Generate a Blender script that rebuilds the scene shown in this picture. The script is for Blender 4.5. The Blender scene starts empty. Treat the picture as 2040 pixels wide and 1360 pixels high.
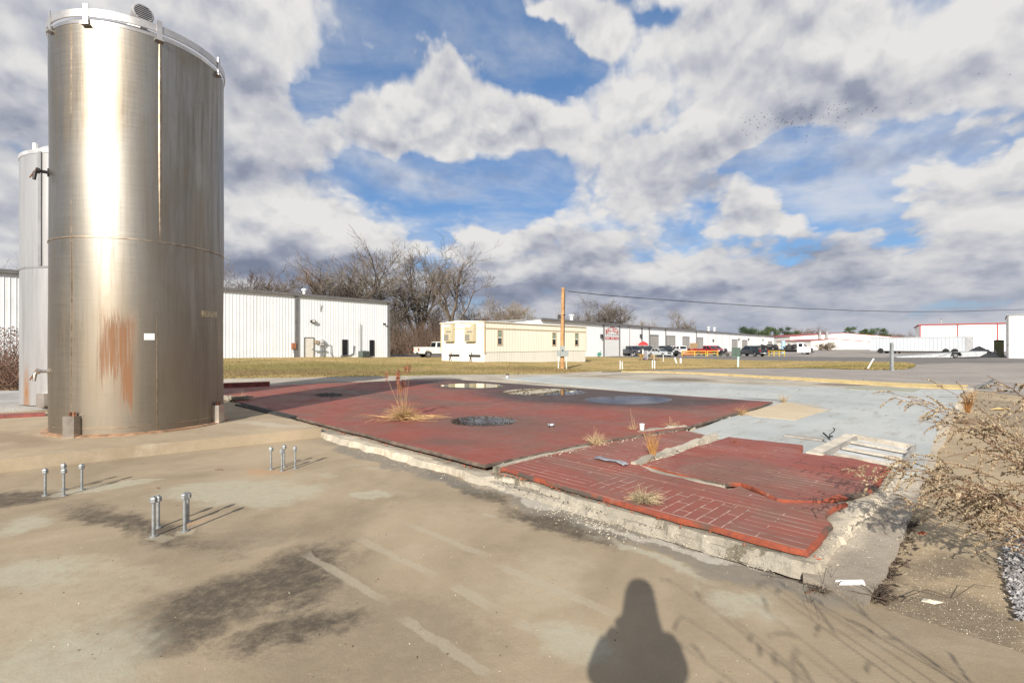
import bpy, bmesh, math, random
from mathutils import Vector, Matrix
from mathutils.geometry import tessellate_polygon
sc = bpy.context.scene
COL = sc.collection
R = math.radians

# ------------------------------------------------------------ camera, sun, exposure
F = 963.33            # focal length in photo pixels (17 mm on a 36 mm sensor, 2040 px wide)
CH = 1.65             # camera height
HZ = 687.0            # horizon row
cd = bpy.data.cameras.new('camera'); cd.lens = 17; cd.sensor_width = 36
cd.shift_y = (HZ - 680) / 2040; cd.clip_start = 0.02; cd.clip_end = 4000
cam = bpy.data.objects.new('camera', cd); COL.objects.link(cam)
cam.location = (0, 0, CH); cam.rotation_euler = (R(90), 0, 0); sc.camera = cam
SUN_EL = R(27.7); SUN_AZ = math.atan2(-250, -F)          # the sun stands behind the camera, to the left
SH = Vector((0.2512, 0.9679, 0))                          # direction shadows fall
sd = bpy.data.lights.new('sun', 'SUN'); sd.energy = 5.0; sd.angle = R(0.55); sd.color = (1.0, 0.93, 0.83)
so = bpy.data.objects.new('sun', sd); COL.objects.link(so)
so.rotation_euler = Vector((0.2512 * math.cos(SUN_EL), 0.9679 * math.cos(SUN_EL), -math.sin(SUN_EL))).to_track_quat('-Z', 'Y').to_euler()
sc.view_settings.view_transform = 'Standard'; sc.view_settings.look = 'None'
sc.view_settings.exposure = 0.62; sc.view_settings.gamma = 1; sc.view_settings.use_curve_mapping = False

# ------------------------------------------------------------ node helper
class NT:
    def __init__(s, tree): s.t = tree
    def n(s, typ, **kw):
        o = s.t.nodes.new(typ)
        for k, v in kw.items(): setattr(o, k, v)
        return o
    def put(s, sock, v):
        if isinstance(v, bpy.types.NodeSocket): s.t.links.new(v, sock)
        elif v is not None:
            if sock.type == 'RGBA' and len(v) == 3: v = (*v, 1)
            sock.default_value = v
    def m(s, op, a, b=None, c=None, clamp=False):
        o = s.n('ShaderNodeMath', operation=op, use_clamp=clamp)
        s.put(o.inputs[0], a)
        if b is not None: s.put(o.inputs[1], b)
        if c is not None: s.put(o.inputs[2], c)
        return o.outputs[0]
    def v(s, op, a, b=None, out=0):
        o = s.n('ShaderNodeVectorMath', operation=op)
        s.put(o.inputs[0], a)
        if b is not None: s.put(o.inputs['Scale'] if op == 'SCALE' else o.inputs[1], b)
        return o.outputs[out]
    def mix(s, f, a, b, bt='MIX'):
        o = s.n('ShaderNodeMix', data_type='RGBA', blend_type=bt)
        s.put(o.inputs[0], f); s.put(o.inputs[6], a); s.put(o.inputs[7], b)
        return o.outputs[2]
    dims = '3D'
    def noise(s, vec, scale, detail=4, rough=0.55, dist=0.0, out=0):
        o = s.n('ShaderNodeTexNoise', noise_dimensions=s.dims); s.put(o.inputs['Vector'], vec)
        o.inputs['Scale'].default_value = scale; o.inputs['Detail'].default_value = detail
        o.inputs['Roughness'].default_value = rough; o.inputs['Distortion'].default_value = dist
        return o.outputs[out]
    def mr(s, x, a, b, c=0.0, d=1.0, smooth=True):
        o = s.n('ShaderNodeMapRange'); o.interpolation_type = 'SMOOTHSTEP' if smooth else 'LINEAR'
        s.put(o.inputs[0], x)
        for i, q in enumerate((a, b, c, d)): s.put(o.inputs[1 + i], q)
        return o.outputs[0]
    def mapping(s, vec, loc=(0, 0, 0), rot=(0, 0, 0), scale=(1, 1, 1), typ='POINT'):
        o = s.n('ShaderNodeMapping', vector_type=typ); s.put(o.inputs[0], vec)
        o.inputs[1].default_value = loc; o.inputs[2].default_value = rot; o.inputs[3].default_value = scale
        return o.outputs[0]
    def sep(s, vec): return s.n_sep(vec)
    def n_sep(s, vec):
        o = s.n('ShaderNodeSeparateXYZ'); s.put(o.inputs[0], vec); return o.outputs
    def comb(s, x, y, z):
        o = s.n('ShaderNodeCombineXYZ')
        for i, q in enumerate((x, y, z)): s.put(o.inputs[i], q)
        return o.outputs[0]
    def blob(s, vec, cx, cy, a, b, ang=0.0, soft=0.4, box=False):   # a stain's mask: ellipse or bar, half sizes a, b
        q = s.mapping(vec, (cx, cy, 0), (0, 0, ang), (a, b, 1e4), 'TEXTURE')
        if box:
            x = s.n_sep(q); d = s.m('MAXIMUM', s.m('ABSOLUTE', x[0]), s.m('ABSOLUTE', x[1]))
        else: d = s.v('LENGTH', q, out=1)
        return s.mr(d, 1 - soft, 1 + soft, 1.0, 0.0)
    def total(s, ms):
        r = ms[0]
        for q in ms[1:]: r = s.m('MAXIMUM', r, q)
        return r

def newmat(name):
    m = bpy.data.materials.new(name); m.use_nodes = True
    t = NT(m.node_tree); b = m.node_tree.nodes['Principled BSDF']
    return m, t, b
def bump(t, b, h, strength=0.3, dist=0.01):
    o = t.n('ShaderNodeBump'); o.inputs['Strength'].default_value = strength; o.inputs['Distance'].default_value = dist
    t.put(o.inputs['Height'], h); t.put(b.inputs['Normal'], o.outputs[0])
_mc = {}
def mat(name, col, rough=0.6, metal=0.0, var=0.15, scale=3.0, bmp=0.0, bscale=60, dirt=None, spec=None):
    if name in _mc: return _mc[name]
    m, t, b = newmat(name)
    obj = t.n('ShaderNodeTexCoord').outputs['Object']
    n1 = t.noise(obj, scale, 5, 0.6)
    f = t.mr(n1, 0.3, 0.7)
    d = tuple(max(0, c * (1 - var)) for c in col); l = tuple(min(1, c * (1 + var)) for c in col)
    c = t.mix(f, d, l)
    if dirt:
        c = t.mix(t.m('MULTIPLY', t.mr(t.noise(obj, scale * 2.3, 6, 0.7), 0.5, 0.75), dirt[1]), c, dirt[0])
    t.put(b.inputs['Base Color'], c)
    b.inputs['Roughness'].default_value = rough; b.inputs['Metallic'].default_value = metal
    if spec is not None: b.inputs['Specular IOR Level'].default_value = spec
    if bmp: bump(t, b, t.noise(obj, bscale, 4, 0.6), bmp, 0.01)
    _mc[name] = m
    return m

# ------------------------------------------------------------ world: daylight sky with broken cloud, all by direction
def dirof(px, py):
    d = Vector(((px - 1020) / F, 1, (HZ - py) / F)).normalized()
    return math.atan2(d.x, d.y), math.asin(d.z)
def build_world():
    w = bpy.data.worlds.new('World'); sc.world = w; w.use_nodes = True
    w.cycles.sampling_method = 'MANUAL'; w.cycles.sample_map_resolution = 512
    t = NT(w.node_tree); t.dims = '2D'; bg = w.node_tree.nodes['Background']
    sky = t.n('ShaderNodeTexSky', sky_type='NISHITA'); sky.sun_disc = False
    sky.sun_elevation = SUN_EL; sky.sun_rotation = SUN_AZ % (2 * math.pi)
    sky.air_density = 1.0; sky.dust_density = 0.6; sky.ozone_density = 2.0
    g = t.v('NORMALIZE', t.n('ShaderNodeTexCoord').outputs['Generated'])
    x, y, z = t.n_sep(g)
    az = t.m('ARCTAN2', x, y); el = t.m('ARCSINE', z)
    def field(q, lst):
        r = None
        for (px, py, rx, ry, wt, *rot) in lst:
            a, e = dirof(px, py)
            a2, e2 = dirof(px + rx, py); a3, e3 = dirof(px, py - ry)
            qq = t.mapping(q, (a, e, 0), (0, 0, R(rot[0]) if rot else 0), (max(0.01, abs(a2 - a)), max(0.01, abs(e3 - e)), 1e4), 'TEXTURE')
            k = t.m('MULTIPLY', t.m('EXPONENT', t.m('MULTIPLY', t.v('DOT_PRODUCT', qq, qq, out=1), -1.0)), wt)
            r = k if r is None else t.m('ADD', r, k)
        return r
    def coords(e):                        # cloud-layer coordinates of a direction: smaller and flatter towards the horizon
        return t.comb(t.m('MULTIPLY', az, 1.35), t.m('MULTIPLY', t.m('LOGARITHM', t.m('ADD', t.m('MAXIMUM', e, -0.05), 0.2), 2.718), 1.0), 0.0)
    def density(e, full=True):
        pl = coords(e)
        wx, wy, wz = t.n_sep(t.v('SUBTRACT', t.noise(pl, 3.0, 5, 0.55, out=1), (0.5, 0.5, 0.5)))
        q = t.comb(t.m('ADD', az, t.m('MULTIPLY', wx, 0.17)), t.m('ADD', e, t.m('MULTIPLY', wy, 0.13)), 0.0)
        pw = t.v('ADD', pl, t.v('SCALE', t.v('SUBTRACT', t.noise(pl, 7, 4, 0.6, out=1), (0.5, 0.5, 0.5)), 0.10))
        f1 = t.noise(pl, 1.9, 12, 0.53, 0.1)
        vo = t.n('ShaderNodeTexVoronoi', feature='SMOOTH_F1', voronoi_dimensions='2D'); t.put(vo.inputs['Vector'], pw); vo.inputs['Scale'].default_value = 4.2; vo.inputs['Detail'].default_value = 3.0; vo.inputs['Roughness'].default_value = 0.55; vo.inputs['Smoothness'].default_value = 0.5
        N = t.m('ADD', 0.60, t.m('ADD', t.m('MULTIPLY', t.m('SUBTRACT', f1, 0.5), 1.7), t.m('MULTIPLY', t.m('SUBTRACT', 0.42, vo.outputs['Distance']), 0.75)))
        return N, q, pl, f1
    N, q, pl, f1 = density(el); N2 = density(t.m('ADD', el, 0.03))[0]
    D = t.m('ADD', N, field(q, CLOUD_COVER))
    light = field(q, CLOUD_LIGHT)
    soft = t.mr(t.noise(pl, 1.3, 3, 0.5), 0.38, 0.62, 0.26, 0.62)
    alpha = t.mr(D, -0.06, soft)
    veil = t.m('MULTIPLY', t.mr(t.noise(t.mapping(pl, rot=(0, 0, -0.2), scale=(0.8, 1.6, 1)), 2.0, 8, 0.58, 0.3), 0.36, 0.72), t.mr(el, 0.75, 0.3, 0.15, 0.72))
    alpha = t.m('MAXIMUM', alpha, veil)
    lit = t.m('MULTIPLY', t.m('SUBTRACT', N, N2), 0.95)          # thinner above: a lit top; thicker above: an underside
    thick = t.m('MULTIPLY', t.mr(D, 0.15, 1.0), -0.22)
    L = t.m('ADD', t.m('ADD', t.m('ADD', light, 0.86), t.m('MINIMUM', t.m('MAXIMUM', lit, -0.42), 0.3)), t.m('ADD', thick, t.m('MULTIPLY', t.m('SUBTRACT', f1, 0.5), 0.25)))
    ramp = t.n('ShaderNodeValToRGB'); t.put(ramp.inputs[0], L)
    e = ramp.color_ramp.elements; e[0].position = 0.0; e[0].color = (1.3, 1.5, 2.05, 1); e[1].position = 1.0; e[1].color = (5.2, 5.1, 5.0, 1)
    for p, c in ((0.3, (2.05, 2.22, 2.78, 1)), (0.6, (3.45, 3.52, 3.85, 1)), (0.8, (4.4, 4.38, 4.45, 1))):
        k = e.new(p); k.color = c
    blue = t.mix(0.5, t.mix(1.0, sky.outputs[0], SKY_TINT, 'MULTIPLY'), (0.85, 1.65, 3.05))
    col = t.mix(alpha, blue, ramp.outputs[0])
    low = t.mr(el, 0.0, 0.16, 0.62, 0.0)
    col = t.mix(low, col, (2.2, 2.45, 3.15))
    t.put(bg.inputs['Color'], col); bg.inputs['Strength'].default_value = 0.1
SKY_TINT = (0.62, 0.80, 1.0)
CLOUD_COVER = [  # px, py, rx, ry, weight
    (900, 60, 230, 80, -1.0), (605, 200, 62, 52, -1.05), (690, 140, 80, 60, -.8), (1090, 130, 90, 60, -0.75),
    (830, 365, 130, 38, -0.7), (740, 330, 60, 40, -0.25), (1060, 360, 110, 40, -0.6), (1020, 430, 120, 45, -0.5), (1560, 330, 100, 36, -0.6, -15), (1640, 400, 70, 45, -0.5),
    (1840, 280, 150, 26, -0.4), (1250, 265, 60, 25, -0.4), (1330, 20, 60, 25, -0.5), (1400, 330, 60, 30, -.3), (1230, 430, 90, 40, -.35), (1560, 450, 120, 25, -.3),
    (890, 118, 55, 60, 1.3), (850, 230, 140, 75, 0.9), (990, 255, 150, 60, 0.6), (740, 240, 60, 50, 0.5), (330, 90, 330, 170, 0.7), (1600, 110, 440, 140, 0.7),
    (560, 420, 180, 100, 0.5), (1300, 385, 140, 80, 0.75), (1500, 430, 100, 40, 0.4), (1680, 235, 260, 45, 0.75), (480, 260, 90, 110, .45), (1850, 410, 240, 60, 0.5), (1210, 60, 60, 45, 0.9), (1130, 10, 110, 22, 0.5),
    (1020, 600, 1300, 60, 0.6), (100, 300, 200, 200, 0.4)]
CLOUD_LIGHT = [
    (420, 60, 330, 110, 0.18), (880, 300, 130, 45, 0.22), (900, 200, 90, 40, -0.08), (1450, 110, 420, 100, 0.24), (1900, 110, 240, 120, 0.22),
    (1270, 345, 110, 45, 0.22), (1750, 375, 260, 35, 0.26), (620, 425, 90, 35, 0.2), (1210, 60, 60, 40, 0.2),
    (600, 530, 260, 50, -0.42), (480, 350, 120, 60, -0.14), (1250, 480, 240, 40, -0.28), (1640, 520, 420, 45, -0.42), (1800, 250, 240, 40, -0.14),
    (1500, 235, 260, 45, -0.16), (80, 400, 140, 140, -0.2), (1050, 570, 260, 40, -0.3), (1500, 590, 600, 24, -0.2), (1900, 550, 200, 22, 0.2), (1330, 545, 150, 20, 0.2), (990, 520, 60, 22, 0.25)]
build_world()

# ------------------------------------------------------------ terrain and photo-to-ground lookup
def sstep(x): x = max(0.0, min(1.0, x)); return x * x * (3 - 2 * x)
_tz = [(-9, .4), (-.6, .4), (-.42, .35), (-.25, .15), (-.05, .13), (.08, -.1), (.2, -.45), (.5, -.4), (.7, 0), (9, 0)]
def zg(x, y):
    if y <= 20: return 0.0
    tt = x / y
    for (a, za), (b, zb) in zip(_tz, _tz[1:]):
        if tt <= b:
            z = za + (zb - za) * sstep((tt - a) / (b - a)) if b - a < 8 else (za if a < 0 else zb)
            break
    else: z = 0
    return z * sstep((y - 20) / 22)
def P(px, py, z=0.0):                # a photo pixel's point on the level z
    Y = F * (CH - z) / (py - HZ); return Vector(((px - 1020) / F * Y, Y, z))
def G(px, py, dz=0.0):               # a photo pixel's point on the terrain
    lo, hi = 1.0, 600.0; tx = (px - 1020) / F; s = (py - HZ) / F
    for _ in range(60):
        m = (lo + hi) / 2
        if CH - s * m > zg(tx * m, m) : lo = m
        else: hi = m
    return Vector((tx * lo, lo, zg(tx * lo, lo) + dz))
def D(px, py, Y): return Vector(((px - 1020) / F * Y, Y, CH - (py - HZ) / F * Y))

# ------------------------------------------------------------ mesh builder
class MB:
    def __init__(s): s.v = []; s.f = []; s.mi = []; s.uv = None
    def add(s, vs, fs, mi=0):
        o = len(s.v); s.v += [tuple(p) for p in vs]
        for f in fs: s.f.append(tuple(i + o for i in f)); s.mi.append(mi)
        return s
    def box(s, a, b, mi=0):
        (x0, y0, z0), (x1, y1, z1) = a, b
        return s.add([(x0, y0, z0), (x1, y0, z0), (x1, y1, z0), (x0, y1, z0), (x0, y0, z1), (x1, y0, z1), (x1, y1, z1), (x0, y1, z1)],
                     [(3, 2, 1, 0), (4, 5, 6, 7), (0, 1, 5, 4), (1, 2, 6, 5), (2, 3, 7, 6), (3, 0, 4, 7)], mi)
    def cbox(s, c, sz, mi=0): return s.box([c[i] - sz[i] / 2 for i in range(3)], [c[i] + sz[i] / 2 for i in range(3)], mi)
    def bar(s, p, q, w, h, mi=0, up=(0, 0, 1)):      # a board from p to q
        p, q = Vector(p), Vector(q); d = (q - p).normalized(); up = Vector(up)
        sd_ = d.cross(up).normalized(); u = sd_.cross(d)
        vs = [e + sd_ * (w / 2 * a) + u * (h / 2 * b) for e in (p, q) for a, b in ((-1, -1), (1, -1), (1, 1), (-1, 1))]
        return s.add(vs, [(3, 2, 1, 0), (4, 5, 6, 7), (0, 1, 5, 4), (1, 2, 6, 5), (2, 3, 7, 6), (3, 0, 4, 7)], mi)
    def tube(s, pts, rad, n=8, mi=0, caps=True):
        pts = [Vector(p) for p in pts]
        if not hasattr(rad, '__len__'): rad = [rad] * len(pts)
        rings = []; ref = None
        for i, p in enumerate(pts):
            d = (pts[min(i + 1, len(pts) - 1)] - pts[max(i - 1, 0)])
            if d.length < 1e-9: d = Vector((0, 0, 1))
            d.normalize()
            if ref is None: ref = Vector((1, 0, 0)) if abs(d.x) < 0.8 else Vector((0, 1, 0))
            a = (ref - d * ref.dot(d)).normalized(); b = d.cross(a); ref = a
            rings.append([p + (a * math.cos(2 * math.pi * k / n) + b * math.sin(2 * math.pi * k / n)) * rad[i] for k in range(n)])
        vs = [q for r_ in rings for q in r_]
        fs = [(i * n + k, i * n + (k + 1) % n, (i + 1) * n + (k + 1) % n, (i + 1) * n + k) for i in range(len(pts) - 1) for k in range(n)]
        if caps: fs += [tuple(range(n - 1, -1, -1)), tuple((len(pts) - 1) * n + k for k in range(n))]
        return s.add(vs, fs, mi)
    def lathe(s, c, prof, n=24, mi=0, axis=None, a0=0.0):       # profile of (radius, height) about the z axis at c
        vs = []; c = Vector(c)
        M = Matrix.Identity(3) if axis is None else Vector((0, 0, 1)).rotation_difference(Vector(axis)).to_matrix()
        for r_, h in prof:
            for k in range(n):
                a = a0 + 2 * math.pi * k / n
                vs.append(c + M @ Vector((r_ * math.cos(a), r_ * math.sin(a), h)))
        fs = [(i * n + k, i * n + (k + 1) % n, (i + 1) * n + (k + 1) % n, (i + 1) * n + k) for i in range(len(prof) - 1) for k in range(n)]
        fs += [tuple(range(n - 1, -1, -1)), tuple((len(prof) - 1) * n + k for k in range(n))]
        return s.add(vs, fs, mi)
    def prism(s, poly, z0, z1, mi=0, mis=None, bottom=True):     # outline in xy; z1 may be a list
        n = len(poly); zt = z1 if hasattr(z1, '__len__') else [z1] * n
        area = sum(poly[i][0] * poly[(i + 1) % n][1] - poly[(i + 1) % n][0] * poly[i][1] for i in range(n))
        if area < 0: poly = poly[::-1]; zt = zt[::-1]
        vs = [(p[0], p[1], z0) for p in poly] + [(p[0], p[1], z) for p, z in zip(poly, zt)]
        tri = tessellate_polygon([[Vector((p[0], p[1], 0)) for p in poly]])
        top = []
        for a, b, c in tri:
            A, B, C = poly[a], poly[b], poly[c]
            cr = (B[0] - A[0]) * (C[1] - A[1]) - (B[1] - A[1]) * (C[0] - A[0])
            top.append((a, b, c) if cr > 0 else (a, c, b))
        s.add(vs, [tuple(i + n for i in f) for f in top] + ([f[::-1] for f in top] if bottom else []), mi)
        o = len(s.v) - 2 * n
        for i in range(n):
            j = (i + 1) % n; s.f.append((o + i, o + j, o + n + j, o + n + i)); s.mi.append(mi if mis is None else mis)
        return s
    def side(s, prof, y0, y1, mi=0):                 # profile in xz, extruded along y
        n = len(prof); tri = tessellate_polygon([[Vector((p[0], p[1], 0)) for p in prof]])
        vs = [(p[0], y0, p[1]) for p in prof] + [(p[0], y1, p[1]) for p in prof]
        fs = [tuple(f) for f in tri] + [tuple(i + n for i in f[::-1]) for f in tri] + [(i, (i + 1) % n, n + (i + 1) % n, n + i) for i in range(n)]
        return s.add(vs, fs, mi)
    def quad(s, a, b, c, d, mi=0): return s.add([a, b, c, d], [(0, 1, 2, 3)], mi)
    def build(s, name, mats, parent=None, smooth=False, world=False, fix=True, angle=40):
        me = bpy.data.meshes.new(name)
        vs = s.v
        if world and parent is not None:
            inv = MW[parent.name].inverted(); vs = [inv @ Vector(p) for p in vs]
        me.from_pydata(vs, [], s.f)
        if not isinstance(mats, (list, tuple)): mats = [mats]
        for m in mats: me.materials.append(m)
        if len(mats) > 1: me.polygons.foreach_set('material_index', s.mi)
        if fix:
            bm = bmesh.new(); bm.from_mesh(me); bmesh.ops.recalc_face_normals(bm, faces=bm.faces); bm.to_mesh(me); bm.free()
        if smooth:
            me.polygons.foreach_set('use_smooth', [True] * len(me.polygons))
            if angle: me.set_sharp_from_angle(angle=R(angle))
        me.update()
        o = bpy.data.objects.new(name, me); COL.objects.link(o)
        if parent is not None: o.parent = parent; MW[o.name] = MW[parent.name].copy()
        else: MW[o.name] = Matrix.Identity(4)
        return o
MW = {}
def thing(name, label, cat, loc=(0, 0, 0), rz=0.0, group=None, scale=None):
    o = bpy.data.objects.new(name, None); COL.objects.link(o); o.empty_display_size = 0.2
    o.location = loc; o.rotation_euler = (0, 0, rz)
    if scale: o.scale = scale
    MW[o.name] = Matrix.Translation(Vector(loc)) @ Matrix.Rotation(rz, 4, 'Z')
    return tag(o, label, cat, group)
def tag(o, label, cat, group=None):
    o['label'] = label; o['category'] = cat
    if group: o['group'] = group
    return o
def struct(o, kind='structure', label=None):
    o['kind'] = kind
    if label: o['label'] = label
    return o
def copy_tree(o, parent=None):
    c = o.copy(); COL.objects.link(c)
    if parent is not None: c.parent = parent
    for ch in list(o.children): copy_tree(ch, c)
    return c
def place_on(o, me_loc, rz=0.0, scale=None):
    o.location = me_loc; o.rotation_euler = (0, 0, rz)
    if scale: o.scale = scale
def own_origin(o, loc):             # put a one-mesh thing's origin at its base
    o.data.transform(Matrix.Translation(-Vector(loc))); o.location = loc; return o
rnd = random.Random(7)
# ------------------------------------------------------------ ground materials
def concrete(name, base, stains=(), speck=0.5, bmp=0.35, mottle=0.22, rough=0.85, cracks=False):
    """stains: (colour, strength, [(cx,cy,a,b,angle,soft,box)...])"""
    m, t, b = newmat(name)
    geo = t.n('ShaderNodeNewGeometry').outputs['Position']
    p = t.mapping(geo, scale=(1, 1, 1))
    n1 = t.noise(p, 0.45, 6, 0.62, 0.6); n2 = t.noise(p, 2.1, 7, 0.65, 0.4); n3 = t.noise(p, 55, 3, 0.7); n4 = t.noise(p, 11, 5, 0.7)
    d = tuple(c * (1 - mottle) for c in base); l = tuple(min(1, c * (1 + mottle)) for c in base)
    col = t.mix(t.mr(n1, 0.32, 0.68), d, l)
    col = t.mix(t.m('MULTIPLY', t.mr(n2, 0.45, 0.8), 0.55), col, tuple(c * q for c, q in zip(base, (1.28, 1.34, 1.48))))
    col = t.mix(t.m('MULTIPLY', t.mr(t.noise(t.v('ADD', p, (9, 4, 0)), 1.3, 7, 0.7), 0.52, 0.78), 0.5), col, tuple(c * q for c, q in zip(base, (0.62, 0.6, 0.6))))
    warp = t.v('ADD', p, t.v('SCALE', t.v('SUBTRACT', t.noise(p, 1.6, 6, 0.65, out=1), (0.5, 0.5, 0.5)), 0.75))
    fine = t.v('ADD', p, t.v('SCALE', t.v('SUBTRACT', t.noise(p, 6, 5, 0.7, out=1), (0.5, 0.5, 0.5)), 0.09))
    for colr, st, lst in stains:
        ms = [t.blob(fine if len(k) > 6 and k[6] else warp, *k[:6], box=bool(len(k) > 6 and k[6])) for k in lst]
        rag = t.m('ADD', t.m('MULTIPLY', t.m('SUBTRACT', n2, 0.5), 0.75), t.m('ADD', t.m('MULTIPLY', t.m('SUBTRACT', n4, 0.5), 0.75), t.m('MULTIPLY', t.m('SUBTRACT', n3, 0.5), 0.35)))
        tm = t.total(ms); mk = t.m('MULTIPLY', t.m('MULTIPLY', t.m('MULTIPLY', t.mr(t.m('ADD', tm, rag), 0.10, 1.0), t.mr(n4, 0.2, 0.62, 0.5, 1.0)), t.mr(tm, 0.0, 0.15)), st)
        col = t.mix(mk, col, colr)
    col = t.mix(t.m('MULTIPLY', t.mr(n3, 0.56, 0.72), 0.35 * speck), col, tuple(c * 0.35 for c in base))
    col = t.mix(t.m('MULTIPLY', t.mr(t.noise(p, 38, 2, 0.5), 0.62, 0.75), 0.4 * speck), col, tuple(min(1, c * 1.7) for c in base))
    n5 = t.noise(p, 170, 2, 0.6)
    col = t.mix(t.m('MULTIPLY', t.mr(n5, 0.5, 0.72), 0.5 * speck), col, tuple(c * 0.45 for c in base))
    col = t.mix(t.m('MULTIPLY', t.mr(n5, 0.46, 0.28), 0.4 * speck), col, tuple(min(1, c * 1.55) for c in base))
    if cracks:
        vo = t.n('ShaderNodeTexVoronoi', feature='DISTANCE_TO_EDGE'); t.put(vo.inputs['Vector'], warp); vo.inputs['Scale'].default_value = 0.35
        col = t.mix(t.m('MULTIPLY', t.mr(vo.outputs['Distance'], 0.0, 0.012, 1, 0), 0.75), col, tuple(c * 0.3 for c in base))
    t.put(b.inputs['Base Color'], col); b.inputs['Roughness'].default_value = rough
    b.inputs['Specular IOR Level'].default_value = 0.25
    bump(t, b, t.m('ADD', t.m('MULTIPLY', n3, 0.35), t.m('MULTIPLY', n4, 0.8)), bmp, 0.012)
    return m
def at(px, py, z=0.0): p = P(px, py, z); return p.x, p.y
def line(p0, p1, w, z=0.0, soft=0.35, box=1):
    a = P(*p0, z); b = P(*p1, z); d = b - a
    return ((a.x + b.x) / 2, (a.y + b.y) / 2, d.length / 2, w / 2, math.atan2(d.y, d.x), soft, box)
UV_U = Vector((0.712, 0.702, 0)); UV_V = Vector((-0.702, 0.712, 0)); PLAN = math.atan2(0.702, 0.712)
def uvpt(u, v): return UV_U * u + UV_V * v

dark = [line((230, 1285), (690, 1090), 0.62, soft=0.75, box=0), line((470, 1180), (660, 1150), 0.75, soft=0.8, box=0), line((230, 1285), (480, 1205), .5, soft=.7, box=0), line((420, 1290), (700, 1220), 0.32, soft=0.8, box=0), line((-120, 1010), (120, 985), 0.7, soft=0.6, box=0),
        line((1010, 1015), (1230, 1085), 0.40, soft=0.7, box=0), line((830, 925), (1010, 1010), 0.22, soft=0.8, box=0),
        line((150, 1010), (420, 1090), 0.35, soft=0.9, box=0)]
pale = [line((-40, 1060), (110, 1040), 0.55, soft=0.6, box=0), line((-30, 1180), (120, 1110), 0.8, soft=0.7, box=0), line((330, 975), (640, 985), 0.9, soft=0.35, box=0), line((400, 1010), (600, 960), 0.7, soft=0.6, box=0),
        line((110, 985), (310, 955), 0.35, soft=0.25, box=0), line((1400, 1170), (1560, 1220), 0.35, soft=0.6, box=0), line((1060, 1250), (1230, 1300), 0.45, soft=0.7, box=0), line((700, 985), (780, 988), .25, soft=.3, box=0),
        line((0, 1290), (300, 1345), .6, soft=.8, box=0), line((1180, 1070), (1420, 1150), .16, soft=.7, box=0)]
bars = [line((612, 1104), (760, 1192), .07), line((716, 1074), (866, 1146), .075), line((816, 1044), (965, 1106), .075), line((996, 1126), (1225, 1222), .085), line((905, 1165), (985, 1212), .09),
        line((805, 1232), (975, 1343), .07), line((1030, 1238), (1150, 1290), .09), line((640, 943), (668, 950), .16), line((300, 1068), (340, 1075), .12), line((350, 1063), (385, 1058), .13), line((690, 926), (718, 926), .1), line((725, 931), (752, 934), .1), line((960, 1022), (990, 1030), .06)]
strip = [line((650, 880), (985, 985), 0.42, soft=0.35, box=0), line((960, 965), (1330, 1092), 0.42, soft=0.3, box=0), line((1250, 1060), (1720, 1215), 0.42, soft=0.35, box=0)]
crust = [line((650, 868), (1000, 958), 0.2, soft=0.4, box=0), line((960, 968), (1200, 1035), 0.22, soft=0.4, box=0), line((1150, 1040), (1640, 1160), .12, soft=.5, box=0)]
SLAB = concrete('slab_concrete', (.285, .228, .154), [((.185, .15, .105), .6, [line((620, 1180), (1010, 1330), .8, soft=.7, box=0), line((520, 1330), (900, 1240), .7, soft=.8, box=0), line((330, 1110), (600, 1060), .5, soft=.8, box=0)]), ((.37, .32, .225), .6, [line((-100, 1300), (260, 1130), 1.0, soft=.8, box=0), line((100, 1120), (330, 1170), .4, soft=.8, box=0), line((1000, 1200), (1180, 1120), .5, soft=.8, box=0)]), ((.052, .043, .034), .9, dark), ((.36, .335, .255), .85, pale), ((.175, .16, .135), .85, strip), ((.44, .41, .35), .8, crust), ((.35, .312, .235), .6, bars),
                ((.42, .24, .12), .5, [line((505, 930), (560, 945), .3, soft=.5, box=0), line((370, 1045), (405, 1035), .08, soft=.5, box=0)])], cracks=False)
PAD = concrete('pad_concrete', (.325, .26, .178), [((.44, .40, .32), .7, [line((240, 900), (320, 885), .5, .17, .6, 0), line((480, 840), (600, 850), .4, .17, .7, 0)]),
                ((.20, .15, .10), .7, [line((-50, 860), (90, 885), .6, .17, .6, 0)])], mottle=.18)
# ---- the big ground sheet, then sheets on it
def build_ground():
    m, t, b = newmat('dry_ground')
    p = t.n('ShaderNodeNewGeometry').outputs['Position']
    c = t.mix(t.mr(t.noise(p, .12, 7, .65), .35, .65), (.17, .15, .125), (.24, .205, .165))
    c = t.mix(t.m('MULTIPLY', t.mr(t.noise(p, 1.4, 7, .7), .5, .75), .6), c, (.11, .09, .07))
    t.put(b.inputs['Base Color'], c); b.inputs['Roughness'].default_value = .9; b.inputs['Specular IOR Level'].default_value = .2
    bump(t, b, t.noise(p, 18, 5, .7), .4, .02)
    xs = [-1500, -900, -600] + list(range(-400, -100, 25)) + [i * 4 for i in range(-25, 46)] + list(range(190, 420, 25)) + [600, 900, 1500]
    ys = [-300, -100, -40, -20, -8, -4] + [i * 2 for i in range(0, 60)] + list(range(124, 300, 12)) + [340, 420, 600, 1000, 2000]
    g = MB(); nx = len(xs)
    for y in ys:
        for x in xs: g.v.append((x, y, zg(x, y) - .06))
    for j in range(len(ys) - 1):
        for i in range(nx - 1): g.f.append((j * nx + i, j * nx + i + 1, (j + 1) * nx + i + 1, (j + 1) * nx + i)); g.mi.append(0)
    struct(g.build('ground', m, fix=False, smooth=True, angle=0))
build_ground()
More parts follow.
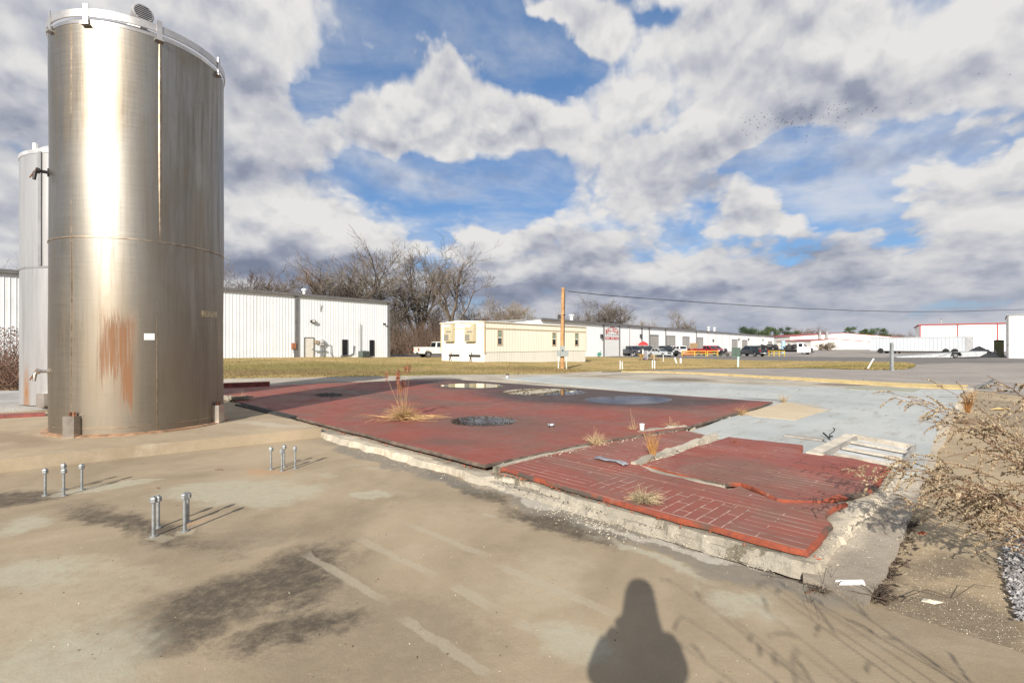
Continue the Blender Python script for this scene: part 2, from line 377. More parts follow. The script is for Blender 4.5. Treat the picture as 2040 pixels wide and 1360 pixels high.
def sheet(name, cols, dz, m, rows=14, sub=24, kind='structure', jit=0.0):
    """cols: (px, near row, far row) from left to right, draped on the terrain"""
    g = MB(); pts = []
    for (a, b_) in zip(cols, cols[1:]):
        k = max(1, int(abs(b_[0] - a[0]) / sub))
        for i in range(k):
            f = i / k; pts.append([a[q] + (b_[q] - a[q]) * f for q in range(3)])
    pts.append(list(cols[-1]))
    for px, n, f_ in pts:
        jn = rnd.uniform(-jit, jit); jf = rnd.uniform(-jit, jit) * .5
        a = G(px, n + jn); c = G(px, f_ + jf)
        for r_ in range(rows):
            k = r_ / (rows - 1); q = a.lerp(c, k); g.v.append((q.x, q.y, zg(q.x, q.y) + dz))
    for i in range(len(pts) - 1):
        for r_ in range(rows - 1):
            o = i * rows + r_; g.f.append((o, o + rows, o + rows + 1, o + 1)); g.mi.append(0)
    return struct(g.build(name, m, fix=False, smooth=True, angle=0), kind)
def asphalt(name, base, warm=(.19, .165, .13)):
    m, t, b = newmat(name); p = t.n('ShaderNodeNewGeometry').outputs['Position']
    c = t.mix(t.mr(t.noise(p, .3, 7, .65, .5), .35, .68), base, tuple(q * 1.35 for q in base))
    c = t.mix(t.m('MULTIPLY', t.mr(t.noise(t.mapping(p, rot=(0, 0, .5), scale=(.4, 2.2, 1)), .9, 8, .7), .48, .74), .6), c, warm)
    c = t.mix(t.m('MULTIPLY', t.mr(t.noise(p, 40, 3, .7), .5, .75), .3), c, tuple(q * .5 for q in base))
    t.put(b.inputs['Base Color'], c); b.inputs['Roughness'].default_value = .88; b.inputs['Specular IOR Level'].default_value = .2
    bump(t, b, t.noise(p, 30, 4, .7), .3, .01); return m
LOT = asphalt('worn_asphalt', (.235, .215, .195), (.27, .235, .19)); ROAD = asphalt('road_asphalt', (.135, .126, .118), (.12, .105, .09)); YARD = asphalt('yard_asphalt', (.23, .21, .19), (.26, .23, .19))
def grassmat():
    m, t, b = newmat('winter_grass'); p = t.n('ShaderNodeNewGeometry').outputs['Position']
    c = t.mix(t.mr(t.noise(p, .22, 6, .6, .4), .35, .66), (.43, .315, .15), (.25, .215, .085))
    c = t.mix(t.mr(t.noise(t.mapping(p, scale=(.5, 2.6, 1)), .6, 8, .72), .44, .7), c, (.33, .235, .11))
    w_ = t.v('ADD', p, t.v('SCALE', t.v('SUBTRACT', t.noise(p, .3, 5, .65, out=1), (.5, .5, .5)), 7.0))
    gr = t.total([t.blob(w_, -14, 32, 11, 5, .3, .6), t.blob(w_, 20, 36, 18, 3, .1, .6), t.blob(w_, -5, 26, 10, 1.5, 0, .6)])
    c = t.mix(t.m('MULTIPLY', gr, .75), c, (.185, .165, .055)); so_ = t.total([t.blob(w_, -13, 27, 9, 2.2, .1, .6), t.blob(w_, 2, 33, 5, 2, .2, .7), t.blob(w_, 9, 30, 9, 1.2, .0, .6)])
    c = t.mix(t.m('MULTIPLY', so_, .6), c, (.20, .135, .07))
    c = t.mix(t.m('MULTIPLY', t.mr(t.noise(p, 5, 7, .75), .5, .72), .65), c, (.19, .145, .065))
    t.put(b.inputs['Base Color'], c); b.inputs['Roughness'].default_value = .95; b.inputs['Specular IOR Level'].default_value = .1
    bump(t, b, t.noise(p, 9, 6, .75), .9, .08); return m
GRASS = grassmat()
LAWN = [(380, 760, 713), (440, 757, 714), (620, 754, 711), (740, 752, 711), (880, 749.5, 712), (963, 748, 713), (1092, 748, 711.5), (1180, 741.5, 711), (1303, 737, 713), (1400, 734, 715), (1500, 733.5, 718), (1630, 734, 720), (1744, 737, 721), (1800, 736, 722), (1818, 732.5, 724.5), (1825, 729.5, 727)]
struct(sheet('yard', [(1030, 724, 696.2), (1300, 727, 696.2), (1560, 732, 695.5), (1900, 735, 698), (2120, 740, 700)], -.03, YARD, rows=10), 'structure')
struct(sheet('road', [(560, 716, 709.8), (770, 714.5, 708), (880, 714, 706), (960, 716, 706), (1040, 719, 709.2), (1160, 720, 709.3), (1300, 722, 709.3), (1500, 724, 709), (1700, 728, 711), (1830, 731, 712), (1960, 732, 713.5), (2140, 736, 715)], -.012, ROAD, rows=8))
struct(sheet('parking_lot', [(1020, 756, 742), (1240, 752, 732), (1500, 757, 728), (1800, 764, 726), (1900, 772, 723), (2150, 800, 723)], 0.0, LOT, rows=10))
struct(sheet('lawn', LAWN, .035, GRASS, rows=16, jit=.5))
CONC2 = concrete('apron_concrete', (.36, .32, .26), mottle=.2)
struct(sheet('concrete_apron', [(360, 790, 757), (520, 772, 755), (740, 762, 751), (900, 757, 748), (1010, 756, 747), (1100, 752, 746), (1200, 748, 741)], .055, CONC2, rows=6, jit=.3))
# fallen leaves and litter ground at far left
LEAF = mat('leaf_litter', (.16, .11, .065), .95, var=.5, scale=2, bmp=.6, bscale=14, dirt=((.28, .21, .13), .8))
struct(sheet('leaf_bed', [(-420, 830, 742), (-60, 790, 733), (60, 786, 728), (200, 780, 722), (420, 762, 717)], .02, LEAF, rows=6))

# ------------------------------------------------------------ slabs
def rough_outline(pts, step=.12, jit=.012, seed=1, closed=True):
    r_ = random.Random(seed); out = []
    n = len(pts)
    for i in range(n if closed else n - 1):
        a = Vector(pts[i][:2]); b = Vector(pts[(i + 1) % n][:2]); L = (b - a).length; k = max(1, int(L / step))
        d = (b - a) / max(L, 1e-6); nr = Vector((-d.y, d.x)); w = 0
        for q in range(k):
            w = w * .8 + r_.uniform(-jit, jit) * .7
            out.append(a + (b - a) * (q / k) + (nr * w if q else nr * 0) + (d * r_.uniform(-.3, .3) * step if q else d * 0))
    return out
front = [uvpt(3.78, -8), uvpt(3.78, 9.5), uvpt(-.5, 13), uvpt(-9, 10), uvpt(-9, -8)]
struct(MB().prism([(p.x, p.y) for p in front], -.2, 0.0).build('concrete_slab', SLAB))
# right-hand slab, coarser
RS = concrete('coarse_concrete', (.325, .255, .165), [((.14, .112, .08), .85, [line((1770, 1195), (2040, 1280), 1.0, soft=.5, box=0), line((1830, 1140), (1960, 1110), .35, soft=.7, box=0), line((1730, 1200), (1790, 1110), .18, soft=.6, box=0)]),
              ((.2, .165, .125), .6, [line((1950, 790), (2120, 860), 1.2, soft=.6, box=0), line((1990, 780), (2140, 790), 1.6, soft=.5, box=0)]),
              ((.33, .27, .18), .7, [line((1860, 1080), (1960, 1090), .5, soft=.6, box=0), line((1900, 1000), (2000, 940), .8, soft=.7, box=0)])], speck=1.3, bmp=.8)
rs = [uvpt(3.80, -8), uvpt(3.80, .75), P(1700, 1150, 0), P(1900, 830, 0), P(1930, 766, 0), P(2000, 765, 0), P(2300, 790, 0)]
struct(MB().prism([(p.x, p.y) for p in rs], -.2, -.012).build('concrete_yard', RS))

# tank pad
tp = [P(-260, 940, .17), P(0, 915, .17), P(300, 884.5, .17), P(640, 852, .17), P(560, 828, .17), P(487, 805, .17), P(380, 785, .17), P(-500, 806, .17), P(-900, 900, .17)]
o = MB().prism(rough_outline([(p.x, p.y) for p in tp], .25, .006, 3), -.1, .17).build('tank_pad', PAD); struct(o)
CRUSTM = concrete('crumbled_concrete', (.44, .385, .29), [], speck=1.2, bmp=1.0, mottle=.35)
GRAVC = concrete('pebbled_concrete', (.36, .35, .33), [], speck=2.0, bmp=1.3, mottle=.3)
sp = [P(-500, 818, .27), P(0, 812, .27), P(84, 808, .27), P(260, 796, .27), P(260, 775, .27), P(-500, 784, .27)]
struct(MB().prism(rough_outline([(p.x, p.y) for p in sp], .2, .015, 4), -.1, .27).build('silo_pad', GRAVC))
REDP = mat('red_curb_paint', (.20, .045, .035), .7, var=.4, scale=6, bmp=.3, dirt=((.1, .08, .07), .7))
c1 = [P(-500, 834, .22), P(0, 828.5, .22), P(90, 824, .22), P(90, 820, .22), P(0, 824, .22), P(-500, 829, .22)]
struct(MB().prism([(p.x, p.y) for p in c1], .0, .22).build('red_kerb', REDP))

# brick floors
def tilemat(name, white, seed, stain=(), wear=()):
    m, t, b = newmat(name); p = t.n('ShaderNodeNewGeometry').outputs['Position']
    r_ = t.mapping(p, (seed * .03, seed * .07, 0), (0, 0, -PLAN), (1, 1, 1), 'POINT')
    def brick(vec, bw):
        o = t.n('ShaderNodeTexBrick'); t.put(o.inputs['Vector'], vec)
        o.inputs['Scale'].default_value = 1; o.inputs['Mortar Size'].default_value = .0052; o.inputs['Mortar Smooth'].default_value = .2
        o.inputs['Brick Width'].default_value = bw; o.inputs['Row Height'].default_value = .112
        o.inputs['Color1'].default_value = (0, 0, 0, 1); o.inputs['Color2'].default_value = (1, 1, 1, 1); o.inputs['Mortar'].default_value = (.5, .5, .5, 1)
        return o.outputs['Color'], o.outputs['Fac']
    ra = t.mapping(r_, rot=(0, 0, R(90)))
    c1, f1 = brick(ra, .82); c2, f2 = brick(r_, .41)
    sel = t.total([t.blob(t.v('ADD', p, (0, 0, 0)), *k[:6], box=True) for k in wear]) if wear else 0.0
    sel = t.m('GREATER_THAN', sel, .5) if wear else 0.0
    rc = t.mix(sel, c1, c2)
    mf = t.mix(sel, f1, f2)
    cell = t.noise(p, 1.3, 6, .65, .4)
    col = t.mix(t.m('MULTIPLY', rc, .5), (.235, .067, .048), (.288, .088, .063))
    col = t.mix(t.m('MULTIPLY', t.mr(cell, .4, .7), .6), col, (.195, .064, .05))
    col = t.mix(t.m('MULTIPLY', t.mr(t.noise(t.v('ADD', p, (3, 9, 0)), .55, 7, .7, .5), .42, .66), .75), col, (.17, .105, .078))
    wn = t.mr(t.noise(t.v('ADD', p, (seed, 0, 0)), 1.1, 5, .65), .60 - white, .72 - white)
    mort = t.mix(t.m('MULTIPLY', wn, t.mr(t.noise(t.mapping(ra, scale=(.6, 9, 1)), 1.2, 4, .6), .38, .60, .22, 1.0)), (.085, .04, .034), (.47, .345, .29))
    col = t.mix(t.m('MULTIPLY', mf, t.mr(t.noise(p, 9, 4, .7), .3, .5, .25, 1.0)), col, mort)
    warp = t.v('ADD', p, t.v('SCALE', t.v('SUBTRACT', t.noise(p, .9, 6, .6, out=1), (.5, .5, .5)), .9))
    rough = .62
    for colr, st, lst in stain:
        k = t.m('MULTIPLY', t.total([t.blob(warp, *q[:6]) for q in lst]), st)
        col = t.mix(k, col, colr)
    t.put(b.inputs['Base Color'], col); t.put(b.inputs['Roughness'], t.mr(t.noise(p, 3, 5, .6), .3, .7, .5, .75)); b.inputs['Specular IOR Level'].default_value = .22
    bump(t, b, t.m('ADD', t.m('MULTIPLY', mf, -.8), t.m('MULTIPLY', t.noise(p, 30, 4, .7), .35)), .5, .006)
    return m
Zu, Zl, Zr, Zb = .19, .15, .165, .12
def edgemat():
    m, t, b = newmat('broken_tile_edge'); p = t.n('ShaderNodeNewGeometry').outputs['Position']; n = t.noise(p, 1.15, 3, .55, .3)
    c = t.mix(t.mr(t.noise(p, 12, 5, .7), .3, .7), (.27, .058, .022), (.17, .042, .026)); c = t.mix(t.mr(n, .52, .58), c, (.075, .055, .042))
    c = t.mix(t.m('MULTIPLY', t.mr(t.noise(p, 5, 6, .75), .6, .7), .7), c, (.34, .28, .2))
    t.put(b.inputs['Base Color'], c); b.inputs['Roughness'].default_value = .85; bump(t, b, t.noise(p, 40, 4, .7), .7, .01); return m
ORG = edgemat()
MORT = mat('old_mortar', (.10, .075, .058), .9, var=.4, scale=5, bmp=.7, bscale=30)
wetd = [line((905, 762), (1010, 770), 3.4, Zu, .35, 0), line((900, 759), (1300, 786), 3.0, Zu, .35, 0), line((1250, 800), (1440, 803), 1.6, Zu, .4, 0), line((960, 777), (1440, 804), 4.4, Zu, .3, 0), line((880, 764), (1060, 774), 3.2, Zu, .3, 0), line((1240, 800), (1500, 797), 1.4, Zu, .6, 0), line((880, 757), (1010, 760), 1.8, Zu, .5, 0), line((820, 764), (900, 760), 1.2, Zu, .6, 0)]
grime = [line((860, 836), (1130, 845), 2.0, Zu, .6, 0), line((880, 838), (1060, 838), 1.0, Zu, .6, 0), line((900, 830), (1120, 860), 1.2, Zu, .8, 0), line((600, 786), (720, 786), 1.2, Zu, .7, 0), line((650, 775), (860, 800), 1.0, Zu, .8, 0), line((820, 880), (960, 880), .6, Zu, .8, 0), line((740, 815), (1000, 800), .4, Zu, .8, 0)]
TU = tilemat('tile_upper', -.06, 1, [((.125, .08, .062), .75, grime), ((.052, .044, .042), .88, wetd)])
TL = tilemat('tile_lower', .26, 4, [((.09, .05, .045), .5, [line((1240, 1000), (1330, 990), .25, Zl, .6, 0), line((1090, 990), (1200, 1010), .2, Zl, .7, 0)])],
             [line((1195, 955), (1480, 1035), .62, Zl, .01)])
TR = tilemat('tile_right', .13, 9)
def tile_floor(name, pts, z, m, seed, thick=.055, ring=.03, jit=.016, orange=True):
    out = rough_outline(pts, .10, jit, seed); n = len(out)
    area = sum(out[i].x * out[(i + 1) % n].y - out[(i + 1) % n].x * out[i].y for i in range(n))
    if area < 0: out = out[::-1]
    r_ = random.Random(seed + 5); ins = []; w = .5
    for i in range(n):
        d = (out[(i + 1) % n] - out[i - 1]).normalized(); w = max(.05, min(1.0, w + r_.uniform(-.34, .34)))
        ins.append(out[i] + Vector((-d.y, d.x)) * ring * w)
    g = MB(); g.prism(ins, z - thick, z, 0, 0, bottom=False)
    k = len(g.v)
    g.v += [(p.x, p.y, z - .001) for p in ins] + [(p.x, p.y, z - .014 - .012 * r_.random()) for p in out] + [(p.x, p.y, z - thick) for p in out]
    for i in range(n):
        j = (i + 1) % n
        g.f += [(k + i, k + n + i, k + n + j, k + j), (k + n + i, k + 2 * n + i, k + 2 * n + j, k + n + j)]; g.mi += [1, 1]
    return struct(g.build(name, [m, ORG if orange else MORT], fix=True))
def grow(pts, d):
    c = sum((Vector(p[:2]) for p in pts), Vector((0, 0))) / len(pts)
    return [Vector(p[:2]) + (Vector(p[:2]) - c).normalized() * d for p in pts]
up = [P(965, 925, Zu), P(1160, 884, Zu), P(1366, 851, Zu), P(1476, 819, Zu), P(1540, 800, Zu), P(1200, 776.5, Zu), P(985, 761, Zu), P(908, 755.5, Zu), P(800, 757.5, Zu), P(560, 766.5, Zu), P(440, 772, Zu), P(380, 780, Zu), P(460, 797, Zu), P(560, 822, Zu), P(700, 857.5, Zu)]
lo = [P(988, 930, Zl), P(1164, 888, Zl), P(1250, 862.5, Zl), P(1362, 856, Zl), P(1422, 868, Zl), P(1268, 922, Zl), P(1300, 938, Zl), P(1450, 972, Zl), P(1472, 966, Zl), P(1560, 1000, Zl), P(1690, 1000, Zl), P(1645, 1028, Zl), P(1660, 1045, Zl), P(1610, 1098, Zl), P(1330, 1026, Zl), P(1180, 984, Zl)]
rt = [P(1277, 925, Zr), P(1450, 868.5, Zr), P(1600, 886, Zr), P(1590, 901, Zr), P(1625, 903, Zr), P(1700, 912, Zr), P(1777, 929, Zr), P(1738, 974, Zr), P(1690, 986, Zr), P(1640, 999, Zr), P(1545, 994, Zr), P(1476, 961, Zr), P(1440, 962, Zr)]
tile_floor('upper_brick_floor', up, Zu, TU, 11, ring=.02, thick=.045, orange=False)
tile_floor('lower_brick_floor', lo, Zl, TL, 12, ring=.035, jit=.022, thick=.04)
tile_floor('right_brick_floor', rt, Zr, TR, 13, ring=.045, jit=.024, thick=.045)
def sloped(out, z0, z1, w0, w1, seed):      # broken concrete: an outline whose sides crumble outwards towards the ground
    n = len(out); area = sum(out[i].x * out[(i + 1) % n].y - out[(i + 1) % n].x * out[i].y for i in range(n))
    if area < 0: out = out[::-1]
    r_ = random.Random(seed); g = MB(); rings = [out]; w = .5; h = .5; low, mid, zm, zt = [], [], [], []
    for i in range(n):
        d = (out[(i + 1) % n] - out[i - 1]).normalized(); nr = Vector((d.y, -d.x)); w = max(0, min(1, w + r_.uniform(-.4, .4))); h = max(0, min(1, h + r_.uniform(-.45, .45))); k = w0 + (w1 - w0) * w
        low.append(out[i] + nr * k); mid.append(out[i] + nr * k * r_.uniform(.15, .6)); zm.append(z0 + (z1 - z0) * r_.uniform(.35, .85)); zt.append(z1 - .012 * h)
    g.prism(out, z1 - .02, zt, 0, bottom=False); o = len(g.v)
    g.v += [(p.x, p.y, z) for p, z in zip(out, zt)] + [(p.x, p.y, z) for p, z in zip(mid, zm)] + [(p.x, p.y, z0 - .02) for p in low]
    for q in (0, 1):
        for i in range(n): j = (i + 1) % n; g.f.append((o + q * n + i, o + (q + 1) * n + i, o + (q + 1) * n + j, o + q * n + j)); g.mi.append(0)
    return g
# the crumbled concrete plinth under the floors, and the grade beam at its right
plinth_pts = [P(955, 934, .13), P(640, 853, .13), P(440, 797, .13), P(330, 770, .13), P(560, 760, .13), P(900, 752, .13), P(1000, 757, .13), P(1560, 797, .13)]
PL = concrete('plinth_concrete', (.325, .292, .235), [((.09, .076, .05), .9, [line((650, 866), (965, 948), .07, .08, .5, 0), line((1330, 1050), (1600, 1125), .05, .06, .6, 0), line((990, 948), (1300, 1030), .05, .05, .6, 0)]), ((.10, .085, .055), .85, [line((985, 945), (1060, 965), .12, .05, .5, 0), line((1270, 1010), (1330, 1045), .12, .05, .6, 0), line((1080, 965), (1200, 1005), .05, .08, .6, 0)]), ((.56, .49, .38), .8, [line((1630, 1130), (1790, 950), .3, .1, .5, 0), line((650, 862), (950, 940), .2, .1, .6, 0)])], speck=1.2, bmp=1.0, mottle=.35)
pp = [P(648, 862, .1), P(820, 908, .1), P(962, 947, .1), P(1000, 945, .1), P(1200, 1003, .1), P(1420, 1064, .1), P(1622, 1122, .1), P(1665, 1072, .1), P(1730, 1004, .1), P(1792, 944, .1), P(1840, 880, .1), P(1935, 771, .1), P(1560, 752, .1), P(1000, 752, .1), P(560, 762, .1), P(330, 775, .1), P(450, 803, .1)]
struct(sloped(rough_outline([(p.x, p.y) for p in pp], .07, .025, 21), .0, .095, .01, .075, 41).build('plinth', PL))
# a lower, more ragged footing step
pf = [P(940, 950, .04), P(1200, 1018, .04), P(1450, 1092, .04), P(1632, 1142, .04), P(1668, 1098, .04), P(1300, 980, .04)]
struct(sloped(rough_outline([(p.x, p.y) for p in pf], .07, .03, 22), -.02, .04, .02, .11, 42).build('plinth_footing', PL))
BEAM = concrete('beam_concrete', (.33, .285, .225), [((.50, .44, .35), .75, [line((1650, 1110), (1800, 945), .35, .04, .5, 0), line((1850, 940), (1940, 770), .35, .04, .6, 0)]), ((.15, .125, .10), .65, [line((1640, 1150), (1720, 1200), .3, .04, .6, 0), line((1740, 1060), (1790, 1000), .25, .04, .6, 0)])], speck=1.0, bmp=.9, mottle=.3)
bm_ = [P(1600, 1150, .02), P(1722, 1202, .03), P(1772, 1118, .03), P(1818, 1015, .03), P(1850, 950, .03), P(1900, 835, .03), P(1946, 767, .03), P(1900, 766, .03), P(1700, 900, .03)]
struct(MB().prism(rough_outline([(p.x, p.y) for p in bm_], .16, .018, 23), -.15, .03).build('grade_beam', BEAM))
# painted floor, pale blue-grey
def painted():
    m, t, b = newmat('pale_floor_paint'); p = t.n('ShaderNodeNewGeometry').outputs['Position']
    s = t.mapping(p, rot=(0, 0, -PLAN), scale=(1, 1, 1))
    c = t.mix(t.mr(t.noise(p, .5, 6, .6), .35, .65), (.325, .345, .335), (.405, .42, .405))
    c = t.mix(t.m('MULTIPLY', t.mr(t.noise(t.mapping(s, scale=(.7, 3.0, 1)), 1.6, 8, .72, .3), .50, .70), .8), c, (.27, .25, .21))
    c = t.mix(t.m('MULTIPLY', t.mr(t.noise(t.mapping(s, scale=(1.5, 6, 1)), 1.2, 7, .7), .64, .72), .8), c, (.14, .12, .105))
    warp = t.v('ADD', p, t.v('SCALE', t.v('SUBTRACT', t.noise(p, .8, 6, .65, out=1), (.5, .5, .5)), 1.0))
    for col, st, lst in (((.12, .10, .085), .85, [line((1290, 758), (1420, 756), 2.2, Zb, .7, 0), line((1480, 793), (1560, 797), .4, Zb, .6, 0), line((1620, 768), (1720, 765), 1.0, Zb, .6, 0)]),
                         ((.36, .315, .24), .85, [line((1130, 748), (1500, 756), 2.8, Zb, .55, 0), line((1560, 800), (1620, 812), .8, Zb, .7, 0), line((1350, 758), (1650, 768), 1.4, Zb, .5, 0)])):
        c = t.mix(t.m('MULTIPLY', t.total([t.blob(warp, *q[:6]) for q in lst]), st), c, col)
    t.put(b.inputs['Base Color'], c); b.inputs['Roughness'].default_value = .6; b.inputs['Specular IOR Level'].default_value = .3
    bump(t, b, t.noise(p, 22, 5, .7), .35, .008); return m
pb = [P(1000, 753, Zb), P(1110, 747.5, Zb), P(1230, 744, Zb), P(1932, 771, Zb), P(1875, 840, Zb), P(1840, 925, Zb), P(1800, 941, Zb), P(1560, 910, Zb), P(1380, 858, Zb), P(1520, 806, Zb)]
struct(MB().prism(rough_outline([(p.x, p.y) for p in pb], .2, .012, 31), .02, Zb).build('painted_floor', painted()))
# tan slab patch on the painted floor, olive strip by its far edge
TANM = concrete('tan_patch', (.46, .38, .265), mottle=.07, speck=.3)
tpp = [P(1476, 824, Zb), P(1568, 801, Zb), P(1650, 817, Zb), P(1585, 837, Zb), P(1500, 829, Zb)]
struct(MB().prism(rough_outline([(p.x, p.y) for p in tpp], .2, .02, 33), .05, Zb + .008).build('floor_patch', TANM))
OLV = concrete('olive_patch', (.29, .29, .23), mottle=.15)
tpo = [P(1690, 769, Zb), P(1836, 774.5, Zb), P(1820, 781, Zb), P(1680, 775, Zb)]
struct(MB().prism([(p.x, p.y) for p in tpo], .05, Zb + .006).build('floor_panel', OLV))
BARE = concrete('bare_concrete', (.345, .305, .24), [((.12, .095, .075), .9, [line((1300, 757), (1420, 756), 2.0, Zb, .6, 0), line((1620, 765), (1740, 768), .9, Zb, .5, 0), line((1180, 749), (1260, 747), 1.2, Zb, .6, 0)]), ((.44, .41, .35), .7, [line((1200, 748), (1330, 750), 1.2, Zb, .7, 0), line((1480, 758), (1600, 762), 1.0, Zb, .7, 0)])], mottle=.25)
bs = [P(*q, Zb) for q in ((1110, 750.5), (1200, 754), (1330, 758.5), (1480, 765), (1690, 771.5), (1836, 775.6), (1930, 776.4), (1930, 771), (1790, 768), (1680, 761), (1560, 754), (1450, 747), (1330, 742), (1238, 741), (1170, 744.2))]
struct(MB().prism(rough_outline([(p.x, p.y) for p in bs], .25, .07, 36), .05, Zb + .004).build('bare_floor_strip', BARE))
# torn strip of yellow insulation foam along the far edge
YEL = mat('yellow_foam', (.52, .39, .17), .9, var=.25, scale=3, bmp=1.0, bscale=16, dirt=((.20, .13, .06), .7))
ya = [(1238, 739.5), (1330, 740), (1450, 745), (1560, 751), (1680, 757), (1780, 763), (1928, 768)]
yb = [(1926, 775.5), (1790, 770.5), (1680, 763.5), (1560, 755.5), (1450, 748.5), (1330, 743), (1238, 740.8)]
ypts = [P(*q, Zb) for q in ya + yb]
o = MB().prism(rough_outline([(p.x, p.y) for p in ypts], .35, .09, 37), Zb - .03, Zb + .03).build('foam_strip', YEL)
tag(o, 'torn strip of yellow foam along the far edge of the pale painted floor', 'foam strip')
# low red wall piece behind the tank
g = MB(); a = P(440, 777, .1); b_ = P(537, 773, .1); g.bar((a.x, a.y, .24), (b_.x, b_.y, .24), .22, .2)
tag(g.build('red_curb_block', REDP), 'low dark red curb block behind the big tank', 'curb')
# ------------------------------------------------------------ the steel tank
def steel(name, base, stains=True, lo=.26, hi=.5, streak=1.0, tint=(.245, .20, .145)):
    m, t, b = newmat(name); uv = t.n('ShaderNodeTexCoord').outputs['UV']
    v1 = t.noise(t.mapping(uv, scale=(1, .045, 1)), 9, 7, .7, .2); v2 = t.noise(t.mapping(uv, scale=(1, .02, 1)), 45, 5, .7)
    h1 = t.noise(t.mapping(uv, scale=(.05, 1, 1)), 26, 5, .7); big = t.noise(t.mapping(uv, scale=(1, .4, 1)), 1.1, 5, .6, .5)
    u, vv, _ = t.n_sep(uv)
    d = tuple(c * .48 for c in base)
    c = t.mix(t.m('MULTIPLY', t.mr(v1, .38, .7), .75 * streak), base, d)
    c = t.mix(t.m('MULTIPLY', t.mr(v2, .5, .75), .5 * streak), c, tuple(q * .55 for q in base))
    c = t.mix(t.m('MULTIPLY', t.mr(big, .42, .7), .75 * streak), c, tint)
    rg = t.m('ADD', t.mr(v1, .3, .75, lo, hi), t.m('MULTIPLY', t.m('SUBTRACT', h1, .5), .16))
    met = 1.0
    if stains:
        low = t.mr(vv, 3.9, .8, 0.05, .62)  # browner towards the foot: reflection of the ground put into the colour
        c = t.mix(low, c, (.25, .205, .15)); rg = t.m('ADD', rg, t.m('MULTIPLY', low, .18))
        wq = t.comb(t.m('ADD', u, t.m('MULTIPLY', t.m('SUBTRACT', v1, .5), .22)), t.m('ADD', vv, t.m('MULTIPLY', t.m('SUBTRACT', v2, .5), 1.7)), 0)
        ru = RUST_U
        k = t.total([t.blob(wq, ru, 1.45, .21, .42, 0, .35, True), t.blob(wq, ru + .1, 1.0, .09, .45, 0, .5, True), t.blob(wq, ru - .2, 1.3, .06, .35, 0, .7)])
        k = t.m('MULTIPLY', t.m('MULTIPLY', k, t.mr(v2, .32, .56, .2, 1.0)), t.mr(v1, .28, .55, .5, 1.0))
        k = t.m('MAXIMUM', k, t.m('MULTIPLY', t.mr(t.noise(t.mapping(uv, scale=(1, .10, 1)), 14, 5, .7), .66, .8), t.mr(vv, 4, 1, 0, .6)))
        c = t.mix(t.m('MULTIPLY', k, .85), c, (.22, .09, .032)); rg = t.m('ADD', rg, t.m('MULTIPLY', k, .5)); met = t.m('SUBTRACT', 1.0, t.m('MULTIPLY', k, .9))
    t.put(b.inputs['Base Color'], c); t.put(b.inputs['Roughness'], rg); t.put(b.inputs['Metallic'], met)
    bump(t, b, t.m('ADD', h1, t.m('MULTIPLY', v1, .9)), .05, .004)
    return m
TC = Vector((-6.95, 9.12, .17)); TR_ = 1.30; TH = 6.73
def tank_ang(px, c=TC, r_=TR_):        # angle on the shell under a photo column, seen from the camera's side
    d = Vector(((px - 1020) / F, 1)).normalized(); cc = Vector((c.x, c.y)); bq = d.dot(cc); disc = bq * bq - cc.dot(cc) + r_ * r_
    p = d * (bq - math.sqrt(max(0, disc))) - cc
    return math.atan2(p.y, p.x)
RUST_U = (tank_ang(238) % (2 * math.pi)) * TR_
STEEL = steel('weathered_stainless', (.345, .32, .28), lo=.34, hi=.52)
STEEL2 = mat('clean_stainless', (.62, .58, .53), .34, 1.0, .12, 4, dirt=((.32, .25, .17), .5))
SEAM = mat('weld_seam', (.42, .33, .24), .45, 1.0, .3, 8); RIMM = mat('rim_metal', (.52, .50, .48), .42, .8, .12, 5)
RUSTY = mat('rusty_iron', (.22, .09, .045), .85, .2, .5, 9, bmp=.6)
DARKM = mat('dark_metal', (.045, .043, .045), .55, .4, .3, 8); BLACK = mat('black_plastic', (.018, .018, .02), .5, 0, .3, 6)
WHITEP = mat('white_paint', (.72, .72, .70), .5, 0, .06, 4, dirt=((.45, .42, .36), .25))
def shell(name, c, r_, h, m, parent, n=128, rows=14, dents=0.004, seed=3):
    g = MB(); me_uv = []
    rr = random.Random(seed); ph = [rr.uniform(0, 6.3) for _ in range(6)]
    for j in range(rows + 1):
        for i in range(n + 1):
            a = 2 * math.pi * i / n; z = h * j / rows
            q = r_ + dents * (math.sin(3 * a + ph[0] + z) + .7 * math.sin(5 * a + ph[1] - 1.3 * z) + .5 * math.sin(9 * a + ph[2] + 2.1 * z)) * (0 if j in (0, rows) else 1)
            g.v.append((c[0] + q * math.cos(a), c[1] + q * math.sin(a), c[2] + z)); me_uv.append((a * r_, z))
    w = n + 1
    for j in range(rows):
        for i in range(n): g.f.append((j * w + i, j * w + i + 1, (j + 1) * w + i + 1, (j + 1) * w + i)); g.mi.append(0)
    o = g.build(name, m, parent, smooth=True, fix=False, angle=0)
    uvl = o.data.uv_layers.new(name='UVMap')
    for lp in o.data.loops: uvl.data[lp.index].uv = me_uv[lp.vertex_index]
    return o
def vseam(g, a, r_, z0, z1, w=.016, t_=.006, mi=0):
    ca, sa = math.cos(a), math.sin(a); tx, ty = -sa, ca
    g.add([(ca * (r_ - .01) + tx * w * s, sa * (r_ - .01) + ty * w * s, z) for z in (z0, z1) for s in (-1, 1)] + [(ca * (r_ + t_) + tx * w * .4 * s, sa * (r_ + t_) + ty * w * .4 * s, z) for z in (z0, z1) for s in (-1, 1)],
          [(0, 4, 6, 2), (4, 5, 7, 6), (5, 1, 3, 7)], mi)
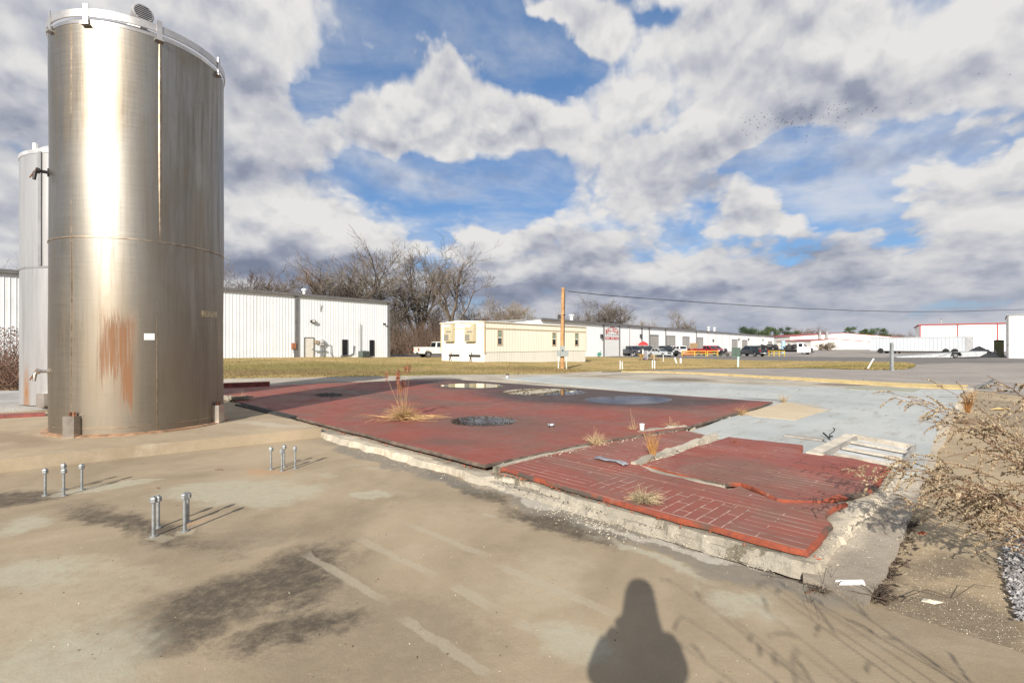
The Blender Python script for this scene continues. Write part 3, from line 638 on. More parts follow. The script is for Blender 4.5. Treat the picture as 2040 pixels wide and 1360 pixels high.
def radial_box(g, a, r0, r1, w, z0, z1, mi=0):
    ca, sa = math.cos(a), math.sin(a); tx, ty = -sa, ca
    vs = [(ca * r_ + tx * w / 2 * s, sa * r_ + ty * w / 2 * s, z) for z in (z0, z1) for r_, s in ((r0, -1), (r1, -1), (r1, 1), (r0, 1))]
    g.add(vs, [(3, 2, 1, 0), (4, 5, 6, 7), (0, 1, 5, 4), (1, 2, 6, 5), (2, 3, 7, 6), (3, 0, 4, 7)], mi)
T = thing('steel_tank', 'tall weathered stainless steel tank streaked with rust, standing on the concrete pad', 'tank', TC)
shell('shell', (0, 0, .03), TR_, TH - .03, STEEL, T)
g = MB(); g.lathe((0, 0, 0), [(TR_ + .005, TH - .05), (TR_ + .012, TH), (TR_ * .97, TH + .05), (TR_ * .6, TH + .17), (.25, TH + .24), (.22, TH + .30), (.01, TH + .30)], 96)
g.build('top_head', STEEL2, T, smooth=True)
g = MB(); g.lathe((0, 0, 0), [(TR_ + .005, TH + .05), (TR_ + .025, TH + .05), (TR_ + .025, TH + .17), (TR_ + .005, TH + .17)], 96)
g.f = [f for f in g.f if len(f) == 4]; g.mi = [0] * len(g.f); n = 96
g.f += [(3 * n + k, 3 * n + (k + 1) % n, (k + 1) % n, k) for k in range(n)]; g.mi += [0] * n
g.build('rim_band', RIMM, T, smooth=True, angle=30)
for px in (104, 174, 317, 432, 40, 560):
    a = tank_ang(px) if 98 < px < 447 else tank_ang(270) + math.pi + (px - 300) * .004
    g = MB(); radial_box(g, a, TR_ + .026, TR_ + .04, .075, TH - .08, TH + .24); radial_box(g, a, TR_ - .02, TR_ + .07, .13, TH - .10, TH - .08)
    g.build('lifting_lug', RIMM, T)
for px in (150, 429):
    a = tank_ang(px); g = MB(); radial_box(g, a, TR_ - .02, TR_ + .115, .20, 0.0, .34)
    bx = g.build('anchor_box', STEEL2, T)
    g = MB(); ca, sa = math.cos(a), math.sin(a)
    for s in (-.035, .035): g.tube([(ca * (TR_ + .05) - sa * s, sa * (TR_ + .05) + ca * s, .335), (ca * (TR_ + .05) - sa * s, sa * (TR_ + .05) + ca * s, .40)], .022, 6)
    g.build('anchor_nut', RUSTY, bx)
g = MB(); g.lathe((0, 0, 0), [(TR_ - .1, 0), (TR_ + .10, 0), (TR_ + .10, .014), (TR_ + .02, .03), (TR_ - .02, .03)], 96); g.build('base_flange', mat('flange_rust', (.34, .21, .13), .7, .5, .4, 7), T)
g = MB(); vseam(g, tank_ang(142), TR_, .03, TH - .05, .014, .004); vseam(g, tank_ang(319), TR_, 3.24, TH - .05, .026, .006); vseam(g, tank_ang(313), TR_, .03, 3.24, .012, .004)
g.lathe((0, 0, 0), [(TR_ - .01, 3.215), (TR_ + .011, 3.222), (TR_ + .011, 3.24), (TR_ - .01, 3.247)], 96); g.lathe((0, 0, 0), [(TR_ - .01, .12), (TR_ + .006, .124), (TR_ + .006, .134), (TR_ - .01, .14)], 96)
g.f = [f for f in g.f if len(f) == 4]; g.mi = [0] * len(g.f)
g.build('weld_seam', SEAM, T, smooth=True)
# patches on the shell: a white sticker and a name plate
def plate(name, px0, px1, py0, py1, m, off=.006):
    a0, a1 = tank_ang(px0), tank_ang(px1); g = MB(); n = 5
    Y = TC.y - TR_ * .8; zz = [CH - (q - HZ) / F * Y - TC.z for q in (py0, py1)]
    for i in range(n + 1):
        a = a0 + (a1 - a0) * i / n
        for r_ in (TR_ - .002, TR_ + off):
            for z in zz: g.v.append((r_ * math.cos(a), r_ * math.sin(a), z))
    for i in range(n):
        o = i * 4; g.f += [(o + 2, o + 6, o + 7, o + 3), (o, o + 4, o + 6, o + 2), (o + 1, o + 3, o + 7, o + 5)]; g.mi += [0] * 3
    g.f += [(0, 2, 3, 1), (n * 4, n * 4 + 1, n * 4 + 3, n * 4 + 2)]; g.mi += [0, 0]
    return g.build(name, m, T)
plate('sticker', 287, 308, 664, 677, WHITEP); plate('name_plate', 402, 431, 612, 626, mat('brass_plate', (.40, .33, .22), .45, .8, .3, 12), .012)
# mixer motor on the roof
aM = tank_ang(272); mp = Vector((math.cos(aM) * .95, math.sin(aM) * .95, TH + .30)); dv = Vector((math.cos(aM + .3), math.sin(aM + .3), .12)).normalized()
g = MB(); g.lathe(mp - dv * .32, [(.12, 0), (.14, .03), (.14, .50), (.155, .52), (.155, .60), (.14, .62)], 20, axis=dv); g.box((mp.x - .12, mp.y - .12, TH + .05), (mp.x + .12, mp.y + .12, TH + .2))
mo = g.build('mixer_motor', mat('grey_motor', (.36, .35, .35), .5, .5, .2, 8), T, smooth=True)
g = MB(); e = mp + dv * .301; ax = Vector((-dv.y, dv.x, 0)).normalized(); ay = dv.cross(ax)
for k in range(7):
    q = (k - 3) * .034; hw = math.sqrt(max(.0001, .125 ** 2 - q * q)); g.bar(e + ay * q - ax * hw, e + ay * q + ax * hw, .016, .006, up=dv)
g.build('fan_grille', BLACK, mo)
# sampling valves at the left side
for z, nm in ((CH - (350 - HZ) / F * 8.3 - .17, 'sample_valve'), (CH - (738 - HZ) / F * 8.3 - .17, 'drain_valve')):
    a = tank_ang(99) + math.radians(-6); d = Vector((math.cos(a), math.sin(a), 0)); s = d * (TR_ - .02); g = MB()
    g.tube([s + Vector((0, 0, z)), s + d * .14 + Vector((0, 0, z)), s + d * .18 + Vector((0, 0, z - .04)), s + d * .19 + Vector((0, 0, z - .16))], [.028, .028, .03, .022], 8)
    g.lathe(s + Vector((0, 0, z)), [(.07, 0), (.07, .03)], 12, axis=d); g.lathe(s + d * .12 + Vector((0, 0, z)), [(.045, 0), (.045, .05)], 10, axis=d)
    v_ = g.build(nm, DARKM if nm == 'sample_valve' else STEEL2, T, smooth=True)
    g = MB(); g.bar(s + d * .15 + Vector((0, 0, z + .05)), s + d * .24 + Vector((0, 0, z - .14)), .012, .02); g.build('valve_handle', RUSTY, v_)

# ------------------------------------------------------------ the white silo behind it
SCN = Vector((-10.43, 12.33, .27)); SR = 1.5
def silomat():
    m, t, b = newmat('white_silo_coat'); uv = t.n('ShaderNodeTexCoord').outputs['UV']; u, v_, _ = t.n_sep(uv)
    n1 = t.noise(t.mapping(uv, scale=(1, .06, 1)), 5, 6, .7)
    c = t.mix(t.mr(n1, .4, .7), (.46, .455, .45), (.36, .355, .35))
    w = t.comb(t.m('ADD', u, t.m('MULTIPLY', t.m('SUBTRACT', n1, .5), .25)), v_, 0); ru = (tank_ang(52, SCN, SR) % (2 * math.pi)) * SR
    k = t.m('MULTIPLY', t.blob(w, ru, .12, .11, .62, 0, .75), t.mr(t.noise(uv, 9, 5, .7), .25, .6, .4, 1))
    c = t.mix(t.m('MULTIPLY', k, .9), c, (.42, .18, .04))
    t.put(b.inputs['Base Color'], c); b.inputs['Roughness'].default_value = .40; b.inputs['Metallic'].default_value = .6; return m
SL = thing('white_silo', 'slim white silo with a rust stain near its foot, half hidden behind the steel tank', 'silo', SCN)
shell('shell', (0, 0, .02), SR, 5.72, silomat(), SL, 96, 8, .002, 9)
g = MB(); g.lathe((0, 0, 0), [(SR + .01, 5.68), (SR + .02, 5.76), (SR - .05, 5.80), (SR - .3, 5.98), (.6, 6.06), (.01, 6.08)], 64); g.build('top_head', mat('silo_top', (.50, .50, .51), .5, .3), SL, smooth=True)
g = MB(); g.lathe((0, 0, 0), [(SR - .01, 3.10), (SR + .012, 3.105), (SR + .012, 3.15), (SR - .01, 3.155)], 64); g.f = [f for f in g.f if len(f) == 4]; g.mi = [0] * len(g.f); g.build('ring_seam', mat('grey_seam', (.22, .22, .23), .6, .3), SL, smooth=True)
a = tank_ang(81, SCN, SR); g = MB(); radial_box(g, a, SR - .01, SR + .03, .075, 3.16, 5.7); g.build('conduit', mat('grey_seam', (.22, .22, .23)), SL)
a = tank_ang(90, SCN, SR); g = MB(); radial_box(g, a, SR - .02, SR + .12, .18, 0, .3); g.build('anchor_box', STEEL2, SL)
g = MB(); g.tube([(math.cos(tank_ang(60, SCN, SR)) * (SR - .1), math.sin(tank_ang(60, SCN, SR)) * (SR - .1), 5.8), (math.cos(tank_ang(60, SCN, SR)) * (SR - .1), math.sin(tank_ang(60, SCN, SR)) * (SR - .1), 5.95)], .05, 8); g.build('roof_vent', WHITEP, SL)

# ------------------------------------------------------------ anchor bolts in the slab
GALV = mat('galvanised_steel', (.30, .315, .32), .5, .6, .2, 20, bmp=.15, bscale=90)
BOLTS = [('front group', [((306, 1068), 990), ((315, 1051), 988), ((368, 1058), 983), ((374, 1040), 982)]),
         ('left group by the pad', [((90, 987), 934), ((127, 987), 934), ((127, 975), 924), ((163, 975), 925)]),
         ('group near the bricks', [((540, 935), 891), ((561.5, 938), 896), ((566, 930), 887), ((588, 933), 890)])]
WHICH = {0: ['front left', 'rear left', 'front right', 'rear right'], 1: ['leftmost', 'front middle', 'rear middle', 'rightmost'], 2: ['leftmost', 'front middle', 'rear middle', 'rightmost']}
for gi, (gn, lst) in enumerate(BOLTS):
    for bi, ((px, py), ty) in enumerate(lst):
        b0 = P(px, py); h = (py - ty) / F * b0.y
        t = thing('anchor_bolt', 'galvanised anchor bolt in the slab, %s of the %s' % (WHICH[gi][bi], gn), 'bolt', b0, rnd.uniform(0, 1), 'anchor bolts left standing in the slab')
        g = MB(); g.tube([(0, 0, -.02), (0, 0, .012)], .03, 12); g.tube([(0, 0, .012), (0, 0, h - .005)], .0125 if gi else .0145, 12); g.build('rod', GALV, t, smooth=True)
        g = MB(); g.lathe((0, 0, 0), [(.027, h - .045), (.029, h - .04), (.029, h - .008), (.025, h)], 6); g.tube([(0, 0, h - .01), (0, 0, h + .012)], .012, 10); g.build('nut', GALV, t)
        if bi in (0, 3):
            pass
# ------------------------------------------------------------ buildings
def ribbed(name, base, pitch=.30, dark=.55, axis=0, rough=.5, dirt=.25):
    m, t, b = newmat(name); o = t.n('ShaderNodeTexCoord').outputs['Object']; c3 = t.n_sep(o)
    x = c3[axis]; fr = t.m('FRACT', t.m('DIVIDE', x, pitch))
    rib = t.m('MULTIPLY', t.mr(fr, .0, .06), t.mr(fr, .16, .10))
    n1 = t.noise(t.mapping(o, scale=(1, 1, .2)), .8, 6, .65)
    pid = t.m('FLOOR', t.m('DIVIDE', x, pitch * 3)); wn = t.n('ShaderNodeTexWhiteNoise', noise_dimensions='1D'); t.put(wn.inputs['W'], pid)
    c = t.mix(t.m('MULTIPLY', t.mr(n1, .4, .75), dirt), base, tuple(q * .72 for q in base))
    c = t.mix(t.m('MULTIPLY', wn.outputs[0], .10), c, tuple(q * .7 for q in base))
    t.put(b.inputs['Base Color'], c); b.inputs['Roughness'].default_value = rough; b.inputs['Specular IOR Level'].default_value = .35
    bump(t, b, t.m('ADD', rib, t.m('MULTIPLY', t.noise(o, 3, 4, .6), .08)), .9, .05); return m
WALLW = mat('white_ribbed_steel', (.72, .745, .755), .45, 0, .05, .5, dirt=((.56, .56, .54), .35)); WALLP = mat('white_wall_panel', (.86, .87, .87), .5, 0, .03, .7, dirt=((.66, .64, .6), .3))
TRIM = mat('grey_trim', (.16, .155, .155), .5, .2, .15, 3); ROOFG = mat('grey_roof', (.33, .33, .33), .5, .4, .1, 1); REDT = mat('red_trim', (.30, .055, .05), .5, 0, .15, 3)
GLASS = mat('dark_glass', (.012, .014, .018), .08, 0, .2, 2, spec=.6); DOORW = mat('cream_door', (.62, .60, .54), .5, 0, .06, 3)
ROLL = None
def rollmat():
    m, t, b = newmat('tan_roller_door'); o = t.n('ShaderNodeTexCoord').outputs['Object']; z = t.n_sep(o)[2]
    fr = t.m('FRACT', t.m('DIVIDE', z, .6)); k = t.m('MULTIPLY', t.mr(fr, 0, .06), t.mr(fr, .2, .14))
    c = t.mix(t.m('MULTIPLY', k, .5), t.mix(t.mr(t.noise(o, .6, 5, .6), .4, .7), (.36, .345, .32), (.30, .285, .265)), (.18, .17, .16))
    t.put(b.inputs['Base Color'], c); b.inputs['Roughness'].default_value = .55; bump(t, b, k, .8, .03); return m
ROLL = rollmat()
class Wall:                         # a wall's frame: origin at a corner, x along the wall, -y outwards
    def __init__(s, A, d): s.A = Vector((A[0], A[1])); s.d = Vector(d).normalized()
    def at(s, px, py=None):
        t = (px - 1020) / F; k = (s.A.x - t * s.A.y) / (t * s.d.y - s.d.x); Y = s.A.y + k * s.d.y
        return (k, CH - (py - HZ) / F * Y) if py is not None else k
    def span(s, x0, x1, y0, y1):    # photo rectangle on the wall: along0, along1, z0, z1
        a, b = s.at(x0), s.at(x1); xm = (x0 + x1) / 2
        z1 = s.at(xm, y0)[1]; z0 = s.at(xm, y1)[1]
        return min(a, b), max(a, b), z0, z1
# --- left white shed (photo x 0 to 777)
W1 = Wall((-14.7, 58.3), (-11.8, -14.0)); RZ1 = math.atan2(14.0, 11.8)          # local +x runs towards the far right corner
S1 = thing('white_metal_shed', 'long white ribbed metal shed with grey trim behind the lawn on the left', 'building', (-14.7, 58.3, 0), RZ1)
L1 = 46.0; E1 = 6.80; gz = .05
g = MB(); g.box((-L1, 0, -.2), (0, 24, E1)); 
for k in range(int(L1 / .305)):
    x = -k * .305 - .15; g.prism([(x - .034, -.001), (x - .016, -.024), (x + .016, -.024), (x + .034, -.001)], .12, E1 - .05)
wl = g.build('wall', WALLW, S1)
g = MB(); g.prism([(-L1 - .1, -.16), (.14, -.16), (.14, 24.2), (-L1 - .1, 24.2)], E1, [E1 + .10, E1 + .10, E1 + 2.0, E1 + 2.0]); g.build('roof', ROOFG, S1)
g = MB(); g.box((-L1 - .1, -.24, E1 - .14), (.2, -.002, E1 + .12)); g.build('gutter', TRIM, S1)
def lx(px): return -W1.at(px)
for px, w in ((590.5, .34), (774, .34)):
    g = MB(); g.box((lx(px) - w / 2, -.12, .05), (lx(px) + w / 2, -.003, E1 - .14)); g.build('downspout', TRIM, S1)
def rect1(x0, x1, y0, y1): a, b, z0, z1 = W1.span(x0, x1, y0, y1); return -b, -a, z0, z1
def framed(parent, nm, r_, frame_m, fill_m, fr=.07, proud=.05, extra=None):
    a, b, z0, z1 = r_; g = MB()
    for q in (((a - fr, -proud - .03, z0), (a, -.002, z1 + fr)), ((b, -proud - .03, z0), (b + fr, -.002, z1 + fr)), ((a, -proud - .03, z1), (b, -.002, z1 + fr))): g.box(*q)
    if nm != 'door': g.box((a - fr, -proud - .03, z0 - fr), (b + fr, -.002, z0))
    fo = MB().box((a, -proud, z0), (b, -.002, z1)).build(nm, fill_m, parent); g.build('frame', frame_m, fo); return fo
dr = rect1(607, 624, 673, 712); dr = (dr[0], dr[1], .2, dr[3]); d_ = framed(S1, 'door', dr, mat('dark_frame', (.08, .075, .07), .6), DOORW)
MB().box((dr[1] - .16, -.09, dr[2] + .95), (dr[1] - .06, -.03, dr[2] + 1.03)).build('handle', DARKM, d_)
for r_ in (rect1(682, 691.5, 677, 708.5), rect1(736, 744.5, 678, 708.5)): framed(S1, 'window', r_, mat('dark_frame', (.08, .075, .07)), GLASS, .05)
a, b, z0, z1 = rect1(618, 626.5, 637.5, 642.5); lamp = MB().box((a, -.3, z0), (b, -.003, z1)).build('flood_lamp', DARKM, S1); MB().box((a + .08, -.315, z0 + .06), (b - .08, -.302, z1 - .06)).build('lens', WHITEP, lamp)
a, z = W1.at(764, 645); MB().box((-a - .1, -.35, z - .08), (-a + .1, -.003, z + .08)).build('camera', DARKM, S1)
a, z = W1.at(617, 575); g = MB(); g.lathe((-a, 1.2, E1 + .05), [(.14, 0), (.14, .55), (.26, .58), (.26, .72), (.12, .8)], 16); g.build('roof_vent', WHITEP, S1, smooth=True)
a, b, z0, z1 = rect1(580.5, 588, 683, 694.5); g = MB(); g.box((a, -.22, z0), (b, -.003, z1)); eb = g.build('electric_box', mat('rust_box', (.30, .12, .06), .7, 0, .3, 5), S1)
MB().tube([((a + b) / 2, -.1, z0), ((a + b) / 2, -.1, .9), ((a + b) / 2 + .1, -.08, .3)], .04, 6).build('conduit', TRIM, eb)
a, b, z0, z1 = rect1(626.5, 634, 677.5, 684); MB().box((a, -.2, z0), (b, -.003, z1)).build('meter_box', mat('tan_box', (.38, .30, .22), .6), S1)
a, b, z0, z1 = rect1(636, 643, 676, 688); g = MB(); g.box((a, -.26, z0), (b, -.003, z1)); g.lathe(((a + b) / 2, -.26, z1 - .25), [(.16, 0), (.14, .1)], 14, axis=(0, -1, 0)); g.build('meter', mat('grey_box', (.42, .42, .41), .5), S1)
g = MB(); xm = (a + b) / 2
for dx in (-.15, .05, .25): g.tube([(xm + dx, -.12, z0 + .1), (xm + dx, -.12, .25)], .045, 6)
g.tube([(xm - .7, -.14, 1.0), (xm + .6, -.14, 1.0)], .06, 6); g.tube([(xm + .5, -.12, 1.7), (xm + 1.0, -.12, 1.7), (xm + 1.05, -.12, .8), (xm + 1.3, -.12, .25)], .04, 6); g.build('gas_pipe', GALV, S1)
g = MB(); a, z = W1.at(697, 704); g.tube([(-a - 1.2, -.08, .42), (-a + .0, -.08, .5), (-a + .35, -.08, .7), (-a + .45, -.08, 1.6)], .05, 6); g.build('drain_pipe', TRIM, S1)
a, z = W1.at(638.5, 615); MB().tube([(-a, -.03, z - .3), (-a, -.1, z + .45)], .03, 6).build('aerial_bracket', TRIM, S1)
# air conditioner and the thin pole next to it
a, b, z0, z1 = rect1(708, 724, 699.8, 712)
AC = thing('air_conditioner', 'dark green boxy air conditioner on the ground against the white shed', 'air conditioner', S1.matrix_basis @ Vector(((a + b) / 2, -.9, .12)), RZ1)
w = (b - a) * .85; ACM = mat('green_grey_unit', (.10, .125, .11), .6, .2, .2, 6)
MB().box((-w / 2, -w / 2, 0), (w / 2, w / 2, .84)).build('cabinet', ACM, AC)
g = MB()
for k in range(6): g.box((-w / 2 + .05, -w / 2 - .012, .1 + k * .115), (w / 2 - .05, -w / 2 - .002, .15 + k * .115))
g.build('louvre', DARKM, AC); MB().lathe((0, 0, .842), [(w * .38, 0), (w * .38, .03), (w * .1, .04)], 16).build('fan_guard', DARKM, AC)
p = S1.matrix_basis @ Vector((-W1.at(716), -.14, .1)); o = own_origin(MB().tube([p, p + Vector((0, 0, 4.0))], .035, 8).build('thin_pole', DARKM), p); tag(o, 'thin dark upright pole behind the green air conditioner by the white shed', 'pole')

# --- office trailer
OX = Vector((10.8, 12.8)).normalized(); OA = Vector((-2.4, 42.0)); RZ2 = math.atan2(OX.y, OX.x)
W2 = Wall(OA, OX); OB = .0
OT = thing('office_trailer', 'long cream site office trailer with two wall air conditioners and a white skirt', 'trailer', (OA.x, OA.y, OB), RZ2)
CREAM = ribbed('cream_siding', (.82, .775, .66), .41, rough=.55, dirt=.2); CREAME = mat('cream_end', (.80, .755, .63), .55, 0, .05, 1.5, dirt=((.5, .42, .3), .3)); TANT = mat('tan_trim', (.52, .41, .27), .6, 0, .1, 4); SKIRT = ribbed('white_skirt', (.74, .71, .63), .33, dirt=.35)
OL, OW, OH, OS = 16.7, 5.6, 3.66, 1.02
MB().box((0, 0, OS), (OL, OW, OH)).build('body', [CREAM], OT)
MB().box((-.012, .0, OS), (-.002, OW, OH)).build('end_panel', CREAME, OT)
g = MB(); g.box((.04, .04, -.25), (OL - .04, OW - .04, OS - .003)); g.build('skirt', SKIRT, OT)
g = MB(); g.side([(-.12, OH), (OL + .1, OH), (OL + .1, OH + .05), (-.12, OH + .05)], -.1, OW + .1)
g.add([(-.1, -.08, OH + .05), (-.1, OW + .08, OH + .05), (-.1, OW * .55, OH + .22), (OL, -.08, OH + .05), (OL, OW + .08, OH + .05), (OL, OW * .55, OH + .22)], [(0, 2, 1), (3, 4, 5), (0, 3, 5, 2), (2, 5, 4, 1)]); g.build('roof', CREAME, OT)
g = MB(); zt = OH - .58
g.box((-.02, -.045, zt), (OL, -.002, zt + .09)); g.box((-.06, -.045, OS - .1), (.1, -.003, OH)); g.box((OL - .08, -.04, OS - .1), (OL + .03, -.003, OH)); g.box((-.045, .1, zt), (-.013, OW, zt + .07)); g.box((-.02, -.06, OH - .05), (OL, -.003, OH + .02)); g.box((-.05, OW - .1, OS), (-.013, OW + .02, OH))
g.build('trim', TANT, OT)
for x0, x1, y0, y1 in ((991, 999, 659, 685.5), (1100, 1106.5, 663.5, 686.5), (1145, 1151, 664.5, 687)):
    a, b, z0, z1 = W2.span(x0, x1, y0, y1); z0 -= OB; z1 -= OB
    wf = MB(); f_ = .09
    for q in (((a - f_, -.06, z0 - f_), (a, -.003, z1 + f_)), ((b, -.06, z0 - f_), (b + f_, -.003, z1 + f_)), ((a, -.06, z1), (b, -.003, z1 + f_)), ((a, -.06, z0 - f_), (b, -.003, z0))): wf.box(*q)
    wo = MB().box((a, -.03, z0), (b, -.004, z1)).build('window', GLASS, OT); wf.build('frame', TANT, wo)
    MB().box((a, -.045, (z0 + z1) / 2 - .04), (b, -.031, (z0 + z1) / 2 + .04)).build('sash', WHITEP, wo); MB().box((a + .05, -.034, (z0 + z1) / 2 + .04), (b - .05, -.0305, z1 - .05)).build('blind', mat('green_blind', (.22, .28, .22), .7), wo)
EW = Wall(OA, (-OX.y, OX.x)); UNIT = mat('tan_unit', (.42, .37, .25), .55, .1, .1, 5); UNITG = mat('unit_grille', (.22, .21, .18), .6, .2, .25, 30)
for x0, x1 in ((931, 949.5), (890, 907)):
    a, b = EW.at(x1), EW.at(x0)
    z0 = EW.at((x0 + x1) / 2, 680)[1]; z1 = EW.at((x0 + x1) / 2, 644.5)[1]; a, b = min(a, b), max(a, b); m_ = z0 + (z1 - z0) * .42
    u_ = thing('wall_air_conditioner', 'tan wall hung air conditioner on the trailer end, %s' % ('nearer to the trailer corner' if x0 > 900 else 'next to the white pickup'), 'air conditioner', OT.matrix_basis @ Vector((-.012, (a + b) / 2, z0 - OB)), RZ2, 'air conditioners on the trailer end')
    w = (b - a) / 2; h = z1 - z0
    MB().side([(0, 0), (0, h), (-.28, h - .05), (-.36, h * .45), (-.36, 0)], -w, w).build('case', UNIT, u_)
    MB().box((-.375, -w * .1, .08), (-.362, w * .92, h * .38)).build('coil_grille', UNITG, u_); MB().box((-.37, -w * .92, .1), (-.362, -w * .2, h * .36)).build('access_panel', UNIT, u_)
    MB().box((-.365, -w * .7, h * .5), (-.34, w * .5, h * .57)).build('vent_slot', UNITG, u_); MB().box((-.305, -w * .3, h * .82), (-.285, w * .8, h * .94)).build('notice', WHITEP, u_)
for px in (946, 905):
    a = EW.at(px); q = OT.matrix_basis @ Vector((-.02, a, 0))
    h_ = thing('tow_hitch', 'black steel tow hitch frame against the trailer skirt, %s' % ('near the trailer corner' if px > 920 else 'on the pickup side'), 'hitch', q, RZ2, 'tow hitches at the trailer end')
    g = MB(); g.box((-.05, -.7, .62), (.0, .7, .80)); g.build('cross_bar', DARKM, h_); g = MB(); g.bar((-.03, .5, .62), (-.5, .1, .25), .08, .1); g.bar((-.03, .3, .62), (-.03, .3, .2), .07, .07); g.build('drawbar', DARKM, h_); MB().tube([(-.03, .4, .8), (-.03, .4, 1.02)], .03, 6).build('jack', DARKM, h_)
# --- long workshop with the sign
MX = Vector((115.5, 149.0)).normalized(); MA = Vector((4.34, 72.0)); RZ3 = math.atan2(MX.y, MX.x); W3 = Wall(MA, MX)
ML = 188.0; ME = 5.55; MG = -.55
M3 = thing('workshop', 'very long white metal workshop with many grey roller doors and a painted red company sign', 'building', (MA.x, MA.y, 0), RZ3)
MB().box((0, 0, MG - .3), (ML, 14, ME)).build('wall', WALLP, M3)
g = MB(); g.prism([(-.15, -.25), (ML + .2, -.25), (ML + .2, 14.2), (-.15, 14.2)], ME, [ME + .10, ME + .10, ME - .9, ME - .9]); g.build('roof', ROOFG, M3)
g = MB(); g.box((-.2, -.36, ME - .22), (ML + .3, -.003, ME + .12)); g.build('gutter', TRIM, M3)
for i, z in enumerate((100, 242, 330, 445, 512, 660, 937, 1040, 1113, 1168, 1236, 1335, 1420, 1500, 1577)):
    px = 1180 + z * .2206; s = W3.at(px); dk = i in (0, 1, 3, 4, 5, 6)
    w = .18 if dk else .12
    MB().box((s - w, -.16, MG), (s + w, -.003, ME - .22)).build('downspout', TRIM if dk else mat('pale_joint', (.36, .33, .32), .6), M3)
for i, (z0_, z1_, y0) in enumerate(((520, 593, 490), (670, 745, 498), (815, 873, 506), (943, 997, 513), (1260, 1308, 530), (1352, 1397, 535), (1587, 1620, 546))):
    x0, x1 = 1180 + z0_ * .2206, 1180 + z1_ * .2206; a, b, zz, zt = W3.span(x0, x1, 560 + y0 * .2206, 700)
    if i == 1:
        zm = MG + 2.1
        fo = MB().box((a, -.06, zm), (b, -.003, zt)).build('roller_door', ROLL, M3, ); MB().box((a, -.02, MG), (b, -.003, zm - .002)).build('dark_opening', BLACK, M3)
    else: fo = MB().box((a, -.06, MG), (b, -.003, zt)).build('roller_door', ROLL, M3)
    g = MB(); g.box((a - .12, -.12, zt), (b + .12, -.003, zt + .16)); g.box((a - .12, -.1, MG), (a - .004, -.003, zt)); g.box((b + .004, -.1, MG), (b + .12, -.003, zt)); g.build('frame', TRIM, fo)
for px, py in ((1275.5, 669), (1197, 669.5), (1471, 676), (1490.5, 676), (1420, 678), (1519, 677)):
    a, z = W3.at(px, py); MB().box((a - .25, -.35, z - .35), (a + .25, -.003, z + .35)).build('wall_lamp', DARKM, M3)
for px, z_ in ((1180 + 1805 * .2206 - 400, .6), (1438, .9), (1449, .9)):
    a = W3.at(px); MB().lathe((a, 4, ME - .35), [(.3, 0), (.3, 1.0 + z_), (.5, 1.05 + z_), (.5, 1.3 + z_)], 10).build('roof_vent', WHITEP, M3)
# the sign painted on its white board
sa, sb, sz0, sz1 = W3.span(1204.5, 1233, 646, 680)
SG = MB().box((sa, -.05, MG + .1), (sb, -.004, ME - .3)).build('sign_board', WHITEP, M3)
REDL = mat('red_lettering', (.42, .035, .035), .5, 0, .06); GREYL = mat('grey_lettering', (.20, .21, .23), .6, 0, .06)
def letters(txt, size, off=0.0):
    cu = bpy.data.curves.new('t', 'FONT'); cu.body = txt; cu.size = size; cu.offset = off; cu.extrude = .004; cu.align_x = 'CENTER'; cu.resolution_u = 3
    ob = bpy.data.objects.new('t', cu); COL.objects.link(ob); bpy.context.view_layer.update()
    me = bpy.data.meshes.new_from_object(ob.evaluated_get(bpy.context.evaluated_depsgraph_get()))
    vs = [v.co.copy() for v in me.vertices]; fs = [tuple(p.vertices) for p in me.polygons]
    bpy.data.objects.remove(ob); bpy.data.meshes.remove(me); return vs, fs
def word(parent, nm, txt, xc, zc, width, height, m, y=-.056, arch=0.0, bold=.02, serif=False):
    g = MB(); n = len(txt); adv = width / n
    for i, ch in enumerate(txt):
        if ch == ' ': continue
        vs, fs = letters(ch, 1.0, bold); xs = [v.x for v in vs]; zs = [v.y for v in vs]; w = max(xs) - min(xs); h = max(zs) - min(zs)
        k = (i + .5) / n * 2 - 1; cx = xc + k * width / 2; sx = (adv * .86 / w) if w > .3 else (adv * .4 / w); sy = height / h if h > .4 else height
        up = arch * (1 - k * k); sh = -arch * 2 * k * 2 / width
        pts = [Vector((cx + (v.x - (max(xs) + min(xs)) / 2) * sx, y - v.z * .4, zc + up + (v.y - min(zs)) * sy + (v.x - (max(xs) + min(xs)) / 2) * sx * sh)) for v in vs]
        g.add(pts, fs)
        if serif and ch in 'MATEH':
            for e in (-1, 1):
                if ch == 'T' and e == 1: continue
                ex = cx + (0 if ch == 'T' else e * adv * .3); g.cbox((ex, y - .002, zc + up + (ex - cx) * sh + .03), (adv * .34, .006, .08))
    return g.build(nm, m, parent, fix=False)
sw = sb - sa; xc = (sa + sb) / 2
word(SG, 'lettering', 'MACTECH', xc, W3.at(1219, 661)[1] - .62, sw * .90, .98, REDL, arch=.62, bold=.042, serif=True)
zt_ = W3.at(1219, 668)[1]; word(SG, 'small_lettering', 'ON-SITE MACHINING', xc, zt_ - .05, sw * .92, .36, GREYL, bold=.02)
zb1, zb0 = W3.at(1219, 671.2)[1], W3.at(1219, 676.4)[1]
MB().box((sa + .12, -.06, zb0), (sb - .12, -.051, zb1)).build('red_stripe', REDL, SG)
g = MB(); rr = random.Random(5); x = sa + .4
for seg in ((.03, .31), (.40, .66), (.71, .97)):          # the stripe's white words are too small to read in the photo
    x = sa + seg[0] * sw + .12
    while x < sa + seg[1] * sw - .1: w = rr.uniform(.12, .24); g.box((x, -.064, (zb0 + zb1) / 2 - .10), (x + w, -.061, (zb0 + zb1) / 2 + rr.choice((.06, .1, .1)))); x += w + .05
g.build('stripe_lettering', WHITEP, SG)
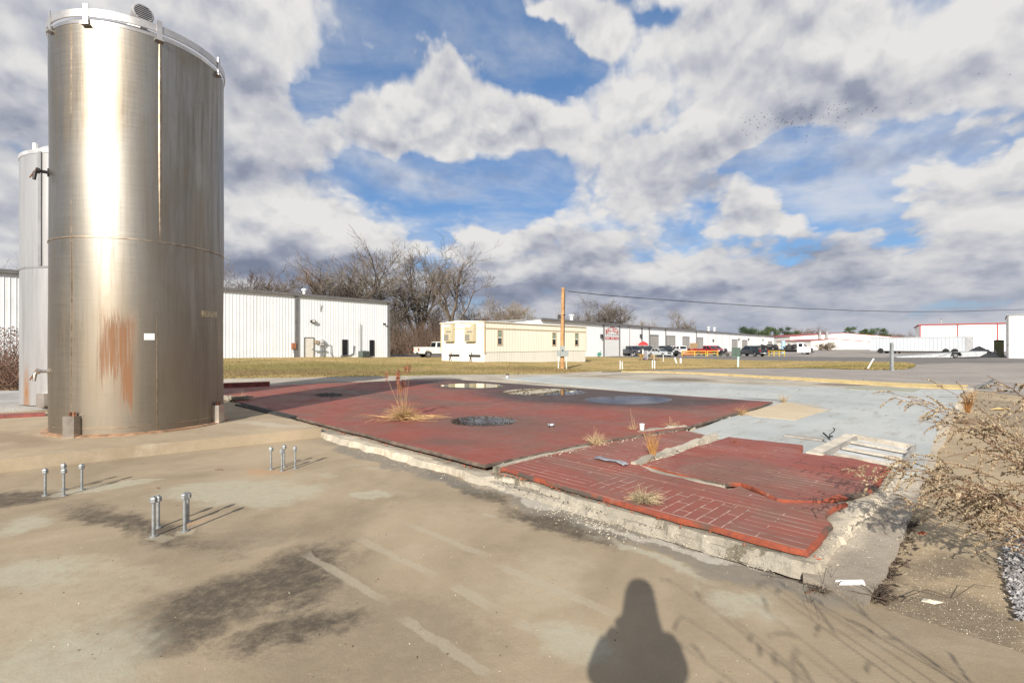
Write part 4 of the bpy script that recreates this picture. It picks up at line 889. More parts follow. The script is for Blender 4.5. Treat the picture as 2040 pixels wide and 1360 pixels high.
# ------------------------------------------------------------ far right buildings
CREAMW = mat('cream_wall', (.80, .78, .73), .55, 0, .05, .5, dirt=((.5, .46, .4), .3))
def gable(name, label, x0, x1, yl, ypk, xpk, yr, Y, depth, base, trim=True, turn=0.0):
    """gable front at depth Y between photo columns x0..x1, eaves at rows yl/yr, ridge at (xpk, ypk)"""
    A = D(x0, yl, Y); t = thing(name, label, 'building', (A.x, A.y, base), turn)
    w = (x1 - x0) / F * Y; zl = A.z - base; zp = D(x0, ypk, Y).z - base; zr = D(x0, yr, Y).z - base; xp = (xpk - x0) / F * Y
    prof = [(0, -.3), (w, -.3), (w, zr), (xp, zp), (0, zl)]
    MB().side(prof, 0, depth).build('wall', CREAMW, t)
    g = MB(); g.add([(-.3, -.25, zl - .02), (xp, -.25, zp + .03), (w + .3, -.25, zr - .02), (-.3, depth, zl - .02), (xp, depth, zp + .03), (w + .3, depth, zr - .02), (-.3, -.25, zl + .15), (xp, -.25, zp + .2), (w + .3, -.25, zr + .15), (-.3, depth, zl + .15), (xp, depth, zp + .2), (w + .3, depth, zr + .15)],
          [(0, 1, 7, 6), (1, 2, 8, 7), (6, 7, 10, 9), (7, 8, 11, 10), (0, 3, 4, 1), (1, 4, 5, 2), (0, 6, 9, 3), (2, 5, 11, 8)])
    g.build('roof', REDT if trim else ROOFG, t); return t, w
B1, w = gable('warehouse', 'wide low cream warehouse with thin red roof edge and two silver stacks, far right', 1574, 1822, 670.5, 663.3, 1681, 674.6, 215, 60, -.4)
for px in (1630, 1643.5):
    g = MB(); x = (px - 1574) / F * 215; g.lathe((x, -1.3, -.2), [(.55, 0), (.55, 8.0), (.6, 8.05), (.6, 8.2), (.3, 8.4)], 14); g.build('stack', mat('silver_stack', (.5, .5, .5), .35, .8), B1, smooth=True)
B2, w = gable('warehouse_wing', 'low cream wing with red roof edge, left of the white semi trailer', 1616, 1740, 679, 675.5, 1662, 681.5, 185, 24, -.3)
B3, w = gable('cream_annexe', 'low cream annexe with red roof edge just past the end of the long workshop', 1542, 1592, 674.5, 674.2, 1550, 677.5, 235, 30, -.5)
x = (1552 - 1542) / F * 235; MB().box((.5, -.12, -.1), (x + 6.5, -.003, 3.6)).build('roller_door', ROLL, B3)
for k in range(3): MB().box((3 + k * 2.2, -.1, .2), (4.2 + k * 2.2, -.003, 2.3)).build('window', GLASS, B2) if k < 2 else None
# tall red trimmed hall
HA = Vector((118.0, 140.0)); HX = Vector((1, -.775)).normalized(); RZ4 = math.atan2(HX.y, HX.x)
H4 = thing('red_trimmed_hall', 'tall white hall with red trim lines behind the white semi trailer on the right', 'building', (HA.x, HA.y, -.1), RZ4)
HH = 7.4; MB().box((0, 0, -.3), (30, 30, HH)).build('wall', WALLP, H4)
g = MB(); g.box((-.3, -.3, HH + .003), (30.3, 30, HH + .32)); g.build('roof', REDT, H4)
for s in (.0, 8.0, 15.9): MB().box((s, -.1, 0), (s + .3, -.003, HH)).build('trim', REDT, H4); MB().lathe((5, 5, HH + .4), [(.12, 0), (.12, 1.4), (.4, 1.5)], 8).build('roof_vent', WHITEP, H4)
# right-edge white shed
KA = P(2007, 712.5, 0); RZ5 = math.atan2(-1, 1)
K5 = thing('white_corner_shed', 'white ribbed metal shed cut off by the right edge of the photo', 'building', KA, RZ5)
g = MB().box((0, 0, -.2), (26, 15, 5.45))
for k in range(80): x = k * .305 + .2; g.prism([(x - .045, -.001), (x - .022, -.038), (x + .022, -.038), (x + .045, -.001)], 0, 5.4)
g.build('wall', WALLW, K5)
g = MB(); g.prism([(-.1, -.15), (26, -.15), (26, 15.1), (-.1, 15.1)], 5.45, [5.55, 6.4, 6.4, 5.55]); g.build('roof', ROOFG, K5); MB().box((-.06, -.06, 0), (.12, -.003, 5.4)).build('trim', TRIM, K5)

# ------------------------------------------------------------ vehicles: x forward, z up, origin on the ground
TYRE = mat('tyre_rubber', (.018, .018, .018), .85, 0, .2, 8); RIM = mat('alloy_rim', (.55, .55, .56), .3, .8, .1, 6); CHROME = mat('chrome', (.6, .6, .6), .2, .9, .05); TAIL = mat('tail_light', (.32, .012, .015), .25, 0, .1); HEAD = mat('head_light', (.75, .75, .72), .15, 0, .05); TINT = mat('tinted_glass', (.012, .016, .02), .06, 0, .1, spec=.7)
def paint(nm, c, r_=.28): 
    m = mat(nm, c, r_, 0, .03, 2); b = m.node_tree.nodes['Principled BSDF']; b.inputs['Coat Weight'].default_value = .6; b.inputs['Coat Roughness'].default_value = .06; return m
def wheel(par, x, y, r_, w=.26):
    s = 1 if y > 0 else -1
    tO = MB().lathe((x, y - s * w, r_), [(r_ * .6, 0), (r_ * .94, 0), (r_, .05), (r_, w - .05), (r_ * .94, w), (r_ * .62, w), (r_ * .58, w - .03)], 24, axis=(0, s, 0)).build('wheel', TYRE, par, smooth=True)
    g = MB(); g.lathe((x, y - s * .035, r_), [(r_ * .60, 0), (r_ * .6, .012), (r_ * .5, .0), (r_ * .12, .02), (r_ * .1, .03)], 20, axis=(0, s, 0)); g.build('rim', RIM, tO, smooth=True)
    g = MB()
    for k in range(6): a = k * math.pi / 3; g.bar((x, y - s * .01, r_), (x + math.cos(a) * r_ * .55, y - s * .01, r_ + math.sin(a) * r_ * .55), .05, .02, up=(0, 1, 0))
    g.build('spokes', CHROME, tO)
def arch(xc, r_, z0, n=8): return [(xc + r_ * math.cos(math.pi * k / n), z0 + r_ * math.sin(math.pi * k / n)) for k in range(n + 1)]      # right to left
def vehicle(kind, label, cat, color, loc, heading, name, dark_trim=True, L=5.8, W=1.98):
    t = thing(name, label, cat, loc, heading); h = W / 2
    pick = kind == 'pickup'; Hh = 1.92 if kind != 'sedan' else 1.45; rw = .40 if kind != 'sedan' else .33
    xr, xf = -L / 2, L / 2; wr, wf = xr + L * .21, xf - L * .165; sill = .52 if kind != 'sedan' else .3; ar = rw * 1.16
    belt = 1.22 if kind != 'sedan' else .92; hood = belt - .04 if kind != 'sedan' else .86
    cab_r = (xr + L * .37) if pick else xr + (.10 if kind == 'suv' else .75); cab_f = xf - L * (.255 if kind != 'sedan' else .27)
    # side outline, clockwise from the rear sill
    prof = [(xr + .02, sill), (xr, sill + .3), (xr + .02, belt if not pick else 1.28)]
    if pick: prof += [(cab_r - .04, 1.28), (cab_r - .03, belt)]
    prof += [(cab_f, belt), (cab_f + .25, hood), (xf - .22, hood - .08), (xf - .04, hood - .22), (xf, sill + .25), (xf - .03, sill - .02)]
    prof += arch(wf, ar, sill - .03) + arch(wr, ar, sill - .03)
    b_ = MB()
    if pick:
        # solid lower body, open load bed
        b_.side(prof, -h, -h + .09); b_.side(prof, h - .09, h)
        low = [(xr + .02, sill), (xr + .02, .78), (cab_r - .06, .78), (cab_r - .05, belt - .01), (cab_f, belt - .005), (cab_f + .25, hood - .003), (xf - .22, hood - .083), (xf - .045, hood - .225), (xf - .005, sill + .25), (xf - .035, sill - .02)] + arch(wf, ar, sill - .03) + arch(wr, ar, sill - .03)
        b_.side(low, -h + .09, h - .09); b_.box((xr + .002, -h + .09, .781), (xr + .09, h - .09, 1.28)); b_.box((cab_r - .1, -h + .09, .781), (cab_r - .05, h - .09, 1.26))
    else: b_.side(prof, -h, h)
    body = b_.build('body', color, t)
    bv = body.modifiers.new('soft_edges', 'BEVEL'); bv.width = .025; bv.segments = 2; bv.limit_method = 'ANGLE'; bv.angle_limit = R(50)
    # greenhouse
    ins = .16; tr = cab_r + (.12 if pick else .18 if kind == 'suv' else .45); tf = cab_f - (.72 if kind != 'sedan' else .85)
    bz, tz = belt, Hh
    lo_ = [(cab_r, -h + .03), (cab_f, -h + .03), (cab_f, h - .03), (cab_r, h - .03)]; up_ = [(tr, -h + ins), (tf, -h + ins), (tf, h - ins), (tr, h - ins)]
    g = MB(); g.add([(x, y, bz - .002) for x, y in lo_] + [(x, y, tz) for x, y in up_], [(3, 2, 1, 0), (4, 5, 6, 7), (0, 1, 5, 4), (1, 2, 6, 5), (2, 3, 7, 6), (3, 0, 4, 7)])
    cb = g.build('cabin', color, t); bv = cb.modifiers.new('soft_edges', 'BEVEL'); bv.width = .05; bv.segments = 2
    V = lambda i, f, k: Vector((lo_[i][0], lo_[i][1], bz)).lerp(Vector((lo_[(i + 1) % 4][0], lo_[(i + 1) % 4][1], bz)), f).lerp(Vector((up_[i][0], up_[i][1], tz)).lerp(Vector((up_[(i + 1) % 4][0], up_[(i + 1) % 4][1], tz)), f), k)
    def pane(i, f0, f1, nm, f2=None, f3=None):
        a, b, c, d = V(i, f0, .08), V(i, f1, .08), V(i, f1 if f3 is None else f3, .86), V(i, f0 if f2 is None else f2, .86)
        nrm = (b - a).cross(d - a).normalized(); cen = sum((V(k, .5, .5) for k in range(4)), Vector()) / 4
        if nrm.dot(a - cen) < 0: nrm = -nrm
        g = MB(); q = [a, b, c, d]; g.add([p + nrm * .006 for p in q] + [p + nrm * .014 for p in q], [(0, 1, 2, 3), (4, 5, 6, 7), (0, 1, 5, 4), (1, 2, 6, 5), (2, 3, 7, 6), (3, 0, 4, 7)]); g.build(nm, TINT, t)
    cuts = {'pickup': [(.06, .44), (.49, .88)], 'suv': [(.05, .28), (.32, .58), (.62, .9)], 'sedan': [(.12, .46), (.5, .88)]}[kind]
    for f0, f1 in cuts:
        pane(0, f0, f1, 'side_window'); pane(2, 1 - f1, 1 - f0, 'side_window')
    pane(1, .06, .94, 'windscreen'); pane(3, .08, .92, 'rear_window')
    for x in (wr, wf):
        for y in (-h + .01, h - .01): wheel(t, x, y, rw)
    g = MB(); g.box((xr + .2, -h + .2, sill - .16), (xf - .2, h - .2, sill)); g.build('underbody', BLACK, t)
    for s in (-1, 1):
        MB().box((xf - .16, s * (h - .3) - .2, hood - .34), (xf + .012, s * (h - .3) + .2, hood - .16)).build('headlight', HEAD, t)
        MB().box((xr - .015, s * (h - .1) - .1, belt - .42), (xr + .1, s * (h - .1) + .105, belt - .05)).build('tail_light', TAIL, t)
        mr_ = MB().box((cab_f - .35, s * (h + .08) - .1, belt + .0), (cab_f - .22, s * (h + .08) + .1, belt + .22)).build('mirror', BLACK, t)
    MB().box((xf - .02, -h * .55, hood - .46), (xf + .02, h * .55, hood - .14)).build('grille', BLACK if dark_trim else CHROME, t)
    MB().box((xf - .08, -h + .06, sill - .06), (xf + .07, h - .06, sill + .16)).build('bumper', CHROME if not dark_trim else color, t)
    MB().box((xr - .10, -h + .06, sill - .04), (xr + .05, h - .06, sill + .16)).build('bumper', CHROME, t)
    MB().box((xr - .108, -.26, sill + .0), (xr - .101, .26, sill + .13)).build('number_plate', WHITEP, t)
    for x in ((cab_r + cab_f) / 2 - .1, cab_f - .55):
        for s in (-1, 1): MB().box((x - .1, s * (h + .012) - .01, belt - .16), (x + .08, s * (h + .012) + .01, belt - .12)).build('door_handle', DARKM if dark_trim else CHROME, t)
    return t
WHP = paint('white_car_paint', (.68, .66, .60)); GRP = paint('graphite_car_paint', (.045, .048, .058)); BLP = paint('black_car_paint', (.018, .02, .026)); RDP = paint('red_car_paint', (.30, .018, .028)); SLP = paint('silver_car_paint', (.42, .45, .46)); DGP = paint('dark_green_car_paint', (.022, .034, .042)); WH2 = paint('bright_white_car_paint', (.74, .74, .74)); NVP = paint('dark_teal_car_paint', (.022, .035, .045))
def on(px, py): return G(px, py)
def wallpt(px, out): s = W3.at(px); p = MA + MX * s + Vector((MX.y, -MX.x)) * out; return Vector((p.x, p.y, zg(p.x, p.y)))
h0 = math.atan2(.55, .83)
q = D(853, 690, 58.5); vehicle('pickup', 'white crew cab pickup truck parked behind the cream office trailer', 'pickup truck', WHP, (q.x + 1.2, q.y + .6, zg(q.x, q.y) - .02), math.atan2(.50, .86), 'pickup_truck', dark_trim=False)
q = on(1258, 708.6); vehicle('pickup', 'dark grey pickup truck in front of the sign end of the workshop', 'pickup truck', GRP, q, R(-62), 'pickup_truck')
q = on(1290, 708.0) + Vector((0, 1, 0)); vehicle('suv', 'dark teal car parked nearest the red umbrella, behind the silver one', 'car', NVP, q, R(-66), 'parked_car', L=5.0)
q = on(1301, 709) + Vector((.6, -2.2, 0)); vehicle('sedan', 'silver sedan between the dark grey and the black pickup trucks', 'car', SLP, q, R(-62), 'parked_car', L=4.7, W=1.82)
q = on(1324, 709); vehicle('pickup', 'black pickup truck in front of the half open roller door', 'pickup truck', BLP, q, R(-62), 'pickup_truck')
q = on(1345, 708) + Vector((.5, 1.5, 0)); vehicle('suv', 'white sport utility car parked next to the yellow railing', 'car', WH2, q, R(112), 'parked_car', L=4.9, W=1.95)
q = on(1424, 708) + Vector((0, 3, 0)); vehicle('pickup', 'red pickup truck behind the yellow railings', 'pickup truck', RDP, q, R(-58), 'pickup_truck')
q = on(1446, 706.5) + Vector((1, 8, 0)); vehicle('suv', 'red sport utility car parked behind the motorcycle', 'car', RDP, q, R(-52), 'parked_car', L=5.0)
q = on(1497, 709.3); vehicle('pickup', 'dark green pickup truck beside the green transformer cabinet', 'pickup truck', DGP, q, R(108), 'pickup_truck')
# motorcycle
q = on(1442, 709.3); mc = thing('motorcycle', 'dark touring motorcycle parked in front of the red cars', 'motorcycle', q, R(-60))
for x in (-.75, .75):
    wo = MB().lathe((x, -.07, .32), [(.22, 0), (.32, .02), (.32, .12), (.22, .14)], 18, axis=(0, 1, 0)).build('wheel', TYRE, mc, smooth=True); MB().lathe((x, -.075, .32), [(.2, 0), (.2, .01), (.04, .02), (.04, .15)], 12, axis=(0, 1, 0)).build('rim', CHROME, wo)
MB().tube([(-.7, 0, .6), (-.2, 0, .72), (.2, 0, .85), (.5, 0, .8)], [.14, .18, .19, .1], 10).build('fuel_tank', BLP, mc, smooth=True); MB().tube([(-.85, 0, .78), (-.5, 0, .72), (-.1, 0, .76)], [.12, .17, .12], 8).build('seat', BLACK, mc, smooth=True); MB().cbox((0, 0, .42), (.55, .34, .38)).build('engine', CHROME, mc)
MB().tube([(.75, .0, .32), (.5, 0, .95), (.42, 0, 1.1)], .05, 6).build('fork', CHROME, mc); MB().tube([(.3, -.42, 1.12), (.45, -.1, 1.08), (.45, .1, 1.08), (.3, .42, 1.12)], .03, 6).build('handlebar', CHROME, mc); MB().side([(.45, .85), (.6, 1.0), (.38, 1.42), (.32, 1.4)], -.28, .28).build('windshield', TINT, mc)
for s in (-1, 1): MB().cbox((-.78, s * .28, .6), (.55, .2, .32)).build('pannier', BLP, mc)
# flatbed truck with white cab
q = on(1560, 706.5); fb = thing('flatbed_truck', 'white cab flatbed truck loaded with dark scrap behind the far yellow railing', 'truck', q, R(-42))
L = 9.0; cabp = [(2.7, .5), (2.7, 2.4), (3.6, 2.45), (4.0, 1.6), (4.9, 1.5), (5.0, .55)]; MB().side(cabp, -1.15, 1.15).build('cab', WH2, fb)
MB().box((-5.2, -1.2, .95), (2.6, 1.2, 1.15)).build('deck', DARKM, fb); MB().box((4.98, -.8, .75), (5.03, .8, 1.35)).build('grille', BLACK, fb); MB().add([(3.66, -.95, 2.3), (3.66, .95, 2.3), (4.03, .95, 1.66), (4.03, -.95, 1.66)], [(0, 1, 2, 3)]).build('windscreen', TINT, fb)
for s in (-1, 1): MB().box((2.95, s * 1.16 - .006, 1.6), (3.6, s * 1.16 + .006, 2.25)).build('side_window', TINT, fb)
for x in (-4, -3, 3.9):
    for y in (-1.12, 1.12): wheel(fb, x, y, .5, .3)
MB().box((-5, -.4, .6), (2.6, .4, .93)).build('frame', BLACK, fb); MB().box((4.95, -1.15, .45), (5.15, 1.15, .7)).build('bumper', BLACK, fb)
rr = random.Random(4); g = MB()
for k in range(40):
    c = Vector((rr.uniform(-5, 2.3), rr.uniform(-1, 1), 1.2)); s = [rr.uniform(.3, 1.4), rr.uniform(.2, .8), rr.uniform(.2, .8)]; a = Vector((rr.uniform(-1, 1), rr.uniform(-1, 1), rr.uniform(-.3, .3))).normalized()
    g.bar(c - a * s[0] / 2 + Vector((0, 0, s[2] * .6)), c + a * s[0] / 2 + Vector((0, 0, s[2] * .6)), s[1], s[2])
o = g.build('scrap_load', DARKM); o.location = q; o.rotation_euler = (0, 0, R(-42)); tag(o, 'pile of dark scrap loaded on the flatbed truck deck', 'scrap')
q = on(1570, 705) + Vector((4, 9, 0)); cc = thing('blue_container', 'upright light blue tank container standing behind the white truck cab', 'container', q); MB().lathe((0, 0, 0), [(.42, 0), (.44, .1), (.44, 2.7), (.3, 2.95), (.15, 3.0)], 20).build('body', mat('light_blue', (.28, .42, .54), .5), cc, smooth=True)
g = MB()
for z in (1, 2, 3): g.lathe((0, 0, 0), [(.43, z * .8), (.46, z * .8 + .02), (.46, z * .8 + .08), (.43, z * .8 + .1)], 20)
g.build('hoop', mat('light_blue_hoop', (.12, .25, .4), .5), cc); MB().lathe((0, 0, 2.98), [(.15, 0), (.15, .1), (.1, .12)], 12).build('lid', DARKM, cc)
# semi trailer
A = D(1733, 701, 100); B = D(1925, 700, 86); A.z = B.z = 0; dd = (B - A); st = thing('semi_trailer', 'long plain white semi trailer box parked before the red trimmed hall', 'trailer', (A.x, A.y, -.02), math.atan2(dd.y, dd.x)); LL = dd.length
MB().box((0, 0, .55), (LL, 2.5, 3.15)).build('box', ribbed('shade_toned_trailer_side', (.56, .60, .64), .6, dirt=.3), st)  # white box toned bluish grey: its shade is put into the colour
g = MB(); g.box((-.02, -.03, 3.05), (LL + .03, 2.52, 3.2)); g.box((-.02, -.03, .45), (LL + .03, 2.52, .6)); g.box((LL - .15, -.035, .6), (LL + .035, 2.52, 3.05)); g.build('rail', mat('pale_rail', (.5, .5, .5), .5, .3), st)
for x in (LL - 1.6, LL - 2.9, 2.0):
    for y in (.15, 2.35): wheel(st, x, y, .5, .3)
g = MB(); g.box((4.2, .3, -.05), (4.4, .6, .5)); g.box((4.2, 1.9, -.05), (4.4, 2.2, .5)); g.build('landing_leg', DARKM, st); MB().box((1, .4, .25), (LL - .5, 2.1, .45)).build('chassis', BLACK, st)
# silver tilt deck trailer
A = G(1786, 712.5); B = G(1960, 713.3); dd = B - A; rt_ = thing('ramp_trailer', 'flat silver tilt deck trailer lying nose up beside the black tarp heap', 'trailer', (A.x, A.y, .0), math.atan2(dd.y, dd.x)); LL = dd.length
MB().side([(0, .02), (0, .10), (LL * .62, .62), (LL, .86), (LL + .35, .82), (LL + .3, .62), (LL * .95, .2), (LL * .55, .05)], 0, 2.2).build('deck', mat('silver_deck', (.48, .50, .51), .45, .4, .15, 2, dirt=((.3, .25, .2), .5)), rt_)
wheel(rt_, LL * .68, -.05, .36, .22); MB().side([(LL * .68 - .55, .3), (LL * .68 - .35, .74), (LL * .68 + .35, .74), (LL * .68 + .55, .3), (LL * .68 + .47, .3), (LL * .68 + .3, .66), (LL * .68 - .3, .66), (LL * .68 - .47, .3)], -.35, 0).build('fender', DARKM, rt_)
# black tarp heap, olive bin, pallets
rr = random.Random(8); c = G(1972, 712)
def heap(nm, label, cat, c, rx, ry, h, m, seed, peaks):
    rr = random.Random(seed); g = MB(); n = 26
    for j in range(n + 1):
        for i in range(n + 1):
            x, y = i / n * 2 - 1, j / n * 2 - 1; e = max(0, 1 - (x * x + y * y)); z = 0
            for (a, b_, s, k) in peaks: z = max(z, k * max(0, 1 - math.hypot((x - a), (y - b_)) / s))
            z = h * min(z * 1.0, 1) * min(1, e * 3) + rr.uniform(0, .08) * e * h
            g.v.append((c.x + x * rx, c.y + y * ry, c.z + z - .02))
    for j in range(n):
        for i in range(n): o = j * (n + 1) + i; g.f.append((o, o + 1, o + n + 2, o + n + 1)); g.mi.append(0)
    o = g.build(nm, m, fix=False); own_origin(o, c); return tag(o, label, cat)
TARP = mat('black_tarp', (.022, .024, .026), .45, 0, .4, 4, bmp=.5, bscale=6)
heap('tarp_heap', 'heap of scrap under a black tarp against the shed at the right edge', 'tarp', c + Vector((0, 1.2, 0)), 2.4, 1.8, 1.55, TARP, 3, [(-.1, 0, 1.0, 1.0), (.5, .2, .5, .75), (-.6, 0, .5, .45), (.8, 0, .3, .5)])
g = MB(); c2 = G(1979, 711.5) + Vector((.1, -.9, 0))
for k in range(5): g.bar(c2 + Vector((-.6 + k * .3, 0, 0)), c2 + Vector((-.85 + k * .3, .25, 1.0)), .03, .03)
for k in range(5): g.bar(c2 + Vector((-.65 - .05 * k, .05 * k, .1 + k * .2)), c2 + Vector((.6 - .05 * k, .05 * k, .1 + k * .2)), .03, .03)
tag(own_origin(g.build('wire_cage', mat('grey_wire', (.16, .17, .2), .5, .5)), c2), 'grey wire cage panel leaning on the black tarp heap', 'wire cage')
c3 = D(1990, 700, 66); c3.z = 0; t = thing('olive_bin', 'upright olive green bin standing in the shade behind the black tarp', 'bin', c3, R(-45)); MB().prism([(-.5, -.45), (.5, -.45), (.5, .45), (-.5, .45)], 0, 2.2).build('body', mat('olive', (.16, .15, .06), .6), t); MB().lathe((0, 0, 2.2), [(.6, 0), (.6, .06), (.3, .15)], 12).build('lid', DARKM, t)
def pallets(label, c, n, w, m, rz=.4):
    t = thing('pallet_stack', label, 'pallets', c, rz)
    for k in range(n):
        g = MB(); z = k * .16
        for i in range(6): g.box((-w / 2 + i * w / 6 + .01, -w / 2, z + .11), (-w / 2 + (i + 1) * w / 6 - .03, w / 2, z + .14))
        for y in (-w / 2, -.05, w / 2 - .1): g.box((-w / 2, y, z + .003), (w / 2, y + .1, z + .108))
        g.build('pallet', m, t)
    return t
WOOD = mat('raw_wood', (.34, .24, .13), .8, 0, .3, 7); REDW = mat('red_orange_paint', (.30, .065, .03), .6, 0, .2, 5)
pallets('small stack of wooden pallets behind the silver tilt trailer', G(1918, 703.5) + Vector((0, 4, 0)), 5, 1.9, WOOD, R(-40))
t = pallets('red pallets piled under a brown crate behind the yellow railing', on(1394, 708) + Vector((0, 5, 0)), 9, 1.5, REDW)
q = on(1398, 708) + Vector((.3, 5, 1.45)); t = thing('wooden_crate', 'brown wooden crate standing on the pile of red pallets', 'crate', q, .4); g = MB(); g.cbox((0, 0, .5), (1.05, 1.05, 1.0)); g.build('body', WOOD, t); g = MB()
for s in (-1, 1):
    for z in (.1, .5, .9): g.box((-.56, s * .53 - .015, z - .06), (.56, s * .53 + .015, z + .06))
g.build('batten', mat('dark_wood', (.22, .14, .06), .8), t)
q = on(1375.5, 709) + Vector((0, 2.5, 0)); t = thing('red_barrier', 'orange red slatted barrier leaning behind the yellow railing', 'barrier', q, .1); g = MB()
for k in range(4): g.box((-.8, -.02, .12 + k * .24), (.8, .02, .30 + k * .24))
g.build('slats', REDW, t); g = MB(); [g.box((x - .05, .021, 0), (x + .05, .08, 1.1)) for x in (-.7, .7)]; g.build('upright', REDW, t)
# yellow railings
YELP = mat('yellow_safety_paint', (.56, .40, .04), .5, 0, .15, 6)
def railing(px0, px1, py, h, n, label, dy=0):
    a, b = G(px0, py), G(px1, py); a.y += dy; b.y += dy; t = thing('guard_railing', label, 'railing', a, math.atan2(b.y - a.y, b.x - a.x), 'yellow railings in front of the workshop'); L = math.hypot(b.x - a.x, b.y - a.y)
    for nm, z in (('top_rail', h), ('middle_rail', h * .52)): MB().bar((-.05, 0, z), (L + .05, 0, z), .09, .10).build(nm, YELP, t)
    for k in range(n): x = L * k / (n - 1); MB().box((x - .05, -.053, -.1), (x + .05, .053, h + .053)).build('post', YELP, t)
railing(1358.5, 1384, 709.6, .93, 2, 'yellow railing nearest the white sport utility car'); railing(1385.5, 1408, 709.6, .95, 2, 'yellow railing in front of the red pallets', .4); railing(1409.5, 1430, 709.6, .95, 2, 'yellow railing beside the motorcycle'); railing(1522, 1563, 709.0, .95, 5, 'long yellow railing in front of the flatbed truck')
# umbrella, hose reel, transformer
q = wallpt(1268.5, 1.4); t = thing('patio_umbrella', 'red patio umbrella standing by the workshop wall', 'umbrella', q); MB().tube([(0, 0, 0), (0, 0, 2.75)], .04, 6).build('pole', DARKM, t); MB().lathe((0, 0, 0), [(1.05, 2.0), (1.0, 2.25), (.6, 2.62), (.05, 2.85)], 8).build('canopy', mat('red_canopy', (.46, .03, .03), .7), t); MB().lathe((0, 0, 0), [(.3, 0), (.3, .15), (.05, .2)], 10).build('base', BLACK, t)
q = wallpt(1187, .7); t = thing('hose_reel', 'green hose reel cart standing at the white workshop wall', 'hose reel', q, -.4); MB().lathe((0, -.2, .45), [(.34, 0), (.34, .03), (.15, .05), (.15, .35), (.34, .37), (.34, .4)], 16, axis=(0, 1, 0)).build('drum', mat('green_plastic', (.03, .16, .10), .5), t); g = MB(); [g.tube([(-.3, s, 0), (0, s, .45), (.25, s, 1.0)], .025, 6) for s in (-.25, .25)]; g.tube([(.25, -.25, 1.0), (.25, .25, 1.0)], .025, 6); g.build('frame', mat('green_plastic', (.03, .16, .10)), t)
q = G(1457.5, 711); q2 = G(1474, 711.6); TG = mat('transformer_green', (.042, .075, .055), .6, 0, .15, 3, dirt=((.1, .12, .09), .5)); t = thing('transformer_cabinet', 'dark green pad mounted transformer cabinet on the verge', 'transformer', q, math.atan2(-.42, .9))
MB().side([(0, 0), (0, 1.35), (.1, 1.55), (1.35, 1.55), (1.35, 0)], 0, 1.1).build('door_compartment', TG, t); MB().prism([(.2, 1.102), (1.2, 1.102), (1.2, 2.0), (.2, 2.0)], 0, 1.35).build('tank', TG, t); MB().box((-.1, -.1, -.15), (1.5, 2.2, -.002)).build('pad', GALV, t); MB().box((-.06, -.04, 1.552), (1.42, 1.15, 1.60)).build('lid', TG, t)
MB().box((.66, -.02, .1), (.69, -.003, 1.3)).build('door_seam', BLACK, t)
o = own_origin(MB().box((2.0 + q.x, q.y - .1, q.z + .4), (2.7 + q.x, q.y + .0, q.z + .7)).build('white_block', WHITEP), (q.x + 2.35, q.y, q.z + .4)) if False else None
# ------------------------------------------------------------ small posts on the verge
WPVC = mat('white_pvc', (.55, .55, .53), .45, 0, .06, 8, dirt=((.4, .37, .3), .3)); MINT = mat('mint_plastic', (.42, .62, .54), .5, 0, .08, 4); GRYP = mat('grey_wood', (.22, .235, .24), .8, 0, .25, 6, bmp=.4, bscale=20)
def post(name, label, cat, px, py, ty, r_, m, lean=0.0, cap=None, sq=False, group=None):
    q = G(px, py); h = (py - ty) / F * q.y; t = thing(name, label, cat, q, 0, group); tp = (lean * h, 0, h)
    g = MB(); (g.bar((0, 0, -.1), tp, r_ * 2, r_ * 2, up=(0, 1, 0)) if sq else g.tube([(0, 0, -.1), tp], r_, 10)); g.build('shaft', m, t, smooth=not sq)
    g = MB(); v = Vector(tp); g.tube([v - Vector((0, 0, .02)), v + Vector((lean * .06, 0, .06))], [r_ * 1.18, r_ * 1.05], 10); g.build('cap', cap or m, t, smooth=True); return t
t = post('pipe_stand', 'pair of white standpipes joined by a crosspiece at the lawn edge', 'pipe', 1235.5, 736.5, 720, .05, WPVC)
q = G(1235.5, 736.5); q2 = G(1245.5, 737.5); h = 16 / F * q.y; dx = q2.x - q.x; MB().tube([(dx, 0, -.1), (dx - .03, 0, h + .04)], .05, 8).build('shaft', WPVC, t); MB().tube([(0, 0, h), (dx * .35, 0, h + .05), (dx * .6, .02, h - .05), (dx, 0, h)], .035, 6).build('crosspiece', DARKM, t)
post('standpipe', 'thin white standpipe on the lawn, left of a thicker pale one', 'pipe', 1299.5, 735, 718.5, .045, WPVC); post('standpipe', 'thick pale standpipe on the lawn beside a thin white one', 'pipe', 1304, 735, 719.5, .065, WPVC); post('marker_stake', 'tall thin white stake behind the two white standpipes', 'stake', 1303, 727, 707.5, .03, WPVC)
post('marker_stake', 'thin stake, white on top and orange at its foot, beside the mulch bed', 'stake', 1321.5, 721, 707, .045, WPVC); post('cable_pedestal', 'leaning pale green cable pedestal on the lawn', 'pedestal', 1348.5, 724, 713.5, .11, WPVC, -.38); post('cable_pedestal', 'upright pale pedestal with a purple top on the lawn', 'pedestal', 1356, 724, 713, .12, WPVC, 0, mat('purple_cap', (.22, .17, .32), .6))
post('marker_post', 'mint green plastic marker post at the edge of the lawn', 'post', 1470, 731.5, 712, .085, MINT, .04); post('grey_post', 'weathered grey square post at the tip of the lawn', 'post', 1776.5, 738, 684, .075, GRYP, 0, sq=True); post('leaning_stake', 'leaning white stake at the right part of the lawn', 'stake', 1726, 735.5, 716, .05, WPVC, .68)
post('short_pipe', 'short rusty capped pipe standing past the brick floor', 'pipe', 1010.5, 757, 746.5, .07, WPVC, 0, mat('rust_cap', (.10, .07, .06), .8))
